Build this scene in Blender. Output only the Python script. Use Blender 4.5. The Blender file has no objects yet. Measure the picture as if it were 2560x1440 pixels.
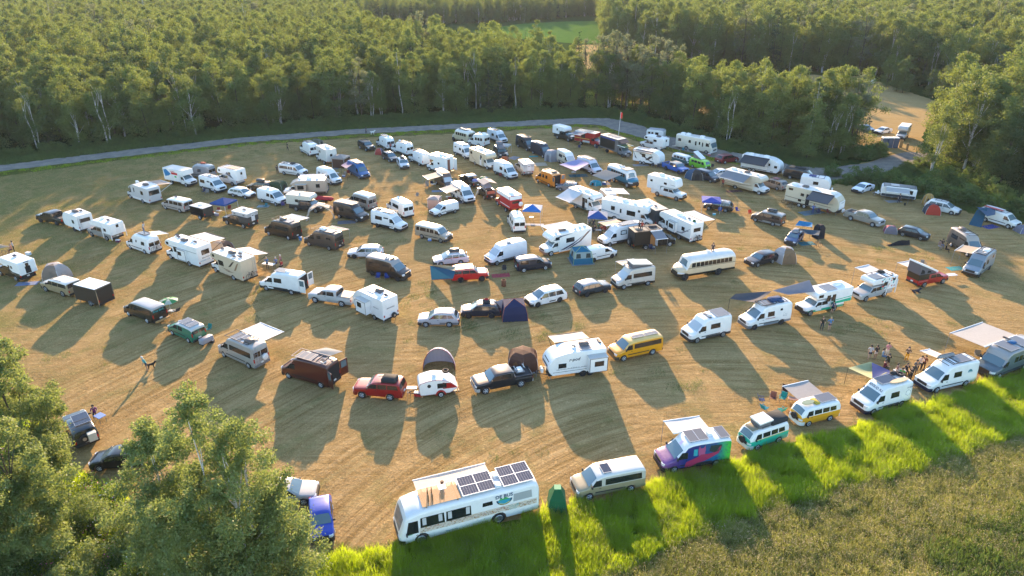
import bpy, math, random
import numpy as np
from mathutils import Vector, Matrix
random.seed(7); rng = np.random.default_rng(7)
S = bpy.context.scene
COL = S.collection
# ------------------------------------------------------------------ camera
CAMH = 38.3; FPX = 1706.0; YHOR = -110.0
PITCH = math.atan((720 - YHOR) / FPX)
cd = bpy.data.cameras.new('camera'); cam = bpy.data.objects.new('camera', cd); COL.objects.link(cam)
cd.sensor_width = 36.0; cd.lens = 36.0 * FPX / 2560.0; cd.clip_start = 0.5; cd.clip_end = 4000
cam.location = (0, 0, CAMH); cam.rotation_euler = (math.pi / 2 - PITCH, 0, 0)
S.camera = cam
# ------------------------------------------------------------------ sky, sun, exposure
SUN_EL = math.radians(13.0); SUN_AZ = math.radians(-5.0)      # azimuth measured from +Y, negative = left
w = bpy.data.worlds.new('World'); S.world = w; w.use_nodes = True
nt = w.node_tree; bg = nt.nodes['Background']
sk = nt.nodes.new('ShaderNodeTexSky'); sk.sky_type = 'NISHITA'; sk.sun_disc = False
sk.sun_elevation = SUN_EL; sk.sun_rotation = SUN_AZ; sk.air_density = 1.0; sk.dust_density = 0.4; sk.ozone_density = 2.0
nt.links.new(sk.outputs[0], bg.inputs[0]); bg.inputs[1].default_value = 0.15
sd = bpy.data.lights.new('sun', 'SUN'); sun = bpy.data.objects.new('sun', sd); COL.objects.link(sun)
sd.energy = 5.0; sd.angle = math.radians(0.5); sd.color = (1.0, 0.68, 0.40)
sdir = Vector((math.sin(SUN_AZ) * math.cos(SUN_EL), math.cos(SUN_AZ) * math.cos(SUN_EL), math.sin(SUN_EL)))
sun.rotation_euler = (-sdir).to_track_quat('-Z', 'Y').to_euler(); sun.location = (0, 0, 60)
S.view_settings.view_transform = 'Standard'; S.view_settings.look = 'None'
S.view_settings.exposure = 2.02; S.view_settings.gamma = 1.0
S.render.engine = 'CYCLES'
S.cycles.max_bounces = 5; S.cycles.diffuse_bounces = 2; S.cycles.glossy_bounces = 2; S.cycles.transmission_bounces = 3
S.cycles.volume_bounces = 0; S.cycles.transparent_max_bounces = 6; S.cycles.caustics_reflective = False
# ------------------------------------------------------------------ photo -> ground
CP, SP = math.cos(PITCH), math.sin(PITCH)
def gp(x, y, z=0.0):
    v = (y - 720) / FPX
    t = (CAMH - z) / (SP + CP * v)
    return Vector(((x - 1280) / FPX * t, (CP - SP * v) * t, z))
CR = dict(A1=(0,380,4.2346),A2=(300,380,4.5),A3=(660,300,4.5),A4=(1020,300,5.1425),A5=(1360,290,5.3326),A6=(1680,330,4.9652),
 A7=(2080,420,4.8),B1=(0,560,4.8),B2=(400,560,4.5),B3=(860,480,4.0),B4=(1200,420,4.8),B5=(1340,480,4.5),B6=(1660,560,4.5),
 B7=(2080,600,4.0),C1=(140,700,3.6),C2=(680,780,4.7407),C3=(1140,780,4.5714),C4=(1620,700,3.6),C5=(2060,800,4.8),
 C6=(900,1100,4.8),C7=(1350,1000,3.4133),C8=(0,960,2.8444),D1=(2080,180,4.8),P=(0,0,1.0))
def px(c, x, y):
    a = CR[c]; return (a[0] + x / a[2], a[1] + y / a[2])
def G(c, x, y, z=0.0): return gp(*px(c, x, y), z)
# ------------------------------------------------------------------ materials
MATS = {}
def lin(h):
    if isinstance(h, (tuple, list)): return h
    r = [int(h[i:i+2], 16) / 255 for i in (0, 2, 4)]
    return tuple(c / 12.92 if c < .04045 else ((c + .055) / 1.055) ** 2.4 for c in r)
def M(c, rough=0.5, metal=0.0, kind='p'):
    key = (str(c), rough, metal, kind)
    if key in MATS: return MATS[key]
    m = bpy.data.materials.new('%s_%s' % (kind, str(c).strip('()').replace(', ', '_'))); m.use_nodes = True
    n = m.node_tree.nodes; l = m.node_tree.links; b = n['Principled BSDF']; c3 = lin(c)
    b.inputs['Base Color'].default_value = (*c3, 1); b.inputs['Roughness'].default_value = rough; b.inputs['Metallic'].default_value = metal
    if kind in ('paint', 'cloth', 'shell'):
        tc = n.new('ShaderNodeTexCoord'); nz = n.new('ShaderNodeTexNoise'); nz.inputs['Scale'].default_value = 1.7 if kind != 'cloth' else 3
        nz.inputs['Detail'].default_value = 6; mx = n.new('ShaderNodeMix'); mx.data_type = 'RGBA'
        rp = n.new('ShaderNodeMapRange'); rp.inputs[1].default_value = .42; rp.inputs[2].default_value = .75
        rp.inputs[4].default_value = .35
        l.new(tc.outputs['Object'], nz.inputs['Vector']); l.new(nz.outputs[0], rp.inputs[0]); l.new(rp.outputs[0], mx.inputs[0])
        mx.inputs[6].default_value = (*c3, 1)
        mx.inputs[7].default_value = (*(v * .78 + .008 for v in c3), 1)
        l.new(mx.outputs[2], b.inputs['Base Color'])
        if kind == 'paint':
            b.inputs['Coat Weight'].default_value = .6; b.inputs['Coat Roughness'].default_value = .08
        if kind == 'cloth':
            b.inputs['Subsurface Weight'].default_value = 0.0
            tr = n.new('ShaderNodeBsdfTranslucent'); l.new(mx.outputs[2], tr.inputs[0])
            ms = n.new('ShaderNodeMixShader'); ms.inputs[0].default_value = .32
            l.new(b.outputs[0], ms.inputs[1]); l.new(tr.outputs[0], ms.inputs[2]); l.new(ms.outputs[0], n['Material Output'].inputs[0])
    MATS[key] = m; return m
def paint(c, met=0.0): return M(c, .38, met, 'paint')
def shell(c): return M(c, .45, 0, 'shell')
def cloth(c): return M(c, .85, 0, 'cloth')
GLASS = M((.012, .016, .02), .06, 0, 'glass'); GLASS.node_tree.nodes['Principled BSDF'].inputs['Specular IOR Level'].default_value = .9
SKYGL = M((.10, .16, .19), .05, 0, 'windshield'); SKYGL.node_tree.nodes['Principled BSDF'].inputs['Specular IOR Level'].default_value = 1.0  # bluish sky reflection painted into the base colour
SHADE = M((.42, .47, .5), .25, 0, 'sunshade')
TYRE = M((.018, .018, .02), .85); RIM = M((.45, .46, .47), .35, .8); RIMW = M((.62, .62, .62), .5); RIMD = M((.03, .03, .035), .4, .5)
BLK = M((.02, .021, .024), .6); DARK = M((.010, .010, .012), .9); CHR = M((.6, .6, .62), .22, .9); GREY = M((.22, .22, .23), .6)
SOLAR = M((.028, .034, .06), .18, 0, 'solar'); SOLARG = M((.11, .11, .12), .3, 0, 'solar')
REDL = M((.42, .015, .012), .25); AMB = M((.7, .25, .03), .3); HEADL = M((.62, .66, .7), .12); WPL = M((.72, .72, .7), .5); WHT = M((.78, .78, .77), .5)
# ------------------------------------------------------------------ mesh builder
class MB:
    def __init__(s): s.v = []; s.f = []; s.m = []; s.mats = []
    def mi(s, mat):
        if mat not in s.mats: s.mats.append(mat)
        return s.mats.index(mat)
    def add(s, vs, fs, mat):
        o = len(s.v); k = s.mi(mat); s.v += [tuple(p) for p in vs]
        for f in fs: s.f.append([o + i for i in f]); s.m.append(k)
        return s
    def box(s, a, b, mat, bev=0.0):
        (x0, y0, z0), (x1, y1, z1) = a, b
        if bev <= 0:
            vs = [(x0,y0,z0),(x1,y0,z0),(x1,y1,z0),(x0,y1,z0),(x0,y0,z1),(x1,y0,z1),(x1,y1,z1),(x0,y1,z1)]
            return s.add(vs, [(0,3,2,1),(4,5,6,7),(0,1,5,4),(1,2,6,5),(2,3,7,6),(3,0,4,7)], mat)
        e = bev; vs = []
        for z, q in ((z0, 0), (z1 - e, 0), (z1, e)):
            vs += [(x0+q+e*.0, y0+q+e, z),(x0+q+e, y0+q, z),(x1-q-e, y0+q, z),(x1-q, y0+q+e, z),(x1-q, y1-q-e, z),(x1-q-e, y1-q, z),(x0+q+e, y1-q, z),(x0+q, y1-q-e, z)]
        fs = [tuple(range(7,-1,-1)), tuple(range(16,24))]
        for k in (0, 8):
            for i in range(8): j = (i+1) % 8; fs.append((k+i, k+j, k+8+j, k+8+i))
        return s.add(vs, fs, mat)
    def slab(s, pts, t, mat):          # closed polygon pts with thickness vector t
        n = len(pts); t = Vector(t); vs = [Vector(p) for p in pts]; vs += [p + t for p in vs]
        fs = [tuple(range(n-1, -1, -1)), tuple(range(n, 2*n))] + [(i, (i+1) % n, n+(i+1) % n, n+i) for i in range(n)]
        return s.add(vs, fs, mat)
    def tube(s, a, b, r, mat, n=6, r2=None, cap=True):
        a = Vector(a); b = Vector(b); d = (b - a)
        if d.length < 1e-6: return s
        q = d.to_track_quat('Z', 'Y'); r2 = r if r2 is None else r2
        vs = []
        for p, rr in ((a, r), (b, r2)):
            for i in range(n): vs.append(p + q @ Vector((rr*math.cos(2*math.pi*i/n), rr*math.sin(2*math.pi*i/n), 0)))
        fs = [(i, (i+1) % n, n+(i+1) % n, n+i) for i in range(n)]
        if cap: fs += [tuple(range(n-1,-1,-1)), tuple(range(n, 2*n))]
        return s.add(vs, fs, mat)
    def path(s, pts, r, mat, n=5):
        for a, b in zip(pts[:-1], pts[1:]): s.tube(a, b, r, mat, n)
        return s
    def lathe(s, prof, mat, n=16, c=(0,0,0), ax='z', sx=1, sy=1):
        vs = []; k = len(prof)
        for r, z in prof:
            for i in range(n):
                a = 2*math.pi*i/n; p = (r*math.cos(a)*sx, r*math.sin(a)*sy, z)
                if ax == 'y': p = (p[0], p[2], p[1])
                if ax == 'x': p = (p[2], p[0], p[1])
                vs.append((p[0]+c[0], p[1]+c[1], p[2]+c[2]))
        fs = [(j*n+i, j*n+(i+1) % n, (j+1)*n+(i+1) % n, (j+1)*n+i) for j in range(k-1) for i in range(n)]
        fs += [tuple(range(n-1,-1,-1)), tuple(range((k-1)*n, k*n))]
        return s.add(vs, fs, mat)
    def torus(s, c, R, r, mat, n=18, m=6, ax='y'):
        vs = []
        for i in range(n):
            a = 2*math.pi*i/n
            for j in range(m):
                b = 2*math.pi*j/m; q = R + r*math.cos(b); p = (q*math.cos(a), r*math.sin(b), q*math.sin(a))
                if ax == 'z': p = (p[0], p[2], p[1])
                if ax == 'x': p = (p[1], p[0], p[2])
                vs.append((p[0]+c[0], p[1]+c[1], p[2]+c[2]))
        return s.add(vs, [(i*m+j, ((i+1) % n)*m+j, ((i+1) % n)*m+(j+1) % m, i*m+(j+1) % m) for i in range(n) for j in range(m)], mat)
    def mesh(s, name, smooth=None):
        me = bpy.data.meshes.new(name); me.from_pydata(s.v, [], s.f)
        for m in s.mats: me.materials.append(m)
        me.polygons.foreach_set('material_index', s.m)
        bm = __import__('bmesh').new(); bm.from_mesh(me); __import__('bmesh').ops.recalc_face_normals(bm, faces=bm.faces); bm.to_mesh(me); bm.free()
        if smooth: 
            me.shade_smooth(); me.set_sharp_from_angle(angle=math.radians(smooth))
        return me
def link(name, me, parent=None, label=None):
    o = bpy.data.objects.new(name, me); COL.objects.link(o)
    if parent is not None: o.parent = parent
    if label: o['label'] = label
    return o
def part(name, mb, parent, smooth=None, label=None):
    return link(name, mb.mesh(name, smooth), parent, label)
def tag(o, label, cat, group=None):
    o['label'] = label; o['category'] = cat
    if group: o['group'] = group
    return o
def root(name, loc, rz, label, cat, group=None):
    o = bpy.data.objects.new(name, None); COL.objects.link(o); o.empty_display_size = .2
    o.location = loc; o.rotation_euler = (0, 0, rz); return tag(o, label, cat, group)
def struct(o, kind='structure', label=None):
    o['kind'] = kind
    if label: o['label'] = label
    return o
def copy_tree(o, parent=None):
    c = o.copy(); COL.objects.link(c)
    if parent is not None: c.parent = parent
    for ch in list(o.children): copy_tree(ch, c)
    return c
def text_pts(s, size, mat, shear=0.0):
    cu = bpy.data.curves.new('txt', 'FONT'); cu.body = s; cu.size = size; cu.shear = shear; cu.resolution_u = 2; cu.offset = size * .02
    o = bpy.data.objects.new('txt', cu); COL.objects.link(o)
    dg = bpy.context.evaluated_depsgraph_get(); me = bpy.data.meshes.new_from_object(o.evaluated_get(dg))
    vs = [tuple(v.co) for v in me.vertices]; fs = [tuple(p.vertices) for p in me.polygons]
    bpy.data.objects.remove(o); bpy.data.curves.remove(cu); bpy.data.meshes.remove(me)
    return vs, fs
# ------------------------------------------------------------------ wheels (shared meshes)
WM = {}
def wheel_meshes(r, style):
    k = (round(r, 2), style)
    if k in WM: return WM[k]
    t = MB(); w2 = .12
    t.lathe([(r*.55,-w2),(r*.93,-w2),(r,-w2*.7),(r,w2*.7),(r*.93,w2),(r*.55,w2)], TYRE, 20, ax='y')
    m = MB(); rm = {'w': RIMW, 'a': RIM, 'd': RIMD, 's': RIM}[style]
    for sg in (1, -1):
        y = sg*(w2+.004)
        m.lathe([(r*.62, y-.012*sg), (r*.62, y+.004*sg), (.02, y+.004*sg)] , DARK if style in 'ad' else rm, 16, ax='y')
        m.torus((0, y, 0), r*.58, r*.05, rm, 16, 4)
        n = 5 if style in 'ad' else 8
        for i in range(n):
            a = 2*math.pi*i/n; c, s_ = math.cos(a), math.sin(a); ww = .07*r/.35 if style in 'ad' else .03
            m.tube((c*.04, y+.012*sg, s_*.04), (c*r*.56, y+.012*sg, s_*r*.56), ww*.55, rm if style in 'ad' else DARK, 4)
        m.lathe([(r*.16, y), (r*.14, y+.03*sg)], CHR if style == 'w' else rm, 8, ax='y')
    WM[k] = (t.mesh('wheel', 40), m.mesh('rim', 40)); return WM[k]
def wheels(rt, xs, y, r, style):
    for x in xs:
        for sg in (1, -1):
            a, b = wheel_meshes(r, style)
            wv = link('wheel', a, rt); wv.location = (x, sg*y, r); link('rim', b, wv)
# ------------------------------------------------------------------ lofted vehicle body
def interp(tab, x):
    if x >= tab[0][0]: return tab[0][1]
    for (a, za), (b, zb) in zip(tab[:-1], tab[1:]):
        if x >= b: return za + (zb - za) * ((x - a) / (b - a) if a != b else 0)
    return tab[-1][1]
class Body:
    def __init__(s, L, W, prof, zb, belt, tum, r, crown, wx, wr, taper=(.80,.93,.35), rt=(.93,.1), rk=None):
        s.L, s.W, s.zb, s.belt, s.tum, s.r, s.crown, s.wx, s.wr = L, W, zb, belt, tum, r, crown, wx, wr
        s.top = [(L/2 - a, z) for a, z in prof]; s.tp = taper; s.rt = rt; s.rk = rk or zb + .33
    def hw(s, x):
        f = s.L/2 - x; t0, t1, d = s.tp; h = s.W/2
        if f < d*.35: return h*(t0 + (t1-t0)*f/(d*.35))
        if f < d: return h*(t1 + (1-t1)*(f-d*.35)/(d*.65))
        g = x + s.L/2
        if g < s.rt[1]: return h*(s.rt[0] + (1-s.rt[0])*g/s.rt[1])
        return h
    def zt(s, x): return interp(s.top, x)
    def Y(s, x, z): return s.hw(x) - s.tum*max(0, z - s.belt)
    def build(s, mats, par, name='body'):
        xs = set(round(a, 4) for a, _ in s.top); L = s.L
        for q in (0, s.tp[2]*.35, s.tp[2]): xs.add(round(L/2-q, 4))
        xs.add(round(-L/2+s.rt[1], 4)); arch = {}
        ar = s.wr*1.18
        for c in s.wx:
            for u in (-1.03,-1,-.85,-.5,0,.5,.85,1,1.03): xs.add(round(c+u*ar, 4))
        xs = sorted((x for x in xs if -L/2 <= x <= L/2), reverse=True)
        def bot(x):
            for c in s.wx:
                u = abs(x-c)/ar
                if u <= 1.005: return max(s.zb, s.wr*.9 + ar*math.sqrt(max(0, 1-u*u)))
            return s.zb
        mb = MB(); rings = []
        for x in xs:
            zt = s.zt(x); h = s.hw(x); zb = min(bot(x), zt-.1); r = min(s.r, (zt-zb)*.35)
            zs = zt - r; bl = min(s.belt, zs); rk = min(max(s.rk, zb+.02), bl)
            Y = lambda z: s.Y(x, z)
            cr = s.crown if zt > s.belt+.3 else s.crown*.6
            hf = [(0, zb), (h*.95, zb), (h, rk), (h+.012 if bl > .7 and h > .6 else h, (rk+bl)/2), (h, bl), (Y(zs), zs), (Y(zs)-r*.13, zs+r*.5), (Y(zs)-r*.5, zs+r*.87), (Y(zs)-r, zt), ((Y(zs)-r)*.5, zt+cr*.75), (0, zt+cr)]
            rings.append([(x, a, z) for a, z in hf] + [(x, -a, z) for a, z in hf[-2:0:-1]])
        n = len(rings[0]); body, rock, upper, roof = mats
        fm = [rock, rock, body, body, upper, roof, roof, roof, roof, roof]
        fm = fm + fm[::-1]
        for i in range(len(rings)-1):
            a, b = rings[i], rings[i+1]
            for j in range(n):
                k = (j+1) % n
                mb.add([a[j], a[k], b[k], b[j]], [(0,1,2,3)], (fm[j] if fm[j] not in (roof, upper) or min(a[10][2], b[10][2]) > s.belt+.12 else body))
        mb.add(rings[0], [tuple(range(n))], body); mb.add(rings[-1], [tuple(range(n-1,-1,-1))], body)
        # weld
        me = mb.mesh(name)
        bmx = __import__('bmesh'); bm = bmx.new(); bm.from_mesh(me); bmx.ops.remove_doubles(bm, verts=bm.verts, dist=.0005)
        bmx.ops.recalc_face_normals(bm, faces=bm.faces); bm.to_mesh(me); bm.free()
        me.shade_smooth(); me.set_sharp_from_angle(angle=math.radians(38))
        return link(name, me, par)
    # pieces laid on the body ------------------------------------------------
    def side(s, sg, pts, mat, par, name, off=.012, label=None):
        mb = MB(); P = [(s.L/2-a, sg*(s.Y(s.L/2-a, z)+off), z) for a, z in pts]
        mb.slab(P, (0, -sg*(off+.02), 0), mat); return part(name, mb, par, label=label)
    def front(s, y0, y1, z0, z1, mat, par, name, off=.02, dz=0):
        tp = s.tp; h = s.W/2; cur = [(0, s.L/2), (h*tp[0], s.L/2), (h*tp[1], s.L/2-tp[2]*.35), (h, s.L/2-tp[2])]
        def xf(y):
            y = abs(y)
            for (a, xa), (b, xb) in zip(cur[:-1], cur[1:]):
                if y <= b: return xa + (xb-xa)*(y-a)/(b-a)
            return cur[-1][1]
        ys = sorted({y0, y1} | {q for q in (-h*tp[1], -h*tp[0], h*tp[0], h*tp[1]) if y0 < q < y1})
        mb = MB(); n = len(ys); vs = []
        for y in ys:
            sy = (1 if y > 0 else -1)*off*.6 if abs(y) > h*tp[0] else 0
            vs += [(xf(y)+off, y+sy, z0), (xf(y)+off-dz, y+sy, z1), (xf(y)-.06, y, z1), (xf(y)-.06, y, z0)]
        fs = [(0,3,2,1), (4*n-4,4*n-3,4*n-2,4*n-1)]
        for i in range(n-1):
            for j in range(4): k = (j+1) % 4; fs.append((4*i+j, 4*i+k, 4*i+4+k, 4*i+4+j))
        mb.add(vs, fs, mat); return part(name, mb, par)
    def slope(s, a0, a1, inset, mat, par, name, off=.018, lab=None):
        """glass lying on the sloping top surface between distances a0..a1 from the front"""
        mb = MB(); vs = []; N = 3
        x0, x1 = s.L/2-a0, s.L/2-a1; z0, z1 = s.zt(x0), s.zt(x1)
        nrm = Vector((abs(z1-z0), 0, abs(x1-x0))).normalized() if (z1 > z0) == (x1 < x0) else Vector((-abs(z1-z0), 0, abs(x1-x0))).normalized()
        for i in range(N):
            x = x0+(x1-x0)*i/(N-1); zt = s.zt(x); r = min(s.r, (zt-s.zb)*.35); w_ = s.Y(x, zt-r)-r-inset+(.06 if zt < s.belt+.3 else 0)
            cr = s.crown if zt > s.belt+.3 else s.crown*.6
            for u in (-1, -.5, 0, .5, 1):
                z = zt + cr*(1-abs(u))**.6 * (1 if u else 1)
                z = zt + (cr if u == 0 else cr*.75 if abs(u) == .5 else 0)
                vs.append(Vector((x, u*w_, z)) + nrm*off)
        fs = [(i*5+j, i*5+j+1, i*5+6+j, i*5+5+j) for i in range(N-1) for j in range(4)]
        o = len(vs); vs2 = vs + [v - nrm*.03 for v in vs]
        bd = [0,1,2,3,4] + [5*i+4 for i in range(1, N)] + [5*(N-1)+j for j in (3,2,1,0)] + [5*i for i in range(N-2, 0, -1)]
        f2 = fs + [tuple(reversed([q+o for q in f])) for f in fs] + [(bd[i], bd[(i+1) % len(bd)], bd[(i+1) % len(bd)]+o, bd[i]+o) for i in range(len(bd))]
        mb.add(vs2, f2, mat); return part(name, mb, par, 30, lab)
# kinds: L W fo wb wr zb belt tum r crown prof ws(windshield a0,a1) rw(rear slope) cw(cab side windows)
def vanprof(L, H, nose):
    if nose == 'p': p = [(0,.60),(.03,.98),(.3,1.16),(.78,1.34),(1.58,2.02),(1.85,2.02+(H-2.02)*.72),(2.2,H-.05)]
    elif nose == 's': p = [(0,.60),(.04,.98),(.3,1.13),(.98,1.32),(1.78,2.02),(2.1,2.02+(H-2.02)*.72),(2.5,H-.05)]
    else: p = [(0,.60),(.03,1.0),(.2,1.1),(.92,1.24),(1.62,1.9),(1.85,min(H-.06, 2.02)),(2.3,H-.02)]
    return p + [(3.2,H),(L-.5,H),(L-.1,H-.07),(L,H-.22)]
K = {}
def kind(n, **k): K[n] = k
for n_, L_, wb_ in (('promaster', 5.95, 4.04), ('promaster_short', 5.4, 3.45)):
    kind(n_, L=L_, W=2.05, fo=.95, wb=wb_, wr=.36, zb=.3, belt=1.3, tum=.09, r=.16, crown=.03, prof=vanprof(L_, 2.62, 'p'), ws=(.82,1.56), cw=[(1.0,1.42,1.95,1.95,1.33,1.92)], wz=(1.4,1.98), hz=(.86,1.1), van=1)
kind('transit', L=5.98, W=2.06, fo=1.02, wb=3.75, wr=.36, zb=.32, belt=1.3, tum=.1, r=.17, crown=.03, prof=vanprof(5.98, 2.62, 's'), ws=(1.02,1.76), cw=[(1.15,1.6,2.1,2.1,1.33,1.92)], wz=(1.4,1.98), hz=(.82,1.05), van=1)
kind('transit_mid', L=5.6, W=2.06, fo=1.02, wb=3.4, wr=.36, zb=.32, belt=1.3, tum=.1, r=.17, crown=.03, prof=vanprof(5.6, 2.4, 's'), ws=(1.02,1.76), cw=[(1.15,1.6,2.1,2.1,1.33,1.92)], wz=(1.4,1.95), hz=(.82,1.05), van=1)
kind('sprinter', L=5.95, W=2.0, fo=1.0, wb=3.67, wr=.36, zb=.32, belt=1.25, tum=.11, r=.2, crown=.04, prof=vanprof(5.95, 2.68, 's'), ws=(1.02,1.76), cw=[(1.15,1.6,2.1,2.1,1.33,1.92)], wz=(1.4,1.98), hz=(.82,1.02), van=1)
kind('sprinter_long', L=6.9, W=2.0, fo=1.0, wb=4.33, wr=.36, zb=.32, belt=1.25, tum=.11, r=.2, crown=.04, prof=vanprof(6.9, 2.75, 's'), ws=(1.02,1.76), cw=[(1.15,1.6,2.1,2.1,1.33,1.92)], wz=(1.4,1.98), hz=(.82,1.02), van=1)
kind('passenger', L=5.7, W=2.0, fo=.95, wb=3.5, wr=.37, zb=.34, belt=1.2, tum=.15, r=.16, crown=.03, prof=vanprof(5.7, 2.1, 'e'), ws=(.94,1.6), cw=[(1.1,1.5,1.95,1.95,1.24,1.76)], wz=(1.27,1.78), hz=(.8,1.0), van=1)
kind('hightop', L=5.7, W=2.0, fo=.95, wb=3.5, wr=.37, zb=.3, belt=1.2, tum=.15, r=.3, crown=.06, prof=[(0,.6),(.03,1.0),(.2,1.1),(.92,1.24),(1.62,1.92),(1.8,2.2),(2.3,2.55),(2.9,2.66),(5.2,2.62),(5.6,2.5),(5.7,2.3)], ws=(.94,1.6), cw=[(1.1,1.5,1.95,1.95,1.24,1.8)], wz=(1.3,1.85), hz=(.8,1.0), van=1)
kind('astro', L=4.9, W=1.95, fo=.85, wb=2.85, wr=.35, zb=.3, belt=1.12, tum=.16, r=.15, crown=.03, prof=vanprof(4.9, 1.95, 'e'), ws=(.94,1.6), cw=[(1.1,1.5,1.95,1.95,1.16,1.68)], wz=(1.18,1.7), hz=(.74,.92), van=1)
kind('smallvan', L=4.8, W=1.84, fo=.9, wb=3.06, wr=.33, zb=.26, belt=1.12, tum=.14, r=.15, crown=.03, prof=[(0,.55),(.05,.85),(.4,1.02),(1.0,1.14),(1.75,1.68),(2.1,1.82),(2.6,1.87),(4.3,1.87),(4.72,1.8),(4.8,1.6)], ws=(1.04,1.72), cw=[(1.15,1.75,2.15,2.15,1.15,1.62)], wz=(1.18,1.64), hz=(.72,.92), van=1)
kind('minivan', L=5.1, W=1.98, fo=.98, wb=3.05, wr=.35, zb=.24, belt=1.02, tum=.28, r=.14, crown=.03, prof=[(0,.5),(.06,.78),(.5,.95),(1.05,1.05),(2.0,1.6),(2.4,1.71),(3.0,1.76),(4.3,1.72),(4.6,1.6),(4.98,1.15),(5.08,.95),(5.1,.6)], ws=(1.1,1.98), rw=(4.64,4.96), cw=[(1.3,1.95,2.45,2.45,1.06,1.56),(2.53,2.53,3.45,3.45,1.06,1.58),(3.53,3.53,4.35,4.6,1.06,1.56)], hz=(.66,.82))
kind('suv', L=4.65, W=1.86, fo=.9, wb=2.68, wr=.36, zb=.3, belt=1.06, tum=.26, r=.13, crown=.03, prof=[(0,.55),(.05,.88),(.3,.98),(1.15,1.08),(1.85,1.55),(2.2,1.66),(2.8,1.7),(3.9,1.64),(4.15,1.56),(4.5,1.15),(4.62,.98),(4.65,.6)], ws=(1.2,1.83), rw=(4.18,4.49), cw=[(1.4,1.9,2.45,2.45,1.1,1.52),(2.52,2.52,3.35,3.35,1.1,1.52),(3.42,3.42,3.9,4.15,1.14,1.5)], hz=(.74,.9))
kind('suvbox', L=4.85, W=1.93, fo=.88, wb=2.8, wr=.39, zb=.38, belt=1.2, tum=.2, r=.12, crown=.03, prof=[(0,.6),(.04,1.02),(.2,1.12),(1.3,1.2),(1.85,1.68),(2.1,1.77),(2.8,1.82),(4.4,1.8),(4.62,1.72),(4.8,1.2),(4.84,1.0),(4.85,.65)], ws=(1.34,1.83), rw=(4.64,4.79), cw=[(1.5,1.88,2.45,2.45,1.24,1.66),(2.52,2.52,3.4,3.4,1.24,1.67),(3.5,3.5,4.4,4.55,1.26,1.66)], hz=(.86,1.04))
kind('suvlong', L=5.6, W=2.03, fo=.95, wb=3.3, wr=.4, zb=.36, belt=1.22, tum=.2, r=.14, crown=.03, prof=[(0,.6),(.04,1.05),(.2,1.14),(1.4,1.22),(1.98,1.72),(2.3,1.85),(3.0,1.9),(5.1,1.87),(5.35,1.78),(5.52,1.25),(5.58,1.05),(5.6,.65)], ws=(1.44,1.96), rw=(5.37,5.51), cw=[(1.6,2.0,2.6,2.6,1.26,1.74),(2.68,2.68,3.65,3.65,1.26,1.74),(3.75,3.75,5.15,5.25,1.28,1.73)], hz=(.86,1.06))
kind('wagon', L=4.85, W=1.86, fo=.95, wb=2.75, wr=.34, zb=.27, belt=.98, tum=.3, r=.12, crown=.03, prof=[(0,.5),(.06,.78),(.3,.88),(1.2,1.0),(1.95,1.46),(2.3,1.57),(2.9,1.62),(4.1,1.55),(4.35,1.45),(4.7,1.08),(4.83,.92),(4.85,.55)], ws=(1.24,1.93), rw=(4.38,4.69), cw=[(1.45,1.98,2.55,2.55,1.02,1.44),(2.62,2.62,3.45,3.45,1.02,1.44),(3.52,3.52,4.1,4.4,1.06,1.42)], hz=(.64,.8))
kind('sedan', L=4.65, W=1.8, fo=.92, wb=2.68, wr=.33, zb=.22, belt=.92, tum=.36, r=.12, crown=.03, prof=[(0,.45),(.06,.66),(.3,.78),(1.15,.94),(1.95,1.36),(2.35,1.44),(2.8,1.45),(3.3,1.38),(4.0,1.08),(4.5,1.03),(4.62,.85),(4.65,.5)], ws=(1.2,1.93), rw=(3.36,3.98), cw=[(1.4,1.98,2.5,2.5,.96,1.32),(2.57,2.57,3.1,3.6,.96,1.3)], hz=(.56,.72))
kind('hatch', L=4.1, W=1.72, fo=.82, wb=2.5, wr=.32, zb=.24, belt=.98, tum=.28, r=.12, crown=.03, prof=[(0,.48),(.05,.74),(.25,.86),(.95,1.0),(1.65,1.42),(2.0,1.5),(2.5,1.52),(3.5,1.45),(3.65,1.38),(3.98,1.0),(4.08,.85),(4.1,.5)], ws=(1.0,1.63), rw=(3.68,3.97), cw=[(1.2,1.68,2.2,2.2,1.01,1.38),(2.27,2.27,2.95,3.1,1.01,1.37)], hz=(.62,.8))
kind('pickup', L=5.9, W=2.0, fo=.98, wb=3.65, wr=.41, zb=.42, belt=1.25, tum=.22, r=.12, crown=.03, prof=[(0,.62),(.04,1.08),(.2,1.18),(1.4,1.26),(1.98,1.75),(2.3,1.88),(2.8,1.92),(3.75,1.9),(3.92,1.8),(4.02,1.14),(5.85,1.12),(5.9,1.0)], ws=(1.44,1.96), rw=(3.93,4.0), cw=[(1.6,2.02,2.62,2.62,1.29,1.76),(2.7,2.7,3.6,3.7,1.29,1.76)], hz=(.88,1.06), bed=(4.04,5.88), cabend=3.95)
kind('pickup_short', L=5.3, W=1.85, fo=.88, wb=3.15, wr=.38, zb=.42, belt=1.15, tum=.22, r=.12, crown=.03, prof=[(0,.6),(.04,.98),(.2,1.07),(1.25,1.16),(1.8,1.62),(2.1,1.72),(2.5,1.75),(3.35,1.73),(3.5,1.64),(3.6,1.04),(5.25,1.02),(5.3,.9)], ws=(1.3,1.78), rw=(3.51,3.59), cw=[(1.42,1.84,2.35,2.35,1.18,1.6),(2.42,2.42,3.2,3.3,1.18,1.6)], hz=(.8,.97), bed=(3.62,5.28), cabend=3.53)
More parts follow.
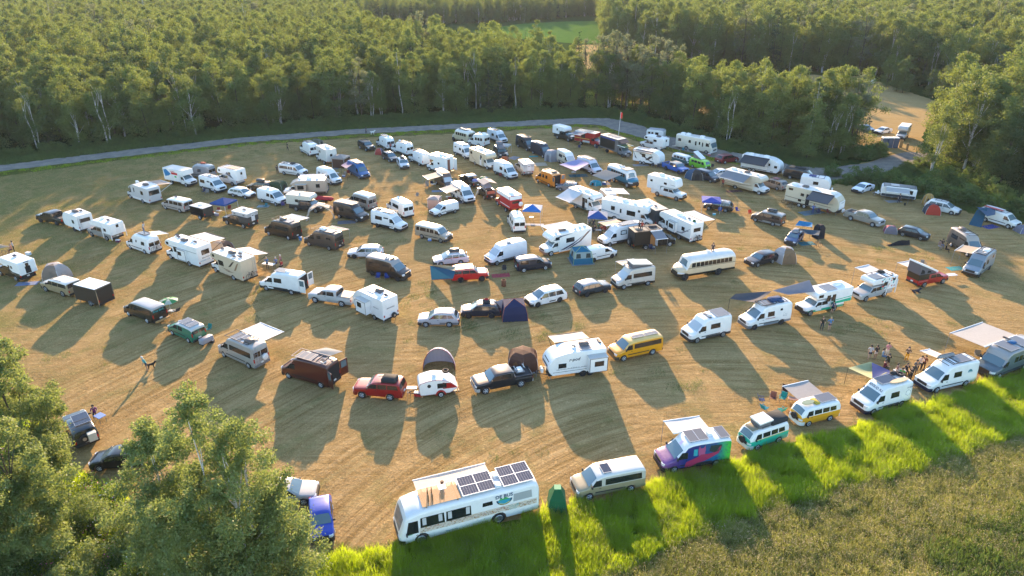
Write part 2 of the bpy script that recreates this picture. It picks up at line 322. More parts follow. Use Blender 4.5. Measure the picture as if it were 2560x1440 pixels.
kind('bus', L=8.6, W=2.42, fo=.95, wb=5.1, wr=.5, zb=.55, belt=1.6, tum=.05, r=.5, crown=.12, prof=[(0,.75),(.04,1.3),(.25,1.5),(1.0,1.68),(1.16,1.72),(1.42,2.5),(1.5,2.72),(1.75,2.88),(2.3,2.92),(8.0,2.92),(8.45,2.8),(8.6,2.55)], ws=(1.17,1.41), cw=[], hz=(.95,1.15), taper=(.62,.8,1.0), van=1, wz=(1.75,2.35))
kind('coach', L=10.7, W=2.55, fo=1.55, wb=5.9, wr=.52, zb=.38, belt=1.15, tum=.025, r=.3, crown=.1, prof=[(0,.6),(.03,1.25),(.06,1.32),(.42,2.4),(.62,2.72),(1.5,2.95),(2.3,3.0),(10.2,3.0),(10.55,2.85),(10.7,2.5)], ws=(.07,.42), cw=[(.5,.72,1.4,1.4,1.2,2.3)], hz=(.8,1.0), van=1, wz=(1.75,2.4))
kind('classa', L=9.0, W=2.45, fo=1.3, wb=4.9, wr=.44, zb=.38, belt=2.2, tum=.02, r=.14, crown=.03, prof=[(0,.6),(.05,1.2),(.1,1.35),(.55,2.35),(.6,2.8),(.85,3.08),(1.3,3.12),(8.7,3.12),(8.95,3.05),(9.0,2.9)], ws=(.12,.54), cw=[(.7,.95,1.6,1.6,1.6,2.3)], hz=(.8,1.0), van=1, wz=(1.7,2.3))
kind('shuttle', L=7.2, W=2.25, fo=1.0, wb=4.2, wr=.4, zb=.4, belt=1.4, tum=.04, r=.2, crown=.06, prof=[(0,.62),(.04,1.05),(.25,1.16),(1.05,1.3),(1.7,1.95),(1.75,2.35),(2.0,2.65),(2.4,2.78),(6.8,2.78),(7.1,2.7),(7.2,2.4)], ws=(1.08,1.68), cw=[(1.2,1.6,2.0,2.0,1.35,1.85)], hz=(.82,1.02), van=1, wz=(1.5,2.1), taper=(.74,.88,.5))
kind('vwbus', L=4.4, W=1.72, fo=.95, wb=2.4, wr=.32, zb=.28, belt=1.1, tum=.14, r=.2, crown=.05, prof=[(0,.5),(.02,.75),(.06,1.12),(.12,1.2),(.5,1.72),(.75,1.86),(1.2,1.93),(3.8,1.93),(4.2,1.84),(4.36,1.5),(4.4,1.1)], ws=(.14,.48), cw=[(.55,.75,1.25,1.25,1.16,1.62),(1.4,1.4,2.2,2.2,1.18,1.62),(2.32,2.32,3.05,3.05,1.18,1.62),(3.15,3.15,3.8,3.85,1.18,1.6)], hz=(.72,.9), van=1, wz=(1.18,1.62), taper=(.72,.9,.4))
kind('cab', L=2.55, W=1.95, fo=.95, wb=9, wr=.38, zb=.36, belt=1.25, tum=.12, r=.14, crown=.02, prof=[(0,.6),(.04,1.02),(.2,1.12),(.95,1.28),(1.62,1.92),(1.85,2.05),(2.5,2.05),(2.55,2.0)], ws=(1.0,1.58), cw=[(1.15,1.55,2.05,2.05,1.28,1.8)], hz=(.84,1.04))
class Ctx: pass
def place(F, R, W, xmid, z=0.0, near=None):
    a = gp(*F, z); b = gp(*R, z); d = a - b; ln = math.hypot(d.x, d.y); d = Vector((d.x/ln, d.y/ln, 0)); n = Vector((-d.y, d.x, 0))
    mid = (a+b)/2; mid.z = 0
    if near is None: near = 1 if n.dot(-mid) > 0 else -1
    c = mid - n*near*W/2 - d*xmid
    return c, math.atan2(d.y, d.x), near, ln
CHK = []
def vbody(rt, s, near, col, up=None, rock=None, roofc=None, rim='a', lights=1, wsm=None, sw=(), fsw=None, rg=1, grille=None, bump=None, nx=0.0, dbl=0, plate=1, doorh=1, xw=()):
    up = up or col; roofc = roofc or up; rock = rock or BLK
    L = s['L']; wx = [L/2-s['fo'], L/2-s['fo']-s['wb']] + list(xw)
    b = Body(L, s['W'], s['prof'], s['zb'], s['belt'], s['tum'], s['r'], s['crown'], [q for q in wx if q > -L/2], s['wr'], s.get('taper', (.80,.93,.35)), rk=s.get('rk'))
    b.build([col, rock, up, roofc], rt)
    b.slope(s['ws'][0], s['ws'][1], .05, wsm or SKYGL, rt, 'windshield')
    if s.get('rw'): b.slope(s['rw'][0], s['rw'][1], .08, GLASS, rt, 'rear_window')
    for sg in (1, -1):
        for q in s['cw']:
            b.side(sg, [(q[0], q[4]), (q[1], q[5]), (q[2], q[5]), (q[3], q[4])], GLASS, rt, 'side_window')
        for q in (sw if (sg == near or fsw is None) else fsw):
            z0, z1 = (q[2], q[3]) if len(q) > 2 else s['wz']
            b.side(sg, [(q[0], z0), (q[0]+.03, z1), (q[1]-.03, z1), (q[1], z0)], GLASS, rt, 'side_window')
        # cab door with handle, mirror
        if s['cw'] and doorh:
            q = s['cw'][0]; d0 = max(q[0]-.02, .2); zb_ = s['zb']+.14
            dr = b.side(sg, [(d0+.18, zb_), (d0, s['belt']-.02), (q[3]+.05, s['belt']-.02), (q[3]+.05, zb_)], col, rt, 'door', off=.008) if d0+.18 < q[3] else None
            mh = MB(); xx = L/2-q[3]+.12; yy = s['W']/2+.01; mh.box((xx-.08, sg*yy-.02, s['belt']-.16), (xx+.08, sg*yy+.02, s['belt']-.12), BLK); part('door_handle', mh, dr or rt)
            mm = MB(); xx = L/2-q[0]-.02; big = s['W'] > 1.95
            hh, dd = (.17, .13) if big else (.1, .1); y0 = s['W']/2-.02
            mm.box((xx-.06, min(sg*y0, sg*(y0+.2)), s['belt']+.02), (xx+.04, max(sg*y0, sg*(y0+.2)), s['belt']+.02+hh*1.4), BLK, .02); part('mirror', mm, rt)
    W = s['W']; z0, z1 = s['hz']; h = W/2*.92
    for sg in (1, -1):
        a, c_ = sorted((sg*h*.62, sg*h*1.0))
        b.front(a, c_, z0, z1, HEADL, rt, 'headlight', .018)
        mt = MB(); zt0 = .75 if not s.get('van') else .9; zt1 = zt0+(.28 if not s.get('van') else .42)
        if s.get('bed'): zt0, zt1 = .8, 1.08
        y1 = sg*(W/2*.93+.01)
        mt.box((-L/2-.015, min(y1, y1-sg*.14), zt0), (-L/2+.12, max(y1, y1-sg*.14), zt1), REDL, .01); part('taillight', mt, rt)
    b.front(-h*.58, h*.58, z0-.08, z1, grille or BLK, rt, 'grille', .016)
    b.front(-W/2, W/2, s['zb']-.02, s['zb']+.33, bump or BLK, rt, 'front_bumper', .05)
    mb = MB(); mb.box((-L/2-.07, -W/2*.93, s['zb']+.02), (-L/2+.1, W/2*.93, s['zb']+.26), bump or BLK, .02); part('rear_bumper', mb, rt)
    if plate:
        mb = MB(); mb.box((-L/2-.085, -.16, s['zb']+.3), (-L/2-.0, .16, s['zb']+.45), WPL); part('licence_plate', mb, rt)
    if s.get('van') and rg:
        zz = s['wz'] if 'wz' in s else (1.3, 1.8)
        for sg in (1, -1):
            mb = MB(); y0, y1 = sorted((sg*.05, sg*(W/2*.80))); xr = -L/2-.008
            mb.box((xr-.008, y0, zz[0]), (xr+.05, y1, min(zz[1], s['prof'][-1][1]-.06)), GLASS); part('rear_window', mb, rt)
    if s.get('van') and s['fo'] < 1.1 and 3 < s['wb'] < 4.5 and s['W'] > 1.8:      # rub strip and rear door seams
        for sg in (1, -1): b.side(sg, [(s['fo']+s['wr']*1.3, .66), (s['fo']+s['wr']*1.3, .76), (s['fo']+s['wb']-s['wr']*1.3, .76), (s['fo']+s['wb']-s['wr']*1.3, .66)], BLK, rt, 'side_trim', off=.018)
    if s.get('bed'):
        a0, a1 = s['bed']; zt = s['prof'][-2][1]; x0, x1 = L/2-a0, L/2-a1; hw = W/2-.02; mb = MB(); t = .09; zt2 = zt+.17
        mb.box((x1, hw-t, zt-.1), (x0, hw, zt2), col, .02); mb.box((x1, -hw, zt-.1), (x0, -hw+t, zt2), col, .02)
        mb.box((x1-.0, -hw+t, zt-.1), (x1+.07, hw-t, zt2), col); mb.box((x0-.07, -hw+t, zt-.1), (x0, hw-t, zt2), col)
        mb.box((x1+.07, -hw+t, zt+.005), (x0-.07, hw-t, zt+.03), M((.035,.035,.04), .8)); part('cargo_bed', mb, rt)
    return b
def ctx_body(b, s, rt, near):
    c = Ctx(); c.L = s['L']; c.W = s['W']; c.Y = lambda a, z: b.Y(c.L/2-a, z); c.Z = lambda a: b.zt(c.L/2-a)+b.crown
    c.rt = rt; c.near = near; c.zedge = max(z for _, z in s['prof'])-s['r']; c.zb = s['zb']; c.RW = b.Y(0, c.zedge)-s['r']
    return c
# ------------------------------------------------------------------ RV boxes
def rnd(pts, seg=5):
    out = []; n = len(pts)
    for i, p in enumerate(pts):
        r = p[2] if len(p) > 2 else 0; P = Vector(p[:2])
        if r <= 0: out.append(tuple(P)); continue
        a = Vector(pts[i-1][:2]) - P; b = Vector(pts[(i+1) % n][:2]) - P; r1 = min(r, a.length*.49, b.length*.49)
        A = P + a.normalized()*r1; B = P + b.normalized()*r1
        for k in range(seg+1):
            t = k/seg; out.append(tuple(A*(1-t)**2 + P*2*t*(1-t) + B*t*t))
    return out
def inset(pts, d):
    n = len(pts); c = []; ar = sum(pts[i][0]*pts[(i+1) % n][1]-pts[(i+1) % n][0]*pts[i][1] for i in range(n)); sg = 1 if ar > 0 else -1
    for i in range(n):
        p = Vector(pts[i]); a = (p-Vector(pts[i-1])).normalized(); b = (Vector(pts[(i+1) % n])-p).normalized()
        na = Vector((-a.y, a.x))*sg; nb = Vector((-b.y, b.x))*sg; m = na+nb
        if m.length < .1: m = na
        m.normalize(); c.append(tuple(p+m*(d/max(.5, m.dot(na)))))
    return c
def house(rt, L, W, pts, mat, bev=.05, name='body', roofm=None, x0=0):
    """extrude a side profile (distance from front, height) across the width"""
    P = [(L/2-a, z) for a, z in rnd(pts)]; I = inset(P, bev); n = len(P); mb = MB(); hw = W/2
    rings = [[(x, -hw, z) for x, z in I], [(x, -hw+bev, z) for x, z in P], [(x, hw-bev, z) for x, z in P], [(x, hw, z) for x, z in I]]
    mb.add(rings[0], [tuple(range(n))], mat); mb.add(rings[3], [tuple(range(n))], mat)
    zm = max(z for _, z in P)
    for k in range(3):
        for i in range(n):
            j = (i+1) % n; q = [rings[k][i], rings[k][j], rings[k+1][j], rings[k+1][i]]
            up = min(P[i][1], P[j][1]) > zm-.35 and abs(P[i][1]-P[j][1]) < abs(P[i][0]-P[j][0])
            mb.add(q, [(0,1,2,3)], roofm if (roofm and up) else mat)
    me = mb.mesh(name); bmx = __import__('bmesh'); bm = bmx.new(); bm.from_mesh(me); bmx.ops.remove_doubles(bm, verts=bm.verts, dist=.0004)
    bmx.ops.recalc_face_normals(bm, faces=bm.faces); bm.to_mesh(me); bm.free(); me.shade_smooth(); me.set_sharp_from_angle(angle=math.radians(32))
    o = link(name, me, rt)
    top = sorted([(x, z) for x, z in P if z > zm-.6], reverse=True)
    c = Ctx(); c.L = L; c.W = W; c.rt = rt; c.Y = lambda a, z: hw
    c.Z = lambda a: zm; c.zedge = zm-.08; c.RW = hw-.1; c.zb = min(z for _, z in P); c.P = P; c.obj = o
    return c
def hwin(c, sg, x0, x1, z0, z1, name='window', mat=None, frame=True):
    y = c.Y(x0, z0); mb = MB(); X0, X1 = c.L/2-x1, c.L/2-x0
    if frame:
        o = MB(); o.box((X0-.04, min(sg*(y-.02), sg*(y+.012)), z0-.04), (X1+.04, max(sg*(y-.02), sg*(y+.012)), z1+.04), BLK); fr = part('window_frame', o, c.rt)
    mb.box((X0, min(sg*(y-.02), sg*(y+.02)), z0), (X1, max(sg*(y-.02), sg*(y+.02)), z1), mat or GLASS); part(name, mb, fr if frame else c.rt)
def decal(c, mat, pts, sg=None, off=.006, name='stripe'):
    sg = sg or c.near; mb = MB(); P = [(c.L/2-a, sg*(c.Y(a, z)+off), z) for a, z in pts]
    mb.slab(P, (0, -sg*.02, 0), mat); return part(name, mb, c.rt)
def dtext(c, s, x, z, size, mat, shear=0, sg=None, name='lettering', off=.015):
    sg = sg or c.near; vs, fs = text_pts(s, size, mat, shear); mb = MB()
    mb.add([(c.L/2-x + (-sg)*u, sg*(c.Y(x, z)+off), z+v) for u, v, _ in vs], fs, mat)
    return part(name, mb, c.rt)
def rear_text(c, s, y, z, size, mat, name='lettering'):
    vs, fs = text_pts(s, size, mat); mb = MB()      # seen from behind: text runs left->right = +y ... -y
    mb.add([(-c.L/2-.02, y-u, z+v) for u, v, _ in vs], fs, mat); return part(name, mb, c.rt)
def roof_items(c, items):
    for it in items:
        k = it[0]; a = it[1]; y = it[2]*c.near if len(it) > 2 else 0; x = c.L/2-a; z = c.Z(a); mb = MB(); X = it[3:] if len(it) > 3 else ()
        if k in ('ac', 'acd'):
            m = WHT if k == 'ac' else M((.11,.09,.085), .5); mb.box((x-.48, y-.36, z-.03), (x+.48, y+.36, z+.30), m, .09); part('air_conditioner', mb, c.rt, 50)
        elif k in ('fan', 'fand'):
            m = WHT if k == 'fan' else M((.05,.045,.05), .3); mb.box((x-.22, y-.22, z-.02), (x+.22, y+.22, z+.1), WHT, .02)
            mb.add([(x-.22,y-.2,z+.12),(x+.22,y-.2,z+.12 if k == 'fan' else z+.26),(x+.22,y+.2,z+.12 if k == 'fan' else z+.26),(x-.22,y+.2,z+.12),(x-.22,y-.2,z+.15),(x+.22,y-.2,z+.29),(x+.22,y+.2,z+.29),(x-.22,y+.2,z+.15)], [(0,1,2,3),(4,5,6,7),(0,1,5,4),(1,2,6,5),(2,3,7,6),(3,0,4,7)], m)
            part('roof_vent', mb, c.rt)
        elif k in ('pan', 'pang'):
            lx, ly = X; m = SOLAR if k == 'pan' else SOLARG
            mb.box((x-lx/2, y-ly/2, z+.04), (x+lx/2, y+ly/2, z+.075), m)
            fr = M((.5,.5,.52), .4, .5); t = .025
            for q in ((x-lx/2, y-ly/2-t, x+lx/2, y-ly/2), (x-lx/2, y+ly/2, x+lx/2, y+ly/2+t), (x-lx/2-t, y-ly/2-t, x-lx/2, y+ly/2+t), (x+lx/2, y-ly/2-t, x+lx/2+t, y+ly/2+t)):
                mb.box((q[0], q[1], z+.03), (q[2], q[3], z+.08), fr)
            for q in (-.33, .33): mb.box((x+q*lx-.03, y-ly/2, z-.02), (x+q*lx+.03, y+ly/2, z+.04), BLK)
            part('solar_panel', mb, c.rt)
        elif k == 'grid':       # big panel pair with cell lines and white frame
            lx, ly = X; fr = M((.75,.75,.75), .4); h = z+.14; t = .03
            for i in (0, 1):
                for j in (0, 1):
                    cx = x+(i-.5)*lx/2; cy = y+(j-.5)*ly/2; q = MB(); q.box((cx-lx/4+t, cy-ly/4+t, h), (cx+lx/4-t, cy+ly/4-t, h+.03), SOLAR)
                    for u in range(1, 6): xx = cx-lx/4+t+(lx/2-2*t)*u/6; q.box((xx-.006, cy-ly/4+t, h+.03), (xx+.006, cy+ly/4-t, h+.034), M((.2,.22,.3), .4))
                    for u in range(1, 8): yy = cy-ly/4+t+(ly/2-2*t)*u/8; q.box((cx-lx/4+t, yy-.003, h+.03), (cx+lx/4-t, yy+.003, h+.033), M((.12,.14,.2), .4))
                    q.box((cx-lx/4, cy-ly/4, h-.02), (cx+lx/4, cy+ly/4, h-.001), fr)
                    part('solar_panel', q, c.rt)
            for yy in (y-ly*.35, y+ly*.35): mb.box((x-lx/2, yy-.03, z-.05), (x+lx/2, yy+.03, h-.03), M((.5,.5,.5),.4,.6))
            for q2 in (x-lx/2, x, x+lx/2):
                mb.box((q2-t, y-ly/2-t, h-.01), (q2+t, y+ly/2+t, h+.045), fr)
            for q2 in (y-ly/2, y, y+ly/2): mb.box((x-lx/2-t, q2-t, h-.012), (x+lx/2+t, q2+t, h+.043), fr)
            part('panel_frame', mb, c.rt)
        elif k == 'box':
            m = M((.03,.032,.036), .35); mb.box((x-.75, y-.4, z+.08), (x+.75, y+.4, z+.42), m, .12); mb.box((x-.6, y-.5, z+.03), (x-.55, y+.5, z+.09), BLK); mb.box((x+.55, y-.5, z+.03), (x+.6, y+.5, z+.09), BLK); part('roof_box', mb, c.rt, 50)
        elif k == 'bag':
            lx, ly, lz = X[:3]; m = cloth(X[3] if len(X) > 3 else (.04,.045,.05)); prof = []
            mb.box((x-lx/2, y-ly/2, z+.02), (x+lx/2, y+ly/2, z+lz), m, min(lz*.35, .12)); part('roof_bag', mb, c.rt, 60)
        elif k == 'rack':
            lx = X[0]; hw = c.RW-.02; m = X[1] if len(X) > 1 else BLK
            for yy in (-hw, hw): mb.box((x-lx/2, yy-.03, z+.06), (x+lx/2, yy+.03, z+.11), m)
            nn = max(2, int(lx/.7)+1)
            for i in range(nn): xx = x-lx/2+lx*i/(nn-1); mb.box((xx-.03, -hw, z+.02), (xx+.03, hw, z+.062), m)
            part('roof_rack', mb, c.rt)
        elif k == 'dish': mb.lathe([(.22, z), (.2, z+.1), (.02, z+.14)], WHT, 14, c=(x, y, 0)); part('antenna_dome', mb, c.rt, 40)
        elif k == 'tire': mb.torus((x, y, z+.16), .28, .12, TYRE, 16, 6, ax='z'); part('spare_tyre', mb, c.rt, 60)
        elif k == 'board':
            lx, ly, colr = X; vs = []; N = 14
            for s_ in (0, 1):
                for i in range(N): t = 2*math.pi*i/N; vs.append((x+lx/2*math.cos(t), y+ly/2*math.sin(t), z+.14+.07*s_))
            mb.add(vs, [tuple(range(N-1,-1,-1)), tuple(range(N, 2*N))]+[(i, (i+1) % N, N+(i+1) % N, N+i) for i in range(N)], M(colr, .35)); part('surfboard', mb, c.rt)
        elif k == 'deck':
            lx, ly, colr = X; n = int(ly/.11)
            for i in range(n): yy = y-ly/2+ly*i/n; mb.box((x-lx/2, yy, z+.03), (x+lx/2, yy+ly/n*.62, z+.06), M(colr, .6))
            for xx in (x-lx*.4, x+lx*.4): mb.box((xx-.04, y-ly/2, z-.08), (xx+.04, y+ly/2, z+.027), M((.3,.2,.12), .7))
            part('roof_deck', mb, c.rt)
        elif k == 'bars':
            for xx in (x-.45, x+.45): mb.box((xx-.03, -c.RW, z+.06), (xx+.03, c.RW, z+.1), BLK)
            part('roof_rack', mb, c.rt)
        elif k == 'lite': mb.box((x-.12, y-.4, z), (x+.12, y+.4, z+.12), BLK, .02); part('light_bar', mb, c.rt)
        elif k == 'pop':        # raised pop-top roof: canvas wedge and a lid
            lx, h0, h1, colr = X; hw = c.RW-.02; xf, xb = x+lx/2, x-lx/2; cm = M((.2,.2,.21), .9)
            mb.add([(xf,-hw,z-.02),(xf,hw,z-.02),(xb,hw,z-.02),(xb,-hw,z-.02),(xf,-hw,z+h0),(xf,hw,z+h0),(xb,hw,z+h1),(xb,-hw,z+h1)], [(0,1,2,3),(4,5,6,7),(0,1,5,4),(1,2,6,5),(2,3,7,6),(3,0,4,7)], cloth((.2,.2,.22))); t = part('tent_wall', mb, c.rt)
            l_ = MB(); q = .08; vs = [(xf+q,-hw-q,z+h0),(xf+q,hw+q,z+h0),(xb-q,hw+q,z+h1),(xb-q,-hw-q,z+h1)]
            l_.slab(vs, (0, 0, .14), paint(colr)); part('pop_top_lid', l_, c.rt)
def awning(c, side, a0, a1, depth, colr, drop=.45, legs=2, z=None, kind='sheet', sag=.05):
    """awning rolled out from the long side: side = +1 near, -1 far"""
    sg = side*c.near; x0, x1 = c.L/2-a0, c.L/2-a1; z0 = z or c.zedge; y0 = c.Y(a0, z0)+.03; y1 = y0+depth; zo = z0-drop
    m = cloth(colr); mb = MB(); N = 5; vs = []
    for i in range(N):
        for j in range(4):
            t = i/(N-1); u = j/3; sg_ = -sag*math.sin(math.pi*u)*(.4+.6*t)*(1 if t < 1 else .6)
            vs.append((x0+(x1-x0)*u, sg*(y0+(y1-y0)*t), z0+(zo-z0)*t+sg_))
    o = len(vs); fs = [(i*4+j, i*4+j+1, i*4+5+j, i*4+4+j) for i in range(N-1) for j in range(3)]
    vs += [(a, b, q-.015) for a, b, q in vs]; fs += [tuple(reversed([q+o for q in f])) for f in fs]
    mb.add(vs, fs, m); aw = part('awning', mb, c.rt)
    r_ = MB(); r_.tube((x0+.05, sg*y1, zo), (x1-.05, sg*y1, zo), .045, WHT if kind != 'dark' else BLK, 6); part('awning_bar', r_, aw)
    g = MB(); g.box((min(x0,x1), min(sg*(y0-.05), sg*(y0+.08)), z0-.02), (max(x0,x1), max(sg*(y0-.05), sg*(y0+.08)), z0+.1), WHT if kind != 'dark' else BLK, .02); part('awning_case', g, aw)
    for xx in ((x0, x1) if legs else ()):
        l_ = MB()
        if legs == 2: l_.tube((xx, sg*y1, 0), (xx, sg*y1, zo), .022, GREY, 5)
        else: l_.tube((xx, sg*(y0-.02), max(c.zb+.5, z0-1.5)), (xx, sg*y1, zo), .03, WHT if kind != 'dark' else BLK, 5)
        part('awning_leg' if legs == 2 else 'awning_arm', l_, aw)
    return aw
def ladder(c, y=.6, z0=.7, z1=None, mat=None):
    z1 = z1 or c.Z(c.L); mb = MB(); x = -c.L/2-.09; mat = mat or M((.5,.5,.52),.3,.7)
    for yy in (y-.17, y+.17): mb.tube((x, yy, z0), (x, yy, z1+.15), .018, mat, 5)
    for i in range(5): zz = z0+(z1-z0)*i/5+.1; mb.tube((x, y-.17, zz), (x, y+.17, zz), .014, mat, 4)
    part('ladder', mb, c.rt)
def bike_mesh():
    mb = MB()
    for x in (-.52, .52): mb.torus((x, 0, .34), .32, .022, TYRE, 16, 4)
    fm = M((.12,.12,.14), .4, .5)
    J = dict(bb=(-.08,0,.28), st=(-.2,0,.78), hd=(.36,0,.78), rw=(-.52,0,.34), fw=(.52,0,.34))
    for a, b in (('bb','st'),('bb','hd'),('st','hd'),('rw','bb'),('rw','st'),('hd','fw')): mb.tube(J[a], J[b], .02, fm, 5)
    mb.tube((.33,-.25,.92), (.33,.25,.92), .014, BLK, 4); mb.tube((.36,0,.78), (.33,0,.92), .015, BLK, 4); mb.box((-.32,-.06,.82), (-.1,.06,.87), BLK, .01)
    for x in (-.52, .52):
        for i in range(4): a = math.pi*i/4; mb.tube((x-.3*math.cos(a),0,.34-.3*math.sin(a)), (x+.3*math.cos(a),0,.34+.3*math.sin(a)), .004, GREY, 3)
    return mb.mesh('bicycle')
BIKE = None
def rear_bikes(c, n=1, y0=0):
    """rack with bicycles carried on the back"""
    global BIKE
    mb = MB(); x = -c.L/2; mb.box((x-.5, -.03, .5), (x, .03, .56), BLK); mb.box((x-.35, -.05, .5), (x-.3, .05, 1.25), BLK); part('bike_rack', mb, c.rt)
    if BIKE is None: BIKE = bike_mesh()
    for i in range(n): b = link('bicycle', BIKE, c.rt); b.location = (x-.32-.16*i, y0, .55); b.rotation_euler = (0, 0, math.pi/2)
def rear_spare(c, y=-.3, z=1.25, r=.36, cover=None):
    mb = MB(); x = -c.L/2-.04; mb.lathe([(r*.5, x), (r, x-.02), (r, x-.2), (r*.8, x-.24)], cover or TYRE, 16, c=(0, y, z), ax='x')
    if not cover: mb.lathe([(r*.5, x-.2), (r*.45, x-.25)], RIM, 10, c=(0, y, z), ax='x')
    part('spare_wheel', mb, c.rt, 40)
def rear_doors(c, col, z0=.55, z1=2.3, angs=(150, 110), glass=1):
    """open back: dark opening with two swung doors"""
    W = c.W*.9; x = -c.L/2; mb = MB(); mb.box((x-.012, -W/2, z0), (x+.02, W/2, z1), DARK); part('rear_opening', mb, c.rt)
    for sg, an in ((1, angs[0]), (-1, angs[1])):
        a = math.radians(an); dx, dy = -math.sin(a), -math.cos(a)*sg; dr = MB(); p0 = Vector((x-.03, sg*W/2, z0)); p1 = p0+Vector((dx, dy, 0))*W/2
        nv = Vector((dy, -dx, 0))*.05
        dr.slab([p0, p1, p1+Vector((0,0,z1-z0)), p0+Vector((0,0,z1-z0))], nv, col); d = part('rear_door', dr, c.rt)
        if glass:
            g = MB(); q0 = p0+(p1-p0)*.15+nv*-.2; q1 = p0+(p1-p0)*.85+nv*-.2; h0 = Vector((0,0,(z1-z0)*.5)); h1 = Vector((0,0,(z1-z0)*.92))
            g.slab([q0+h0, q1+h0, q1+h1, q0+h1], nv*1.4, SKYGL); part('door_window', g, d)
def slide_door(c, a0, a1, z0=.45, z1=2.0, col=None, warm=False):
    sg = c.near; y = c.Y(a0, z0); mb = MB(); m = DARK if not warm else M((.16,.09,.05), .8)
    P = [(c.L/2-a, sg*(c.Y(a, z)+.012), z) for a, z in ((a0, z0), (a0, z1), (a1, z1), (a1, z0))]
    mb.slab(P, (0, -sg*.03, 0), m); part('door_opening', mb, c.rt)
    if col:
        w_ = a1-a0; d = MB(); P = [(c.L/2-a, sg*(c.Y(a, z)+.09), z) for a, z in ((a1+.02, z0), (a1+.02, z1), (a1+w_, z1), (a1+w_, z0))]
        d.slab(P, (0, -sg*.05, 0), col); dd = part('sliding_door', d, c.rt)
        g = MB(); P = [(c.L/2-a, sg*(c.Y(a, z)+.1), z) for a, z in ((a1+.12, z0+(z1-z0)*.55), (a1+.12, z1-.1), (a1+w_-.1, z1-.1), (a1+w_-.1, z0+(z1-z0)*.55))]
        g.slab(P, (0, -sg*.05, 0), GLASS); part('door_window', g, dd)
def extras(c, o, col=None):
    if 'roof' in o: roof_items(c, o['roof'])
    for a in o.get('awn', ()): awning(c, *a[:5], **(a[5] if len(a) > 5 else {}))
    for d in o.get('dec', ()): decal(c, M(d[0], .5), d[1])
    for t in o.get('txt', ()): dtext(c, t[0], t[1], t[2], t[3], M(t[4], .5), *(t[5:6]))
    if o.get('lad'): ladder(c, *o['lad'] if isinstance(o['lad'], tuple) else ())
    if o.get('bikes'): rear_bikes(c, o['bikes'])
    if o.get('spare'): rear_spare(c, *(o['spare'] if isinstance(o['spare'], tuple) else ()))
    if o.get('rdo'): rear_doors(c, col, angs=o['rdo'][0])
    if o.get('sdo'): slide_door(c, *o['sdo'])
ALLV = []
def car(kd, F, R, col, label, cat, name, group=None, z=0, near=None, stretch=None, **o):
    """one wheeled vehicle from the ground points under its near front and rear wheels"""
    s = dict(K[kd]); L = s['L']
    if stretch:                                   # longer body behind the cab
        d = stretch; s['prof'] = [(a if a < 2.4 else a+d, q) for a, q in s['prof']]; s['L'] = L = L+d; s['wb'] += d*.8
        if 'bed' in s: s['bed'] = (s['bed'][0]+d, s['bed'][1]+d)
    xm = L/2-(s['fo']+s['wb']/2)
    c0, ang, nr, ln = place(F, R, s['W'], xm, z, near)
    CHK.append((label[:40], round(ln/s['wb'], 2)))
    rt = root(name, c0, ang, label, cat, group); met = o.pop('met', 0.0)
    cm = paint(col, met); up = paint(o.pop('up'), met) if 'up' in o else cm; rf = paint(o.pop('rf')) if 'rf' in o else up; rk = paint(o.pop('rk')) if 'rk' in o else BLK if s.get('van') and kd[:3] in ('pro','tra','spr','sma') else cm  # rf: roof colour, on some vehicles paled to paint in roof glare
    wsm = {'sh': SHADE}.get(o.get('ws')); bp = paint(o['bump']) if 'bump' in o else BLK
    b = vbody(rt, s, nr, cm, up, rk, rf, sw=o.get('sw', ()), fsw=o.get('fsw'), rg=o.get('rg', 1), wsm=wsm, bump=bp, grille=paint(o['gr']) if 'gr' in o else None)
    c = ctx_body(b, s, rt, nr); c.body = b
    wheels(rt, [L/2-s['fo'], L/2-s['fo']-s['wb']], s['W']/2-.11, s['wr'], o.get('rim', 'a'))
    if 'rail' in o:
        mb = MB(); y = c.RW-.02
        for sg in (1, -1): mb.box((L/2-4.2, sg*y-.02, c.Z(3)+.02), (L/2-2.2, sg*y+.02, c.Z(3)+.07), BLK)
        part('roof_rail', mb, rt)
    if 'camper' in o: truck_camper(rt, c, s, nr, o['camper'], o)
    else: extras(c, o, cm)
    if 'post' in o: o['post'](c, rt)
    ALLV.append(rt); return c
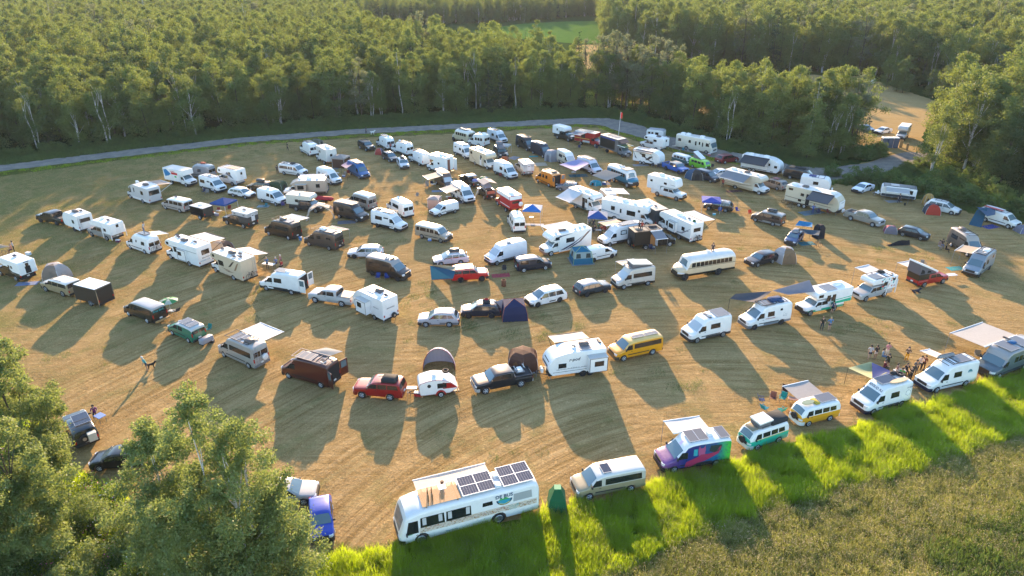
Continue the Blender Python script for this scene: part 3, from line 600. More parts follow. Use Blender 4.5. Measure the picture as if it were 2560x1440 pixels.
def truck_camper(rt, c, s, nr, kd, o):
    L = s['L']; a0 = s['bed'][0]+.02; ce = s['cabend']; m = shell(o.get('ccol', (.78,.78,.77))); W = 2.15 if L > 5.5 else 1.95
    zb = 1.2 if L > 5.5 else 1.08; ex = o.get('cex', .35); e = L+ex; zr = o.get('cz', 3.05)
    if kd == 'cab':     # cabover camper
        n0 = o.get('cn', 1.15); pts = [(a0, zb), (e, zb), (e, zr, .15), (n0+.35, zr, .35), (n0, 2.45, .3), (n0+.15, 2.08, .1), (ce+.1, 2.03), (a0, 2.0)]
    elif kd == 'slope': pts = [(a0, zb), (e, zb), (e+.05, zr-.1, .25), (n0_ := 2.2, zr, .3), (1.3, 2.4, .15), (1.5, 2.05, .08), (a0, 2.02)]
    elif kd == 'pop':   # low pop-up: base box, canvas, lid over the cab
        pts = [(a0, zb), (e, zb), (e, 2.0), (a0, 2.0)]
    W = min(W, s['W']+.2); h = house(rt, L, W, pts, m if kd != 'pop' else paint(o.get('bcol', (.05,.05,.055))), name='camper_body'); h.near = nr
    if kd == 'pop':
        mb = MB(); q = [(L/2-(ce-1.3), -W/2+.05), (L/2-(ce-1.3), W/2-.05), (L/2-e, W/2-.05), (L/2-e, -W/2+.05)]
        mb.slab([(x, y, 2.02) for x, y in q], (0, 0, .52), cloth((.55,.55,.56))); part('canvas_wall', mb, rt)
        l_ = MB(); l_.box((L/2-e-.03, -W/2, 2.54), (L/2-(ce-1.35), W/2, 2.68), m, .05); part('camper_roof', l_, rt)
        for a in (ce-.9, e-1.0):
            for sg in (1, -1): w_ = MB(); w_.box((L/2-a-.4, sg*(W/2-.03)-.02, 2.15), (L/2-a, sg*(W/2-.03)+.02, 2.42), GREY); part('window', w_, rt)
        h.Z = lambda a: 2.68; h.zedge = 2.55
    for q in o.get('cw', ()): hwin(h, nr, *q)
    for q in o.get('fw', ()): hwin(h, -nr, *q)
    y = 0; d = MB(); dm = DARK if o.get('open') else shell((.7,.7,.7)); d.box((-L/2-ex-.03, -.33, zb+.08), (-L/2-ex+.01, .33, zb+1.65 if kd != 'pop' else 2.35), dm); dd = part('camper_door', d, rt)
    w_ = MB(); w_.box((-L/2-ex-.045, -.2, zb+1.0), (-L/2-ex-.02, .2, zb+1.45 if kd != 'pop' else 2.1), GLASS); part('door_window', w_, dd)
    if o.get('jacks'):
        for sg in (1, -1):
            for a in (a0+.3, e-.1): j = MB(); j.box((L/2-a-.04, sg*(W/2+.1)-.04, .45), (L/2-a+.04, sg*(W/2+.1)+.04, 2.3), WHT); part('jack_leg', j, rt)
    extras(h, o); 
    for f in o.get('cfun', ()): f(h, rt)
def motorhome(F, R, L, label, name='motorhome', cat='motorhome', col=(.78,.78,.76), cabcol=None, wb=None, shape='C', H=3.15, W=2.35, near=None, low=None, group=None, x='b', **o):
    """cab-forward chassis with a wide box behind it"""
    s = dict(K['cab']); wb = wb or L*.58; fo = .95; xm = L/2-(fo+wb/2); c0, ang, nr, ln = place(F, R, W, xm, 0, near); CHK.append((label[:40], round(ln/wb, 2)))
    rt = root(name, c0, ang, label, cat, group); cm = paint(cabcol or col)
    # cab lofted in its own frame, shifted to the front
    cb = bpy.data.objects.new('cab', None); off = L/2-s['L']/2
    tmp = []; before = set(COL.objects)
    b = vbody(rt, dict(s, wb=99), nr, cm, rg=0, wsm=SHADE if o.get('ws') == 'sh' else None, plate=0, bump=paint(o['bump']) if 'bump' in o else BLK)
    for ob in COL.objects:
        if ob not in before and ob.parent == rt: ob.location.x += off
    for ob in [q for q in rt.children if q.name.split('.')[0] in ('rear_bumper', 'taillight')]: bpy.data.objects.remove(ob)
    for ob in rt.children:
        if ob.name.split('.')[0] == 'body': ob.name = 'cab'
    zf = .42
    if shape == 'C': pts = [(2.15, zf), (L, zf), (L, H, .08), (1.15, H, .45), (.62, 2.62, .4), (.78, 2.22, .15), (1.75, 2.06), (2.15, 1.9)]
    elif shape == 'B': pts = [(2.1, zf), (L, zf), (L+.0, H-.1, .3), (3.0, H, .3), (1.6, 2.45, .5), (1.25, 2.2, .1), (1.7, 2.05), (2.1, 1.9)]
    elif shape == 'box': pts = [(2.3, .8), (L, .8), (L, H, .04), (2.3, H, .04)]
    elif shape == 'mom': pts = [(2.3, .8), (L, .8), (L, H, .04), (1.0, H, .04), (1.0, H-.95, .04), (2.3, H-.95)]
    h = house(rt, L, W, pts, shell(col) if o.get('gloss') is None else paint(col), roofm=shell(o['rf']) if 'rf' in o else None); h.near = nr
    wr = .38; bx = L/2-fo-wb
    if low: 
        for sg in (1, -1): decal(h, paint(low), [(2.2, zf+.02), (2.2, zf+.42), (L-.04, zf+.42), (L-.04, zf+.02)], sg, name='skirt')
    for sg in (1, -1):      # wheel well in the skirt
        mb = MB(); N = 10; P = [(bx+.47*math.cos(math.pi*i/N), sg*(W/2+.008), wr*.75+.47*math.sin(math.pi*i/N)) for i in range(N+1)]
        mb.slab(P, (0, -sg*.3, 0), DARK); part('wheel_well', mb, rt)
    wheels(rt, [L/2-fo], W/2-.3, wr, o.get('rim', 'w')); wheels(rt, [bx], W/2-.12, wr, o.get('rim', 'w'))
    finish_house(h, o, nr, zf); ALLV.append(rt); return h
def finish_house(h, o, nr, zf):
    L, W, rt = h.L, h.W, h.rt; 
    for q in o.get('nw', ()): hwin(h, nr, *q)
    for q in o.get('fw', o.get('nw', ())): hwin(h, -nr, *q)
    if o.get('rw'):
        for q in ([o['rw']] if isinstance(o['rw'], tuple) else []) or [(0, .75, 1.7, 2.25)]:
            mb = MB(); mb.box((-L/2-.012, q[0]-q[1]-.05, q[2]-.05), (-L/2+.02, q[0]+q[1]+.05, q[3]+.05), BLK); fr = part('window_frame', mb, rt)
            mb = MB(); mb.box((-L/2-.022, q[0]-q[1], q[2]), (-L/2+.02, q[0]+q[1], q[3]), GLASS); part('window', mb, fr)
    for sg in (1, -1):
        mb = MB(); y0, y1 = sorted((sg*(W/2-.22), sg*(W/2-.08))); mb.box((-L/2-.03, y0, zf+.35), (-L/2+.01, y1, zf+.6), REDL); part('taillight', mb, rt)
    mb = MB(); mb.box((-L/2-.1, -W/2+.1, zf-.05), (-L/2+.02, W/2-.1, zf+.1), BLK); part('rear_bumper', mb, rt)
    d = o.get('door')
    if d:
        sg = d[1]*nr; y = W/2; mb = MB(); X0, X1 = L/2-d[0]-.65, L/2-d[0]; y0, y1 = sorted((sg*(y-.02), sg*(y+.014)))
        mb.box((X0, y0, zf+.1), (X1, y1, zf+1.95), DARK if len(d) > 2 else shell((.68,.68,.68))); dd = part('door', mb, rt)
        mb = MB(); y0, y1 = sorted((sg*(y-.02), sg*(y+.022))); mb.box((X0+.15, y0, zf+1.2), (X1-.15, y1, zf+1.7), GLASS); part('door_window', mb, dd)
    sl = o.get('slide')
    if sl:
        a0, a1, z0, z1, dp = sl[:5]; sg = nr*(sl[5] if len(sl) > 5 else 1); y0, y1 = sorted((sg*(W/2-.05), sg*(W/2+dp)))
        mb = MB(); mb.box((L/2-a1, y0, z0), (L/2-a0, y1, z1), h.obj.data.materials[0]); so = part('slide_out', mb, rt)
        t = MB(); ya, yb = sorted((sg*(W/2-.02), sg*(W/2+dp+.03))); t.box((L/2-a1-.03, ya, z1), (L/2-a0+.03, yb, z1+.04), M((.5,.48,.45), .6)); part('slide_topper', t, so)
        ed = MB(); q = .05
        for xx in (L/2-a1, L/2-a0-q): ed.box((xx-.004, min(sg*(W/2+dp), sg*(W/2+dp+.012)), z0), (xx+q+.004, max(sg*(W/2+dp), sg*(W/2+dp+.012)), z1), BLK)
        for zz in (z0, z1-q): ed.box((L/2-a1, min(sg*(W/2+dp), sg*(W/2+dp+.01)), zz-.003), (L/2-a0, max(sg*(W/2+dp), sg*(W/2+dp+.01)), zz+q-.003), BLK)
        part('slide_trim', ed, so)
        hy = h.Y; h.Y = lambda a, z: W/2+dp
        for q in o.get('slw', [(a0+.5, a1-.5, z0+.7, z1-.35)]): hwin(h, sg, *q)
        for f in o.get('slf', ()): f(h)
        h.Y = hy
    extras(h, o)
def trailer(F, R, L, label, pts, zf=.5, W=2.3, name='travel_trailer', cat='trailer', col=(.78,.78,.77), axle=None, near=None, group=None, tongue=1.1, wr=.34, prop=1, **o):
    c0, ang, nr, ln = place(F, R, W, 0, zf, near); CHK.append((label[:40], round(ln/L, 2)))
    rt = root(name, c0, ang, label, cat, group)
    h = house(rt, L, W, pts, paint(col) if o.get('gloss') else shell(col), roofm=shell(o['rf']) if 'rf' in o else None, bev=o.get('bev', .05)); h.near = nr
    axs = axle if axle is not None else [.5*L+.1]
    for a in axs:
        x = L/2-a
        for sg in (1, -1):
            mb = MB(); N = 10; P = [(x+wr*1.2*math.cos(math.pi*i/N), sg*(W/2+.012), wr*.9+wr*1.2*math.sin(math.pi*i/N)) for i in range(N+1)]
            mb.slab(P, (0, -sg*.26, 0), o.get('fender', DARK)); part('wheel_well', mb, rt)
        wheels(rt, [x], W/2-.08, wr, o.get('rim', 'w'))
    mb = MB(); mb.box((-L/2+.1, -W/2+.2, zf-.1), (L/2-.1, W/2-.2, zf-.005), BLK); 
    for sg in (1, -1): mb.tube((L/2-.2, sg*W*.32, zf-.03), (L/2+tongue, 0, zf-.03), .045, BLK, 4)
    mb.tube((L/2+tongue-.2, 0, 0), (L/2+tongue-.2, 0, zf+.25), .035, GREY, 6); mb.box((L/2+tongue-.05, -.06, zf-.05), (L/2+tongue+.15, .06, zf+.06), GREY)
    part('frame', mb, rt)
    if prop:
        for sg in (1, -1): p_ = MB(); p_.lathe([(.05, zf-.02), (.15, zf+.04), (.155, zf+.4), (.12, zf+.5), (.05, zf+.52)], WHT, 12, c=(L/2+.35, sg*.18, 0)); part('propane_tank', p_, rt, 50)
    for a in (.35, L-.35):
        for sg in (1, -1): j = MB(); j.tube((L/2-a, sg*(W/2-.25), 0), (L/2-a, sg*(W/2-.35), zf), .03, GREY, 5); part('stabiliser', j, rt)
    finish_house(h, o, nr, zf); ALLV.append(rt); return h
# ------------------------------------------------------------------ people, dogs, furniture, tents
BM = __import__('bmesh')
SKIN = [(.42,.26,.18), (.30,.17,.11), (.5,.33,.24)]
POSES = {}
def skeleton(pose):
    """joints (x right, y forward, z up), radii, parents; one connected tree from the pelvis"""
    V = []; E = []; Rr = []; T = []
    def j(p, r, par, t): V.append(Vector(p)); Rr.append(r); T.append(t); (E.append((par, len(V)-1)) if par is not None else None); return len(V)-1
    lean = {'walk': .05, 'bend': .2}.get(pose, 0.0); sit = pose == 'sit'; hz = .47 if sit else .92
    pel = j((0,0,hz), .125, None, 'p'); wst = j((0,lean*.3,hz+.2), .12, pel, 's'); ch = j((0,lean*.7,hz+.40), .145, wst, 's')
    nk = j((0,lean+.0,hz+.57), .06, ch, 'k'); hd = j((0,lean+.03,hz+.67), .085, nk, 'k'); ht = j((0,lean+.03,hz+.77), .085, hd, 'h')
    nose = j((0,lean+.125,hz+.68), .016, hd, 'k')
    for sg in (1, -1):
        sh = j((sg*.18,lean*.85,hz+.51), .07, ch, 's')
        if pose == 'hip': el = (sg*.36,-.03,hz+.27); wr = (sg*.20,.10,hz+.10)
        elif pose == 'phone' or pose == 'fold': el = (sg*.25,.05+lean,hz+.27); wr = (sg*.06,.26+lean,hz+.36)
        elif pose == 'sit': el = (sg*.25,.08,hz+.27); wr = (sg*.2,.33,hz+.2)
        elif pose == 'walk': el = (sg*.25,lean-.05*sg,hz+.24); wr = (sg*.24,.12*sg+lean+.05,hz+.02)
        elif pose == 'reach': el = (sg*.3,.15,hz+.42); wr = (sg*.28,.35,hz+.55)
        else: el = (sg*.25,0+lean*.5,hz+.24); wr = (sg*.24,.06+lean,hz+.0)
        e = j(el, .048, sh, 's'); e2 = j(Vector(el)*.5+Vector(wr)*.5, .04, e, 'k'); w_ = j(wr, .028, e2, 'k')
        d = (Vector(wr)-Vector(el)).normalized(); palm = j(Vector(wr)+d*.08, .034, w_, 'k'); side = d.cross(Vector((1,0,0))).normalized()
        for i, ln in enumerate((.065,.075,.07,.055)): 
            b = Vector(wr)+d*.10+side*((i-1.5)*.021); q = j(b, .010, palm, 'k'); j(b+d*ln+Vector((-sg*.015,0,0)), .008, q, 'k')
        j(Vector(wr)+d*.08+side*-.055, .010, palm, 'k')
        st = {'walk': .22*sg, 'bend': .06*sg}.get(pose, .02*sg)
        hp = j((sg*.09,0,hz-.04), .10, pel, 'p')
        if sit: kn = (sg*.12,.42,hz-.02); an = (sg*.13,.44,.09)
        else: kn = (sg*.11,st*.6+.03,.5); an = (sg*.12,st,.09)
        md = j(Vector((sg*.09,0,hz-.04))*.5+Vector(kn)*.5, .082, hp, 'p'); k_ = j(kn, .06, md, 'l'); cf = j(Vector(kn)*.6+Vector(an)*.4, .055, k_, 'l'); a_ = j(an, .036, cf, 'l')
        he = j(Vector(an)+Vector((0,.03,-.05)), .036, a_, 'f'); j(Vector(an)+Vector((0,.15,-.06)), .03, he, 'f')
    return V, E, Rr, T
def pose_mesh(pose):
    if pose in POSES: return POSES[pose]
    V, E, Rr, T = skeleton(pose); me = bpy.data.meshes.new('sk'); me.from_pydata(V, E, []); o = bpy.data.objects.new('sk', me); COL.objects.link(o)
    md = o.modifiers.new('s', 'SKIN'); sv = me.skin_vertices[0].data
    for i, r in enumerate(Rr): sv[i].radius = (r, r*(.78 if T[i] in 'sp' and i < 3 else 1)); sv[i].use_root = (i == 0)
    md.use_smooth_shade = True; ss = o.modifiers.new('b', 'SUBSURF'); ss.levels = 1
    dg = bpy.context.evaluated_depsgraph_get(); m2 = bpy.data.meshes.new_from_object(o.evaluated_get(dg)); bpy.data.objects.remove(o); bpy.data.meshes.remove(me)
    Vn = np.array(V); cc = np.array([p.center for p in m2.polygons]); idx = []
    segs = [(a, b) for a, b in E]; A = Vn[[a for a, b in segs]]; B = Vn[[b for a, b in segs]]
    for p in cc:
        t = np.clip(((p-A)*(B-A)).sum(1)/np.maximum(((B-A)**2).sum(1), 1e-9), 0, 1); q = A+(B-A)*t[:, None]; d = ((p-q)**2).sum(1); k = int(d.argmin()); idx.append(T[segs[k][1]])
    POSES[pose] = (m2, idx); return POSES[pose]
PEOPLE = []
def person(pt, face, shirt, pants, label, pose='stand', hair=(.03,.02,.015), skin=0, shorts=False, sleeve=False, z=0.0, group=None, s=1.0, skirt=None):
    """pt = ground point, face = direction in degrees the person looks (0 = away from camera, 180 = towards it)"""
    m0, idx = pose_mesh(pose); me = m0.copy(); me.name = 'body'
    mats = {'s': cloth(shirt), 'p': cloth(pants), 'l': M(SKIN[skin], .6) if shorts else cloth(pants), 'k': M(SKIN[skin], .6), 'h': M(SKIN[skin], .6), 'f': M((.08,.08,.09), .7)}
    me.materials.clear(); ks = list('splkhf')[:]; ks = ['s', 'p', 'l', 'k', 'h', 'f']
    for k in ks: me.materials.append(mats[k])
    me.polygons.foreach_set('material_index', [ks.index(t) for t in idx]); me.shade_smooth()
    rt = root('person', (pt.x, pt.y, z), math.radians(-face), label, 'person', group); rt.scale = (s, s, s)
    link('body', me, rt); hz = {'sit': .47}.get(pose, .92); ln = {'walk': .05, 'bend': .2}.get(pose, 0)
    h = MB(); c = (0, ln+.01, 0); h.lathe([(.09, hz+.64), (.112, hz+.72), (.105, hz+.80), (.07, hz+.855), (.015, hz+.875)], M(hair, .8), 10, c=c, sy=1.08)
    # open the face side: keep the hair cap behind the brow
    hm = h.mesh('hair', 60)
    for v in hm.vertices:
        if v.co.z < hz+.77 and v.co.y > ln+.03: v.co.y = ln+.03
    link('hair', hm, rt); PEOPLE.append(rt); return rt
def dog(pt, face, colr, label, pose='stand', s=1.0):
    rt = root('dog', (pt.x, pt.y, 0), math.radians(-face), label, 'dog'); V = []; E = []; Rr = []
    def j(p, r, par): V.append(Vector(p)*s); Rr.append(r*s); (E.append((par, len(V)-1)) if par is not None else None); return len(V)-1
    z0 = .48 if pose == 'stand' else .2
    ch = j((0,.22,z0), .13, None); mid = j((0,0,z0+.01), .115, ch); hp = j((0,-.24,z0+.02), .10, mid); tl = j((0,-.38,z0+.08), .03, hp); j((0,-.55,z0+.16), .02, tl)
    nk = j((0,.36,z0+.14), .075, ch); hd = j((0,.44,z0+.24), .08, nk); mz = j((0,.56,z0+.21), .045, hd); j((0,.62,z0+.20), .03, mz)
    for sg in (1,-1):
        j((sg*.05,.42,z0+.34), .02, hd)
        if pose == 'stand':
            a = j((sg*.08,.24,z0-.1), .05, ch); b = j((sg*.08,.22,.22), .032, a); c = j((sg*.08,.24,.03), .03, b); j((sg*.08,.30,.025), .025, c)
            a = j((sg*.09,-.22,z0-.1), .07, hp); b = j((sg*.09,-.16,.27), .045, a); c = j((sg*.09,-.31,.16), .028, b); d = j((sg*.09,-.28,.03), .028, c); j((sg*.09,-.22,.025), .024, d)
        else:
            a = j((sg*.13,.3,.08), .045, ch); j((sg*.12,.52,.04), .03, a); a = j((sg*.17,-.2,.1), .075, hp); j((sg*.2,.0,.05), .035, a)
    me = bpy.data.meshes.new('sk'); me.from_pydata(V, E, []); o = bpy.data.objects.new('sk', me); COL.objects.link(o)
    md = o.modifiers.new('s', 'SKIN'); sv = me.skin_vertices[0].data
    for i, r in enumerate(Rr): sv[i].radius = (r, r); sv[i].use_root = (i == 0)
    md.use_smooth_shade = True; ss = o.modifiers.new('b', 'SUBSURF'); ss.levels = 1
    dg = bpy.context.evaluated_depsgraph_get(); m2 = bpy.data.meshes.new_from_object(o.evaluated_get(dg)); bpy.data.objects.remove(o); bpy.data.meshes.remove(me)
    m2.materials.clear(); m2.materials.append(M(colr, .9)); link('body', m2, rt); return rt
def sheetpart(name, pts, par, mat, n=6, sag=0.0, t=.012):
    """thin four-cornered cloth with sag"""
    A, B, C_, D = [Vector(p) for p in pts]; vs = []
    for i in range(n+1):
        for j in range(n+1):
            u, v = i/n, j/n; p = A*(1-u)*(1-v)+B*u*(1-v)+C_*u*v+D*(1-u)*v; p = p-Vector((0,0,sag*math.sin(math.pi*u)*math.sin(math.pi*v))); vs.append(p)
    # concave edges of a stretched tarp
    fs = [(i*(n+1)+j, (i+1)*(n+1)+j, (i+1)*(n+1)+j+1, i*(n+1)+j+1) for i in range(n) for j in range(n)]
    k = len(vs); vs += [v-Vector((0,0,t)) for v in vs]; fs += [tuple(reversed([q+k for q in f])) for f in fs]
    mb = MB().add(vs, fs, mat); return part(name, mb, par, 50)
def camp_chair(pt, face, colr, label, group=None, name='camp_chair'):
    rt = root(name, (pt.x, pt.y, 0), math.radians(-face), label, 'chair', group); m = cloth(colr)
    s = MB(); s.slab([(-.25,-.2,.40),(.25,-.2,.40),(.27,.27,.46),(-.27,.27,.46)], (0,0,.025), m); part('seat', s, rt)
    b = MB(); b.slab([(-.25,-.22,.42),(.25,-.22,.42),(.27,-.42,.92),(-.27,-.42,.92)], (0,.025,0), m); part('backrest', b, rt)
    for sg in (1,-1):
        a = MB(); a.box((sg*.3-.03,-.3,.62),(sg*.3+.03,.25,.65), m); part('armrest', a, rt)
        for y0, y1 in ((-.3,.25),(.25,-.3)): l_ = MB(); l_.tube((sg*.3,y0,0),(sg*.3,y1,.63 if y1 > 0 else .85), .012, GREY, 4); part('leg', l_, rt)
    return rt
def table(pt, face, colr, label, lx=1.2, ly=.6, h=.72, name='folding_table', clothc=None):
    rt = root(name, (pt.x, pt.y, 0), math.radians(-face), label, 'table'); t = MB(); t.box((-lx/2,-ly/2,h-.04),(lx/2,ly/2,h), M(colr, .5), .01); part('tabletop', t, rt)
    for sx in (1,-1):
        for sy in (1,-1): l_ = MB(); l_.tube((sx*(lx/2-.08),sy*(ly/2-.06),0),(sx*(lx/2-.12),sy*(ly/2-.08),h-.04), .016, GREY, 4); part('leg', l_, rt)
    return rt
def small(name, pt, mb, label, cat, face=0, group=None, z=0, smooth=None):
    o = link(name, mb.mesh(name, smooth)); o.location = (pt.x, pt.y, z); o.rotation_euler = (0,0,math.radians(-face)); return tag(o, label, cat, group)
def cooler(pt, face, colr, label, lid=(.75,.75,.75), s=1.0):
    rt = root('cooler', (pt.x, pt.y, 0), math.radians(-face), label, 'cooler'); b = MB(); b.box((-.33*s,-.2*s,0),(.33*s,.2*s,.34*s), M(colr, .5), .02); part('body', b, rt); l_ = MB(); l_.box((-.35*s,-.22*s,.34*s),(.35*s,.22*s,.42*s), M(lid, .5), .02); part('lid', l_, rt); return rt
def mat_(pt, face, lx, ly, colr, label, name='ground_mat', cat='mat'):
    mb = MB(); mb.box((-lx/2,-ly/2,.004),(lx/2,ly/2,.022), cloth(colr)); return small(name, pt, mb, label, cat, face)
def gazebo(cen, face, s, h, hp, cols, label, name='gazebo', wall=None):
    rt = root(name, (cen.x, cen.y, 0), math.radians(-face), label, 'canopy'); q = s/2; P = [(-q,-q),(q,-q),(q,q),(-q,q)]
    cv = MB(); top = (0,0,hp)
    for i in range(4):
        a, b = P[i], P[(i+1) % 4]; m = cloth(cols[i % len(cols)])
        cv.add([(a[0],a[1],h),(b[0],b[1],h),(0,0,hp),(a[0]*.98,a[1]*.98,h-.012),(b[0]*.98,b[1]*.98,h-.012),(0,0,hp-.02)], [(0,1,2),(5,4,3)], m)
        cv.add([(a[0],a[1],h),(b[0],b[1],h),(b[0],b[1],h-.25),(a[0],a[1],h-.25)], [(0,1,2,3)], m)
    part('canopy', cv, rt)
    for a in P: l_ = MB(); l_.box((a[0]*.98-.025,a[1]*.98-.025,0),(a[0]*.98+.025,a[1]*.98+.025,h), M((.6,.6,.6),.4,.4)); part('leg', l_, rt)
    if wall:
        for i in range(4):
            a, b = P[i], P[(i+1) % 4]; w_ = MB(); w_.add([(a[0]*.97,a[1]*.97,.02),(b[0]*.97,b[1]*.97,.02),(b[0]*.97,b[1]*.97,h-.1),(a[0]*.97,a[1]*.97,h-.1)], [(0,1,2,3)], cloth(wall)); part('wall', w_, rt)
    return rt
def dome(cen, face, rx, ry, h, c1, c2, label, name='dome_tent', n=6, vest=None, openf=False, mesh_=None, pole=(.6,.6,.6), cat='tent', flat=1.7):
    """ridged dome tent: n panels meeting in ribs"""
    rt = root(name, (cen.x, cen.y, 0), math.radians(-face), label, cat); K_ = 6; mb = MB()
    def P(i, k, f=1.0):
        a = 2*math.pi*(i+.5)/n; t = k/K_; r = (1-t**flat)**(1/1.5); z = h*math.sin(t*math.pi/2)**.85*(1 if f == 1 else .97)
        return (rx*r*math.cos(a)*f, ry*r*math.sin(a)*f, z)
    for i in range(n):
        m = cloth(c1 if i % 2 == 0 else c2)
        if openf and i == n//4*3: m = cloth(mesh_ or (.05,.05,.05))
        for k in range(K_):
            a, b, c_, d = P(i, k), P(i+1, k), P(i+1, k+1), P(i, k+1); mab = tuple((u+v)/2*.96 if q < 2 else (u+v)/2 for q, (u, v) in enumerate(zip(a, b))); mdc = tuple((u+v)/2*.96 if q < 2 else (u+v)/2 for q, (u, v) in enumerate(zip(d, c_)))
            mb.add([a, mab, mdc, d, b, c_], [(0,1,2,3),(1,4,5,2)], m)
    part('tent_shell', mb, rt)
    for i in range(n if n <= 6 else 0): pm = MB(); pm.path([P(i, k, 1.01) for k in range(K_+1)], .02, M(pole, .5), 4); part('pole', pm, rt)
    dm = MB(); a = 2*math.pi*(n//4*3+.5)/n; a2 = a+2*math.pi/n; q = []
    for u, z in ((.3,.04),(.3,h*.55),(.5,h*.68),(.7,h*.55),(.7,.04)):
        t = min(.99, (math.asin(min(1, (z/h))**(1/.85))/(math.pi/2))); r = (1-t**flat)**(1/1.5)*1.0; x = rx*r*(math.cos(a)*(1-u)+math.cos(a2)*u); y = ry*r*(math.sin(a)*(1-u)+math.sin(a2)*u); q.append((x*1.015, y*1.015, z))
    dm.slab(q, (0,0,.0001), cloth(mesh_ or (.03,.03,.035))); part('tent_door', dm, rt)
    if vest: v_ = MB(); v_.box((-rx*1.1,-ry*1.25,.004),(rx*1.1,ry*1.1,.018), cloth(vest)); part('groundsheet', v_, rt)
    return rt
def cabin_tent(cen, face, lx, ly, h, hp, c1, c2, label, trim=(.6,.6,.6), win=True, gs=None, name='cabin_tent'):
    rt = root(name, (cen.x, cen.y, 0), math.radians(-face), label, 'tent'); x, y = lx/2, ly/2; k = .82
    B = [(-x,-y,0),(x,-y,0),(x,y,0),(-x,y,0)]; m_ = [(-x*.96,-y*.96,h*.5),(x*.96,-y*.96,h*.5),(x*.96,y*.96,h*.5),(-x*.96,y*.96,h*.5)]; T = [(-x*k,-y*k,h),(x*k,-y*k,h),(x*k,y*k,h),(-x*k,y*k,h)]; top = (0,0,hp)
    for i in range(4):
        j = (i+1) % 4; w_ = MB(); w_.add([B[i],B[j],m_[j],m_[i]], [(0,1,2,3)], cloth(c1)); w_.add([m_[i],m_[j],T[j],T[i]], [(0,1,2,3)], cloth(c2)); part('wall', w_, rt)
    r_ = MB()
    for i in range(4): r_.add([T[i],T[(i+1) % 4],top], [(0,1,2)], cloth(c1))
    part('roof', r_, rt)
    for i in range(4): p_ = MB(); p_.path([B[i], m_[i], T[i], top], .02, M(trim, .5), 4); part('pole', p_, rt)
    if win:
        for sgy in (-1, 1):
            for u in (-.5, .5): q = MB(); yy = sgy*y*.93; q.slab([(u*x-.35,yy,h*.52),(u*x+.35,yy,h*.52),(u*x+.28,yy*.93,h*.88),(u*x-.28,yy*.93,h*.88)], (0,sgy*.03,0), M((.02,.03,.03), .7)); part('window', q, rt)
        for sgx in (-1, 1): q = MB(); xx = sgx*x*.95; q.slab([(xx,-.35,h*.5),(xx,.35,h*.5),(xx*.94,.3,h*.88),(xx*.94,-.3,h*.88)], (sgx*.03,0,0), M((.02,.03,.03), .7)); part('window', q, rt)
    if gs: g = MB(); g.box((-x*1.15,-y*1.2,.004),(x*1.15,y*1.2,.02), cloth(gs)); part('groundsheet', g, rt)
    return rt
def tarp(corners, colr, label, poles=(), name='tarp', sag=.25, cat='tarp'):
    cs = [Vector(c) for c in corners]; cen = sum(cs, Vector((0,0,0)))/len(cs); rt = root(name, (cen.x, cen.y, 0), 0, label, cat); P = [c-Vector((cen.x, cen.y, 0)) for c in cs]
    sheetpart('sheet', P, rt, cloth(colr), 8, sag)
    for i in poles: p_ = MB(); p_.tube((P[i].x, P[i].y, 0), P[i], .02, BLK, 5); part('pole', p_, rt)
    return rt
def umbrella(pt, c1, c2, label, r=1.1, h=2.1):
    rt = root('parasol', (pt.x, pt.y, 0), 0, label, 'umbrella'); mb = MB(); N = 8
    for i in range(N):
        a, b = 2*math.pi*i/N, 2*math.pi*(i+1)/N; m = cloth(c1 if i % 2 else c2); mb.add([(r*math.cos(a),r*math.sin(a),h-.3),(r*math.cos(b),r*math.sin(b),h-.3),(r*.5*math.cos(b),r*.5*math.sin(b),h-.07),(r*.5*math.cos(a),r*.5*math.sin(a),h-.07),(0,0,h)], [(0,1,2,3),(3,2,4)], m)
    part('canopy', mb, rt); p_ = MB(); p_.tube((0,0,0),(0,0,h+.06), .02, M((.6,.6,.6),.4,.4), 6); part('pole', p_, rt); return rt
# ------------------------------------------------------------------ ground, road, verges
def nodes_mat(name):
    m = bpy.data.materials.new(name); m.use_nodes = True; return m, m.node_tree.nodes, m.node_tree.links, m.node_tree.nodes['Principled BSDF']
def noise(n, l, vec, scale, detail=4, rough=.6, dist=0.0):
    t = n.new('ShaderNodeTexNoise'); t.inputs['Scale'].default_value = scale; t.inputs['Detail'].default_value = detail; t.inputs['Roughness'].default_value = rough; t.inputs['Distortion'].default_value = dist; l.new(vec, t.inputs['Vector']); return t.outputs[0]
def ramp(n, l, v, a, b, c0=0.0, c1=1.0):
    r = n.new('ShaderNodeMapRange'); r.inputs[1].default_value = a; r.inputs[2].default_value = b; r.inputs[3].default_value = c0; r.inputs[4].default_value = c1; l.new(v, r.inputs[0]); return r.outputs[0]
def mixc(n, l, f, a, b):
    m = n.new('ShaderNodeMix'); m.data_type = 'RGBA'
    if hasattr(f, 'links'): l.new(f, m.inputs[0])
    else: m.inputs[0].default_value = f
    for k, q in ((6, a), (7, b)):
        if hasattr(q, 'links'): l.new(q, m.inputs[k])
        else: m.inputs[k].default_value = (*q, 1)
    return m.outputs[2]
def mathn(n, l, op, a, b=None):
    m = n.new('ShaderNodeMath'); m.operation = op
    for k, q in enumerate((a, b)):
        if q is None: continue
        if hasattr(q, 'links'): l.new(q, m.inputs[k])
        else: m.inputs[k].default_value = q
    return m.outputs[0]
def mapping(n, l, vec, rot, sc):
    m = n.new('ShaderNodeMapping'); l.new(vec, m.inputs[0]); m.inputs['Rotation'].default_value = (0, 0, rot); m.inputs['Scale'].default_value = sc; return m.outputs[0]
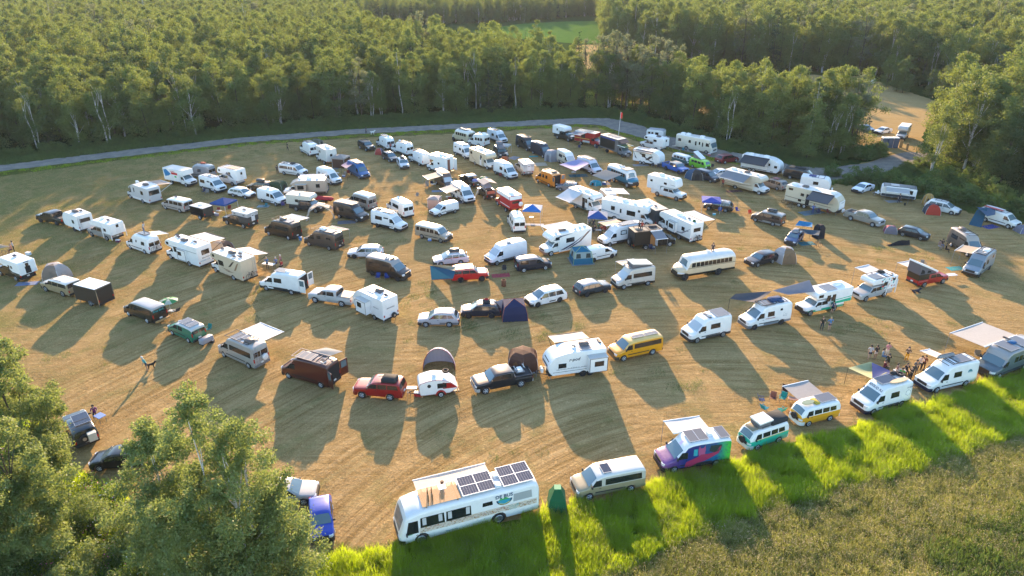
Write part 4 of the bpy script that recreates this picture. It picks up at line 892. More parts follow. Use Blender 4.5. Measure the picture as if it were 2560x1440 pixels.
def field_mat(name, straw, pale, green, gscale=1.0, streak=.5):
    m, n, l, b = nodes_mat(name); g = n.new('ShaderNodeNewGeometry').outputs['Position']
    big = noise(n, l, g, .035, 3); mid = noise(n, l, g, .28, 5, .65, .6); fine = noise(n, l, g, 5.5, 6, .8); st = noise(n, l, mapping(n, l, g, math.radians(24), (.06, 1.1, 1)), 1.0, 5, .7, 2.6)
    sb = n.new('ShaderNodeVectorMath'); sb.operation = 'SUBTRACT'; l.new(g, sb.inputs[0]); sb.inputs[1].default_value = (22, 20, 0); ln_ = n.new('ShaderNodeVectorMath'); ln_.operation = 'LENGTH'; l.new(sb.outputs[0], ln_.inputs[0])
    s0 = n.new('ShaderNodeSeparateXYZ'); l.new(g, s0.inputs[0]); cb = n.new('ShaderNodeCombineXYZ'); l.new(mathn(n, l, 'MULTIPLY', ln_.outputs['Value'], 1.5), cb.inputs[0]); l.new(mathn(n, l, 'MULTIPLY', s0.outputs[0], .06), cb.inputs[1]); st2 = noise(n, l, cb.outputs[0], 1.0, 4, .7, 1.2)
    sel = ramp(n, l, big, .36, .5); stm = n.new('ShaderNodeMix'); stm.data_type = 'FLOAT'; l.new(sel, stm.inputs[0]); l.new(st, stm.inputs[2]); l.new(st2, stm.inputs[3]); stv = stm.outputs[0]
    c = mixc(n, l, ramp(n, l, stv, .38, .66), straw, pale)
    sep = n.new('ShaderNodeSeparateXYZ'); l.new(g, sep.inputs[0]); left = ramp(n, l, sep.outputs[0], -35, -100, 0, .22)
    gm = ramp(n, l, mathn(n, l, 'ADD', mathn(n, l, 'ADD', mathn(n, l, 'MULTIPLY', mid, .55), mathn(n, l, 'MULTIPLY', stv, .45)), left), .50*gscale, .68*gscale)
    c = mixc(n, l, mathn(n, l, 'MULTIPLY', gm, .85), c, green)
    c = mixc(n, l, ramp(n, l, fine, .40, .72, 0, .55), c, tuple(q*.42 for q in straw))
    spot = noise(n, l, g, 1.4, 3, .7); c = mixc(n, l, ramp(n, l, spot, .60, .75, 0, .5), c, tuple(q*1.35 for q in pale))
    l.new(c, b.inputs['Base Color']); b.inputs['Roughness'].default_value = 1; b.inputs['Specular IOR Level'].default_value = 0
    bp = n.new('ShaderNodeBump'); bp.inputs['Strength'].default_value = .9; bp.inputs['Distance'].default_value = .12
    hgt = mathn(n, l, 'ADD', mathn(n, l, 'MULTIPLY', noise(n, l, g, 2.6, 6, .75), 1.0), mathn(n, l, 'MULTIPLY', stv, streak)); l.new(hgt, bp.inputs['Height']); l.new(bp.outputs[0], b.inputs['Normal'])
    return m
FIELD = field_mat('mown_field', (.26,.175,.07), (.54,.38,.185), (.15,.155,.05))
FIELD2 = field_mat('far_field', (.36,.25,.11), (.42,.31,.15), (.2,.2,.06), 1.15, .2)
MEAD = field_mat('green_meadow', (.07,.15,.03), (.10,.18,.04), (.05,.12,.03), 1, .1)
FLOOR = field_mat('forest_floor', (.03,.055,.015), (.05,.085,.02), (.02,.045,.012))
TALLG = field_mat('tall_grass_ground', (.08,.15,.01), (.14,.18,.015), (.05,.11,.008))
WEEDG = field_mat('weed_ground', (.10,.10,.035), (.16,.14,.06), (.06,.09,.02))
def road_mat():
    m, n, l, b = nodes_mat('gravel_road'); g = n.new('ShaderNodeNewGeometry').outputs['Position']
    c = mixc(n, l, ramp(n, l, noise(n, l, g, .5, 5), .35, .7), (.20,.185,.17), (.32,.285,.24)); c = mixc(n, l, ramp(n, l, noise(n, l, g, 9, 3, .8), .45, .7, 0, .5), c, (.10,.10,.10))
    l.new(c, b.inputs['Base Color']); b.inputs['Roughness'].default_value = 1; b.inputs['Specular IOR Level'].default_value = 0; bp = n.new('ShaderNodeBump'); bp.inputs['Distance'].default_value = .03; l.new(noise(n, l, g, 7, 4), bp.inputs['Height']); l.new(bp.outputs[0], b.inputs['Normal']); return m
ROAD = road_mat()
def sheet(name, pts, z, mat, jit=.35, lab=None):
    """ground sheet with an irregular edge; pts are ground points"""
    P = [Vector((p[0], p[1])) for p in pts]; out = []; rr = random.Random(len(pts))
    for i, p in enumerate(P):
        q = P[(i+1) % len(P)]; k = max(1, min(60, int((q-p).length/1.5)))
        for j in range(k):
            t = j/k; v = p*(1-t)+q*t; out.append((v.x+rr.uniform(-jit, jit)*(j > 0), v.y+rr.uniform(-jit, jit)*(j > 0), z))
    bm = BM.new(); vs = [bm.verts.new(v) for v in out]; f = bm.faces.new(vs); BM.ops.triangulate(bm, faces=[f]); me = bpy.data.meshes.new(name); bm.to_mesh(me); bm.free()
    me.materials.append(mat); o = link(name, me)
    if me.polygons and me.polygons[0].normal.z < 0: me.flip_normals()
    return struct(o, label=lab)
def PX(*a): return [tuple(gp(x, y)[:2]) for x, y in a]
gm = MB(); NG = 24
gm.add([(-1600+3200*i/NG, -200+3400*j/NG, 0) for j in range(NG+1) for i in range(NG+1)], [(j*(NG+1)+i, j*(NG+1)+i+1, (j+1)*(NG+1)+i+1, (j+1)*(NG+1)+i) for j in range(NG) for i in range(NG)], FIELD)
struct(part('ground', gm, None), label='mown straw coloured field the vehicles are parked on')
RU = [(-500,478),(0,413),(300,377),(600,344),(900,322),(1200,307),(1450,295),(1530,296),(1600,313),(1700,348),(1800,374),(1900,394),(2000,417),(2080,419),(2170,407),(2230,388),(2267,380),(2330,383)]
RL = [(-500,500),(0,430),(300,393),(600,358),(900,335),(1200,320),(1440,311),(1500,314),(1580,338),(1690,374),(1850,408),(1960,430),(2060,452),(2122,449),(2168,444),(2226,426),(2257,411),(2330,403)]
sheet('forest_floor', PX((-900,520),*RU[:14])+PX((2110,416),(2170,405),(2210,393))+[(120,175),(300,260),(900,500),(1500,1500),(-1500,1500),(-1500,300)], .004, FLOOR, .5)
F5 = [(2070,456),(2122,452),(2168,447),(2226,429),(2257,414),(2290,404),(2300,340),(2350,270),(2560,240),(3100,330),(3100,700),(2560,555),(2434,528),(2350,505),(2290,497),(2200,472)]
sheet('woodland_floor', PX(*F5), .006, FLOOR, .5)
FIELD2P = [(1440,112),(1530,112),(1700,172),(1850,182),(2140,190),(2200,205),(2300,240),(2370,262),(2310,330),(2300,400),(2262,378),(2215,384),(2150,380),(1900,345),(1600,262),(1500,240),(1440,150)]
sheet('far_field', PX(*FIELD2P), .010, FIELD2, .5)
sheet('far_meadow', PX((1180,78),(1300,60),(1400,54),(1500,52),(1512,60),(1505,108),(1430,108),(1250,92)), .012, MEAD, .8)
sheet('gravel_road', PX(*RU)+PX(*RL)[::-1], .014, ROAD, .18)
def off(line, d): return [(x, y+d) for x, y in line]
VL = RL[:11]; sheet('grass_verge', PX(*off(VL, -1))+PX(*[(x, y+8+4*math.sin(i*1.7)) for i, (x, y) in enumerate(VL)])[::-1], .018, field_mat('verge', (.13,.12,.035), (.17,.15,.05), (.08,.10,.02)), .5)
GU = [(700,1428),(780,1402),(900,1392),(1000,1374),(1340,1294),(1400,1270),(1500,1252),(1605,1234),(1660,1202),(1819,1168),(1965,1115),(2102,1075),(2310,1012),(2456,968),(2560,935),(3000,815)]
GL = [(1480,1480),(1559,1425),(1651,1384),(1767,1341),(1900,1285),(2100,1227),(2233,1193),(2400,1140),(2560,1087),(3000,930)]
sheet('tall_grass_ground', PX(*GU)+PX(*GL)[::-1]+PX((1300,1700),(600,1700)), .005, TALLG, .3)
sheet('weed_ground', PX(*[(x, y+2) for x, y in GL])+PX((3300,1300),(3300,2000),(1400,2000),(1400,1600)), .009, WEEDG, .3)
sheet('shrub_ground', PX((-400,960),(0,985),(140,1140),(240,1205),(330,1262),(500,1335),(690,1412),(690,1700),(-700,1700)), .008, TALLG, .3)
# ------------------------------------------------------------------ foliage materials
def leaf_mat(name, a, b_, tl=.45, tc=None, var=.5, sc=.35):
    m, n, l, b = nodes_mat(name); n.remove(b); oi = n.new('ShaderNodeObjectInfo'); g = n.new('ShaderNodeNewGeometry')
    f = mathn(n, l, 'ADD', mathn(n, l, 'MULTIPLY', oi.outputs['Random'], var), mathn(n, l, 'MULTIPLY', ramp(n, l, noise(n, l, g.outputs['Position'], sc, 4), .35, .65), 1-var))
    c = mixc(n, l, f, a, b_); tcn = mixc(n, l, .6, c, tc or tuple(min(1, q*1.9) for q in b_))
    d = n.new('ShaderNodeBsdfDiffuse'); t = n.new('ShaderNodeBsdfTranslucent'); l.new(c, d.inputs[0]); l.new(tcn, t.inputs[0]); ms = n.new('ShaderNodeMixShader'); ms.inputs[0].default_value = tl
    gl = n.new('ShaderNodeBsdfGlossy'); gl.inputs['Roughness'].default_value = .55; gl.inputs[0].default_value = (.9,.9,.9,1); m2 = n.new('ShaderNodeMixShader'); m2.inputs[0].default_value = .035
    l.new(d.outputs[0], ms.inputs[1]); l.new(t.outputs[0], ms.inputs[2]); l.new(ms.outputs[0], m2.inputs[1]); l.new(gl.outputs[0], m2.inputs[2]); l.new(m2.outputs[0], n['Material Output'].inputs[0]); return m
LEAF = leaf_mat('birch_leaves', (.018,.060,.022), (.125,.170,.040), .34, (.36,.44,.07), .7)
LEAFG = leaf_mat('poplar_leaves', (.07,.10,.05), (.15,.17,.10), .35, (.25,.28,.12))
LEAFD = leaf_mat('spruce_needles', (.018,.035,.016), (.035,.06,.022), .1)
LEAFN = leaf_mat('near_birch_leaves', (.06,.115,.028), (.175,.225,.07), .38, (.40,.48,.11), .15, .9)
SHRUB = leaf_mat('shrub_leaves', (.035,.08,.018), (.09,.15,.03), .4, (.24,.34,.05), .4, .8)
GRASS = leaf_mat('tall_grass', (.06,.19,.008), (.22,.31,.012), .6, (.62,.78,.02), .25, .25)
WEED = leaf_mat('weed_leaves', (.07,.15,.03), (.30,.28,.08), .45, (.60,.60,.12), .2, 1.6)
STRAW = leaf_mat('dry_straw', (.34,.235,.10), (.53,.37,.18), .3, (.6,.42,.18), .3, .5)
def bark_mat():
    m, n, l, b = nodes_mat('birch_bark'); tc = n.new('ShaderNodeTexCoord').outputs['Object']
    v = noise(n, l, mapping(n, l, tc, 0, (3, 3, 9)), 1.0, 4, .7); c = mixc(n, l, ramp(n, l, v, .52, .62), (.48,.465,.43), (.06,.05,.045)); l.new(c, b.inputs['Base Color']); b.inputs['Roughness'].default_value = .8; return m
BARK = bark_mat(); BARKD = M((.07,.055,.04), .9)
def np_mesh(name, V, F4, mats, mi):
    """quads from numpy arrays"""
    me = bpy.data.meshes.new(name); me.vertices.add(len(V)); me.vertices.foreach_set('co', V.astype(np.float32).ravel()); n = len(F4)
    me.loops.add(n*4); me.loops.foreach_set('vertex_index', F4.astype(np.int32).ravel()); me.polygons.add(n); me.polygons.foreach_set('loop_start', np.arange(0, n*4, 4, dtype=np.int32)); me.polygons.foreach_set('loop_total', np.full(n, 4, dtype=np.int32))
    for m in mats: me.materials.append(m)
    me.polygons.foreach_set('material_index', mi.astype(np.int32)); me.update(calc_edges=True); me.validate(); return me
def leaf_quads(P, size, up=.35, aspect=.6):
    n = len(P); d = rng.normal(size=(n, 3)); d[:, 2] += up; d /= np.linalg.norm(d, axis=1)[:, None]; a = np.cross(d, rng.normal(size=(n, 3))); a /= np.linalg.norm(a, axis=1)[:, None]; b = np.cross(d, a)
    s = size*rng.uniform(.6, 1.3, (n, 1)); a = a*s*.5; b = b*s*.5*aspect
    V = np.stack([P-a, P-b*1.0, P+a, P+b], 1).reshape(-1, 3); return V, np.arange(4*n).reshape(-1, 4)
def clump_points(C, Rr, per, squash=.8):
    out = []
    for c, r in zip(C, Rr):
        n = int(per*(r**2)/(np.mean(Rr)**2)); d = rng.normal(size=(n, 3)); d /= np.linalg.norm(d, axis=1)[:, None]; q = rng.uniform(.35, 1.0, (n, 1))**.5
        p = d*q*r*(1+.25*rng.normal(size=(n, 1))); p[:, 2] *= squash; out.append(c+p)
    return np.concatenate(out)
def tube_np(path, rad, seg=6):
    V = []; F = []
    for k, (p, r) in enumerate(zip(path, rad)):
        for i in range(seg): a = 2*math.pi*i/seg; V.append((p[0]+r*math.cos(a), p[1]+r*math.sin(a), p[2]))
        if k:
            o = (k-1)*seg
            for i in range(seg): F.append((o+i, o+(i+1) % seg, o+seg+(i+1) % seg, o+seg+i))
    return np.array(V), np.array(F)
def tree_parts(H, base, rad, nc, per, leaf, shape='birch', seed=1, lean=.3, cr=(.7,1.25), br=6, tr=.14, stems=1, lxy=None):
    global rng
    rng = np.random.default_rng(seed); rr = random.Random(seed); t = rng.uniform(0, 1, nc); z = base+(H-base)*t
    if shape == 'birch': env = rad*np.clip(np.sin(np.pi*np.clip(t*.86+.14, 0, 1))**.6, .25, 1)
    elif shape == 'poplar': env = rad*np.clip(np.sin(np.pi*np.clip(t*.8+.18, 0, 1))**.5, .25, 1)
    elif shape == 'spruce': env = rad*(1-t)*1.0+.15
    elif shape == 'bush': env = rad*np.sqrt(np.clip(1-t**2, 0.02, 1))
    else: env = rad*np.clip(1-t**1.6, .12, 1)
    q = rng.uniform(.05, 1, nc)**.5; a = rng.uniform(0, 2*np.pi, nc); lx, ly = lxy or (lean*math.cos(seed), lean*math.sin(seed))
    lob = 1+.28*np.sin(a*3+seed+z*.9)+.15*np.sin(a*5+z*1.7)
    C = np.stack([np.cos(a)*env*q*lob+lx*t*2, np.sin(a)*env*q*lob+ly*t*2, z], 1); Rr = rng.uniform(cr[0], cr[1], nc)*np.clip(1.15-.55*t, .5, 1.1)
    if shape == 'spruce': Rr = np.clip(env*.6, .25, 1.0)
    P = clump_points(C, Rr, per, .8 if shape != 'spruce' else .45); P = P[P[:, 2] > .15]
    V, F = leaf_quads(P, leaf)
    tv = []; tf = []; o = 0
    def addt(path, rad_):
        nonlocal o
        v, f = tube_np(path, rad_); tv.append(v); tf.append(f+o); o += len(v)
    for s_ in range(stems):
        ox, oy = (0, 0) if s_ == 0 else (rr.uniform(-.5, .5), rr.uniform(-.5, .5)); K_ = 8; pth = [(ox*(1+k/K_*2)+lx*2*(k/K_)+.12*math.sin(k+seed), oy*(1+k/K_*2)+ly*2*(k/K_)+.12*math.cos(k*1.3+seed), (H*.80 if shape != 'bush' else H*.6)*k/K_) for k in range(K_+1)]
        addt(pth, [tr*(1-.85*k/K_) for k in range(K_+1)])
        for i in range(br):
            c = C[rr.randrange(nc)]; k = min(K_-1, max(1, int(K_*max(.1, (c[2]-1.2)/H)))); p = pth[k]; addt([p, ((p[0]+c[0])/2, (p[1]+c[1])/2, (p[2]+c[2])/2+.1), tuple(c)], [tr*.38, tr*.25, tr*.08])
    return V, F, np.concatenate(tv), np.concatenate(tf)
class TreeKind: pass
def tree_kind(leafm, barkm, **k):
    V, F, tv, tf = tree_parts(**k); t = TreeKind()
    t.crown = np_mesh('crown', V, F, [leafm], np.zeros(len(F))); t.trunk = np_mesh('trunk', tv, tf, [barkm], np.zeros(len(tf))); t.trunk.shade_smooth()
    allv = np.concatenate([V, tv]); allf = np.concatenate([F, tf+len(V)]); mi = np.concatenate([np.zeros(len(F)), np.ones(len(tf))])
    t.joined = np_mesh('tree', allv, allf, [leafm, barkm], mi); return t
EDGE = [tree_kind(LEAF, BARK if i in (1, 3) else BARKD, H=(14.5, 13.2, 15.6, 14.0, 12.6)[i], base=(1.2, 2.6, .9, 2.2, .8)[i], rad=(3.0, 2.7, 3.3, 2.6, 3.1)[i], nc=(40, 34, 44, 30, 38)[i], per=235, leaf=.28, seed=11+i, cr=(.95,1.65), stems=1+(i % 2), tr=.15, br=5) for i in range(5)]
POP = [tree_kind(LEAFG, BARKD, H=16.5, base=4.5, rad=3.0, nc=52, per=52, leaf=.36, shape='poplar', seed=31+i, cr=(.6,1.15), br=14, tr=.2) for i in range(2)]
SPR = [tree_kind(LEAFD, BARKD, H=15, base=.6, rad=2.3, nc=90, per=26, leaf=.28, shape='spruce', seed=41+i, lean=.05) for i in range(2)]
THIN = tree_kind(LEAF, BARK, H=15.5, base=7.5, rad=1.9, nc=22, per=70, leaf=.33, seed=61, cr=(.5,.9), br=12, tr=.13)
BUSH = [tree_kind(SHRUB, BARKD, H=2.3, base=.2, rad=1.6, nc=26, per=46, leaf=.22, shape='bush', seed=51+i, cr=(.4,.7), br=4, tr=.05) for i in range(2)]
KINDS = EDGE+POP+SPR+[THIN]
def inpoly(X, Y, poly):
    r = np.zeros(X.shape, bool); n = len(poly)
    for i in range(n):
        x1, y1 = poly[i]; x2, y2 = poly[(i+1) % n]; c = ((y1 > Y) != (y2 > Y)); 
        if y1 != y2: r ^= c & (X < (x2-x1)*(Y-y1)/(y2-y1)+x1)
    return r
def fill(poly, step, jit=.45):
    xs = [p[0] for p in poly]; ys = [p[1] for p in poly]; X, Y = np.meshgrid(np.arange(min(xs), max(xs), step), np.arange(min(ys), max(ys), step)); X = X+rng.uniform(-jit, jit, X.shape)*step; Y = Y+rng.uniform(-jit, jit, Y.shape)*step
    X, Y = X.ravel(), Y.ravel(); k = inpoly(X, Y, poly); return np.stack([X[k], Y[k]], 1)
def inview(P, mx=60, my=0): return P[(np.abs(P[:, 0]) < P[:, 1]*.80+mx) & (P[:, 1] > my)]
SRC = bpy.data.collections.new('instance_sources')
def scatter(name, P, meshes, rot, scl, idx, label, zrot=True, tilt=None):
    """one object that repeats small meshes over points with geometry nodes"""
    me = bpy.data.meshes.new(name); n = len(P); me.vertices.add(n); Z = np.zeros((n, 1)) if P.shape[1] == 2 else P[:, 2:3]
    me.vertices.foreach_set('co', np.concatenate([P[:, :2], Z], 1).astype(np.float32).ravel())
    R = np.zeros((n, 3)); R[:, 2] = rot
    if tilt is not None: R[:, :2] = tilt
    a = me.attributes.new('rot', 'FLOAT_VECTOR', 'POINT'); a.data.foreach_set('vector', R.astype(np.float32).ravel())
    a = me.attributes.new('scl', 'FLOAT', 'POINT'); a.data.foreach_set('value', np.asarray(scl, np.float32)); a = me.attributes.new('idx', 'INT', 'POINT'); a.data.foreach_set('value', np.asarray(idx, np.int32))
    o = link(name, me); o['kind'] = 'stuff'; o['label'] = label
    g = bpy.data.node_groups.new(name, 'GeometryNodeTree'); g.interface.new_socket('Geometry', in_out='INPUT', socket_type='NodeSocketGeometry'); g.interface.new_socket('Geometry', in_out='OUTPUT', socket_type='NodeSocketGeometry')
    N = g.nodes; Lk = g.links; gi = N.new('NodeGroupInput'); go = N.new('NodeGroupOutput'); ip = N.new('GeometryNodeInstanceOnPoints'); jn = N.new('GeometryNodeJoinGeometry')
    for m in reversed(meshes):
        so = bpy.data.objects.new('source', m); SRC.objects.link(so); oi = N.new('GeometryNodeObjectInfo'); oi.inputs['Object'].default_value = so; oi.inputs['As Instance'].default_value = True; Lk.new(oi.outputs['Geometry'], jn.inputs[0])
    def attr(nm, ty): q = N.new('GeometryNodeInputNamedAttribute'); q.data_type = ty; q.inputs['Name'].default_value = nm; return q.outputs['Attribute']
    Lk.new(gi.outputs[0], ip.inputs['Points']); Lk.new(jn.outputs[0], ip.inputs['Instance']); ip.inputs['Pick Instance'].default_value = True
    Lk.new(attr('idx', 'INT'), ip.inputs['Instance Index']); e = N.new('FunctionNodeEulerToRotation'); Lk.new(attr('rot', 'FLOAT_VECTOR'), e.inputs[0]); Lk.new(e.outputs[0], ip.inputs['Rotation']); Lk.new(attr('scl', 'FLOAT'), ip.inputs['Scale']); Lk.new(ip.outputs[0], go.inputs[0])
    o.modifiers.new('scatter', 'NODES').node_group = g; return o
# ------------------------------------------------------------------ woods
W1 = PX((-1500,545),(-500,452),(0,386),(150,372),(300,362),(450,350),(600,322),(750,312),(900,302),(1200,286),(1400,275),(1480,268),(1475,240),(1440,222),(1300,205),(1150,185),(950,150),(905,120),(900,30),(880,-20))+[(-160,700),(-700,700),(-700,200)]
W2 = PX((905,66),(1150,60),(1400,50),(1440,42),(1500,40),(1500,-20),(905,-20))
W3 = PX((1482,268),(1555,274),(1620,290),(1750,332),(1880,374),(1990,398),(2050,402),(2105,392),(2138,372),(2140,350),(2050,330),(1900,312),(1760,283),(1600,252),(1500,244))
W4 = PX((1502,62),(1515,100),(1600,130),(1720,158),(1850,172),(2050,182),(2190,196),(2330,222),(2400,242),(2560,262),(2900,300),(3400,330),(3400,-20),(1502,-20))
W5 = PX((2312,405),(2318,378),(2350,330),(2420,315),(2560,330),(2900,390),(3000,560),(2700,530),(2560,478),(2460,462),(2400,440),(2330,430))
rng = np.random.default_rng(3)
ALLT = []   # x, y, kind, scale, rot, wood
def plant(poly, step, wood, kinds, smin, smax, mx=60):
    P = fill(poly, step); P = inview(P, mx)
    P = P[P[:, 1] < 640]
    for x, y in P: ALLT.append((x, y, int(rng.choice(len(KINDS), p=kinds)), rng.uniform(smin, smax), rng.uniform(0, 6.28), wood))
def pr(b, p, s, t): q = [b/5]*5+[p/2]*2+[s/2]*2+[t]; return np.array(q)/sum(q)
plant(W1, 5.4, 1, pr(.94,.01,.03,.02), .76, 1.34); plant(W2, 5.4, 2, pr(.95,.0,.05,0), .75, 1.15); plant(W3, 4.3, 3, pr(.88,.08,.02,.02), .86, 1.14); plant(W4, 5.4, 4, pr(.93,.02,.02,.03), 1.0, 1.5); plant(W5, 5.2, 5, pr(.97,0,0,.03), .95, 1.4)
for a in (1462,1486,1500,1510,1522,1535,1552,1565,1580,1604,1622,1640,1660,1680): # tall pale cottonwoods at the open corner of the copse
    p = gp(a, 262+rng.uniform(-8, 8)+(a-1510)*.12); ALLT.append((p.x, p.y, 5+rng.integers(2), rng.uniform(1.0, 1.2), rng.uniform(0, 6), 3))
for a, b in ((2215,216),(2240,228),(2255,232),(2322,240),(2345,252),(2360,256),(2375,262)): p = gp(a, b); ALLT.append((p.x, p.y, rng.integers(5), rng.uniform(.62,.8), rng.uniform(0, 6), 6))
ALLT.sort(key=lambda t: math.hypot(t[0], t[1]))
KN = ['birch_tree']*5+['cottonwood_tree']*2+['spruce_tree']*2+['birch_tree']
cnt = 0; rest = []
def scr(x, y): zc = y*CP+CAMH*SP; return 1280+FPX*x/zc
LMK = {1: [(60,'at the left frame edge'),(150,'left of the dark green pickup'),(240,'above the small white travel trailer'),(330,'above the grey streamlined motorhome'),(400,'above the left end of the upper rows'),(470,'above the box truck'),(560,'above the van with the animal camper'),(640,'left of the person in black'),(720,'above the person in black'),(800,'above the farthest left white van'),(860,'above the brown canopy tent'),(920,'above the black SUV near the road'),(980,'above the three slanting white vans'),(1060,'right of the slanting white vans'),(1140,'above the short beige school bus'),(1220,'above the lone white van near the road'),(1300,'above the black van with rear boxes'),(1380,'left of the black pickup camper'),(1440,'above the black pickup camper'),(1500,'above the red rescue truck')],
 3: [(1540,'behind the red pennant'),(1600,'above the vintage caravan'),(1680,'right of the vintage caravan'),(1760,'above the cream flat-fronted motorhome'),(1840,'above the maroon minivan'),(1920,'above the trailer with the black awning'),(2000,'above the black van at the road'),(2080,'left of the road fork'),(2200,'nearest the blue toilets')],
 5: [(2290,'beside the road fork'),(2360,'above the folding trailer'),(2420,'above the red tent'),(2480,'above the white kayak van'),(2600,'at the right frame edge')]}
ORD = ['front','second','third','fourth','fifth','sixth','seventh','eighth','ninth','tenth','eleventh','twelfth','thirteenth','fourteenth','fifteenth','sixteenth','seventeenth','eighteenth']; SEEN = {}; LW = {1: 'left wood', 3: 'copse', 5: 'right clump'}
for t in ALLT:
    x, y, k, s, r, wd = t; vis = abs(x) < y*.77+6
    if (cnt < 288 and vis) or wd == 6:
        kn = KN[k].split('_')[0]; cat = 'conifer' if kn == 'spruce' else 'tree'; sx_ = scr(x, y)
        if wd in LMK:
            seg = next((q for a, q in LMK[wd] if sx_ < a), LMK[wd][-1][1]); c_ = SEEN[(wd, seg)] = SEEN.get((wd, seg), -1)+1
            n = '%s %s from the road, %s, %s' % (ORD[min(c_, 17)], 'tree' if kn == 'birch' else kn, LW[wd], seg)
        else: n = ('small isolated birch %s of the far field edge' % ['left','right'][int(sx_ > 2290)]) if wd == 6 else 'tall dark birch on the wooded rise beyond the far field'
        ro = root(KN[k], (x, y, 0), r, n, cat, {1: 'trees of the left wood', 2: 'trees behind the far meadow', 3: 'trees of the copse', 4: 'trees on the far right rise', 5: 'trees of the right clump', 6: 'small birches %s of the far field edge' % ['left','right'][int(sx_ > 2290)]}[wd]); sz = min(s, 1.06 if wd == 1 else 9)*(.92+.16*random.random()); ro.scale = (s, s, sz); link('crown', KINDS[k].crown, ro); link('trunk', KINDS[k].trunk, ro); cnt += 1
    else: rest.append(t)
Rm = np.array([(t[0], t[1], t[2], t[3], t[4]) for t in rest]); print('forest', cnt, len(Rm))
scatter('forest', Rm[:, :2], [k.joined for k in KINDS], Rm[:, 4], Rm[:, 3], Rm[:, 2], 'birch forest stretching to the horizon behind the first rows of trees')
# understory along the wood edges
def along(line, n, d0, d1):
    P = [gp(*p) for p in line]; L_ = [0]
    for a, b in zip(P[:-1], P[1:]): L_.append(L_[-1]+(b-a).length)
    out = []
    for i in range(n):
        q = rng.uniform(0, L_[-1]); k = max(j for j in range(len(L_)-1) if L_[j] <= q); u = (q-L_[k])/(L_[k+1]-L_[k]+1e-9); p = P[k].lerp(P[k+1], u); out.append((p.x+rng.uniform(-.5,.5), p.y+rng.uniform(d0, d1)))
    return np.array(out)
ub = np.concatenate([along([(-400,470),(0,404),(300,371),(600,338),(900,316),(1200,301),(1450,290)], 420, 2, 9), along([(1480,288),(1600,303),(1750,355),(1900,388),(2030,408),(2100,410),(2165,396)], 240, 1.5, 7)])
scatter('undergrowth', ub, [b.joined for b in BUSH], rng.uniform(0, 6.28, len(ub)), rng.uniform(.35, .8, len(ub)), rng.integers(0, 2, len(ub)), 'low green undergrowth along the wood edge behind the road')
ub2 = np.concatenate([along([(2140,400),(2180,392),(2215,388)], 26, -1, 2), along([(2100,462),(2160,466),(2200,466),(2290,490),(2350,500),(2434,522),(2560,548),(2700,580)], 170, 0, 7), along([(2240,436),(2270,418),(2300,405)], 34, -2.5, 1.5), inview(fill(PX((2170,468),(2250,440),(2420,445),(2560,500),(2560,545),(2434,522),(2350,500),(2290,490)), 2.6))])
k = 0
for x, y in ub2[:70]:
    ro = root('bush', (x, y, 0), rng.uniform(0, 6), 'round green bush at the edge of the trees by the road fork', 'bush', 'bushes by the road fork'); s = rng.uniform(.6, 1.25) if scr(x, y) > 2310 or y > 112 else rng.uniform(.25, .45); ro.scale = (s, s, s); link('leaves', BUSH[k % 2].crown, ro); link('stem', BUSH[k % 2].trunk, ro); k += 1
r2 = ub2[70:]; scatter('thicket', r2, [b.joined for b in BUSH], rng.uniform(0, 6.28, len(r2)), np.where(scr(r2[:, 0], r2[:, 1]) > 2310, 1, .42)*rng.uniform(.5, 1.1, len(r2)), rng.integers(0, 2, len(r2)), 'tangled green thicket under the trees at the right edge of the field')
# ------------------------------------------------------------------ grasses
def blade_tile(size, n, h0, h1, wd, seed, mat, lean=.25, heads=None, leafy=0):
    r = np.random.default_rng(seed); P = r.uniform(-size/2, size/2, (n, 2)); h = r.uniform(h0, h1, n); a = r.uniform(0, 6.28, n); b = r.uniform(0, 6.28, n); ln = r.uniform(.1, 1, n)*lean*h
    w_ = wd*r.uniform(.6, 1.3, n); cx, sx = np.cos(a)*w_/2, np.sin(a)*w_/2; z = np.zeros(n); mx, my = P[:, 0]+np.cos(b)*ln*.35, P[:, 1]+np.sin(b)*ln*.35; tx, ty = P[:, 0]+np.cos(b)*ln, P[:, 1]+np.sin(b)*ln
    V = np.stack([np.stack([P[:, 0]-cx, P[:, 1]-sx, z], 1), np.stack([P[:, 0]+cx, P[:, 1]+sx, z], 1), np.stack([mx+cx*.8, my+sx*.8, h*.55], 1), np.stack([mx-cx*.8, my-sx*.8, h*.55], 1), np.stack([tx+cx*.2, ty+sx*.2, h], 1), np.stack([tx-cx*.2, ty-sx*.2, h], 1)], 1).reshape(-1, 3)
    o = np.arange(n)[:, None]*6; F = np.concatenate([o+np.array([[0,1,2,3]]), o+np.array([[3,2,4,5]])]); mi = np.zeros(len(F)); mats = [mat]
    if leafy:
        global rng
        q = np.stack([r.uniform(-size/2, size/2, leafy), r.uniform(-size/2, size/2, leafy), r.uniform(.05, 1, leafy)**.8*h1*.9], 1); v2, f2 = leaf_quads(q, wd*2.6, .5); F = np.concatenate([F, f2+len(V)]); V = np.concatenate([V, v2]); mi = np.concatenate([mi, np.zeros(len(f2))])
    if heads:
        m2, nh, hs = heads; q = np.stack([r.uniform(-size/2, size/2, nh), r.uniform(-size/2, size/2, nh), r.uniform(.8, 1.05, nh)*h1], 1); v2, f2 = leaf_quads(q, hs, .8); F = np.concatenate([F, f2+len(V)]); V = np.concatenate([V, v2]); mats.append(m2); mi = np.concatenate([mi, np.ones(len(f2))])
    return np_mesh('tuft', V, F, mats, mi)
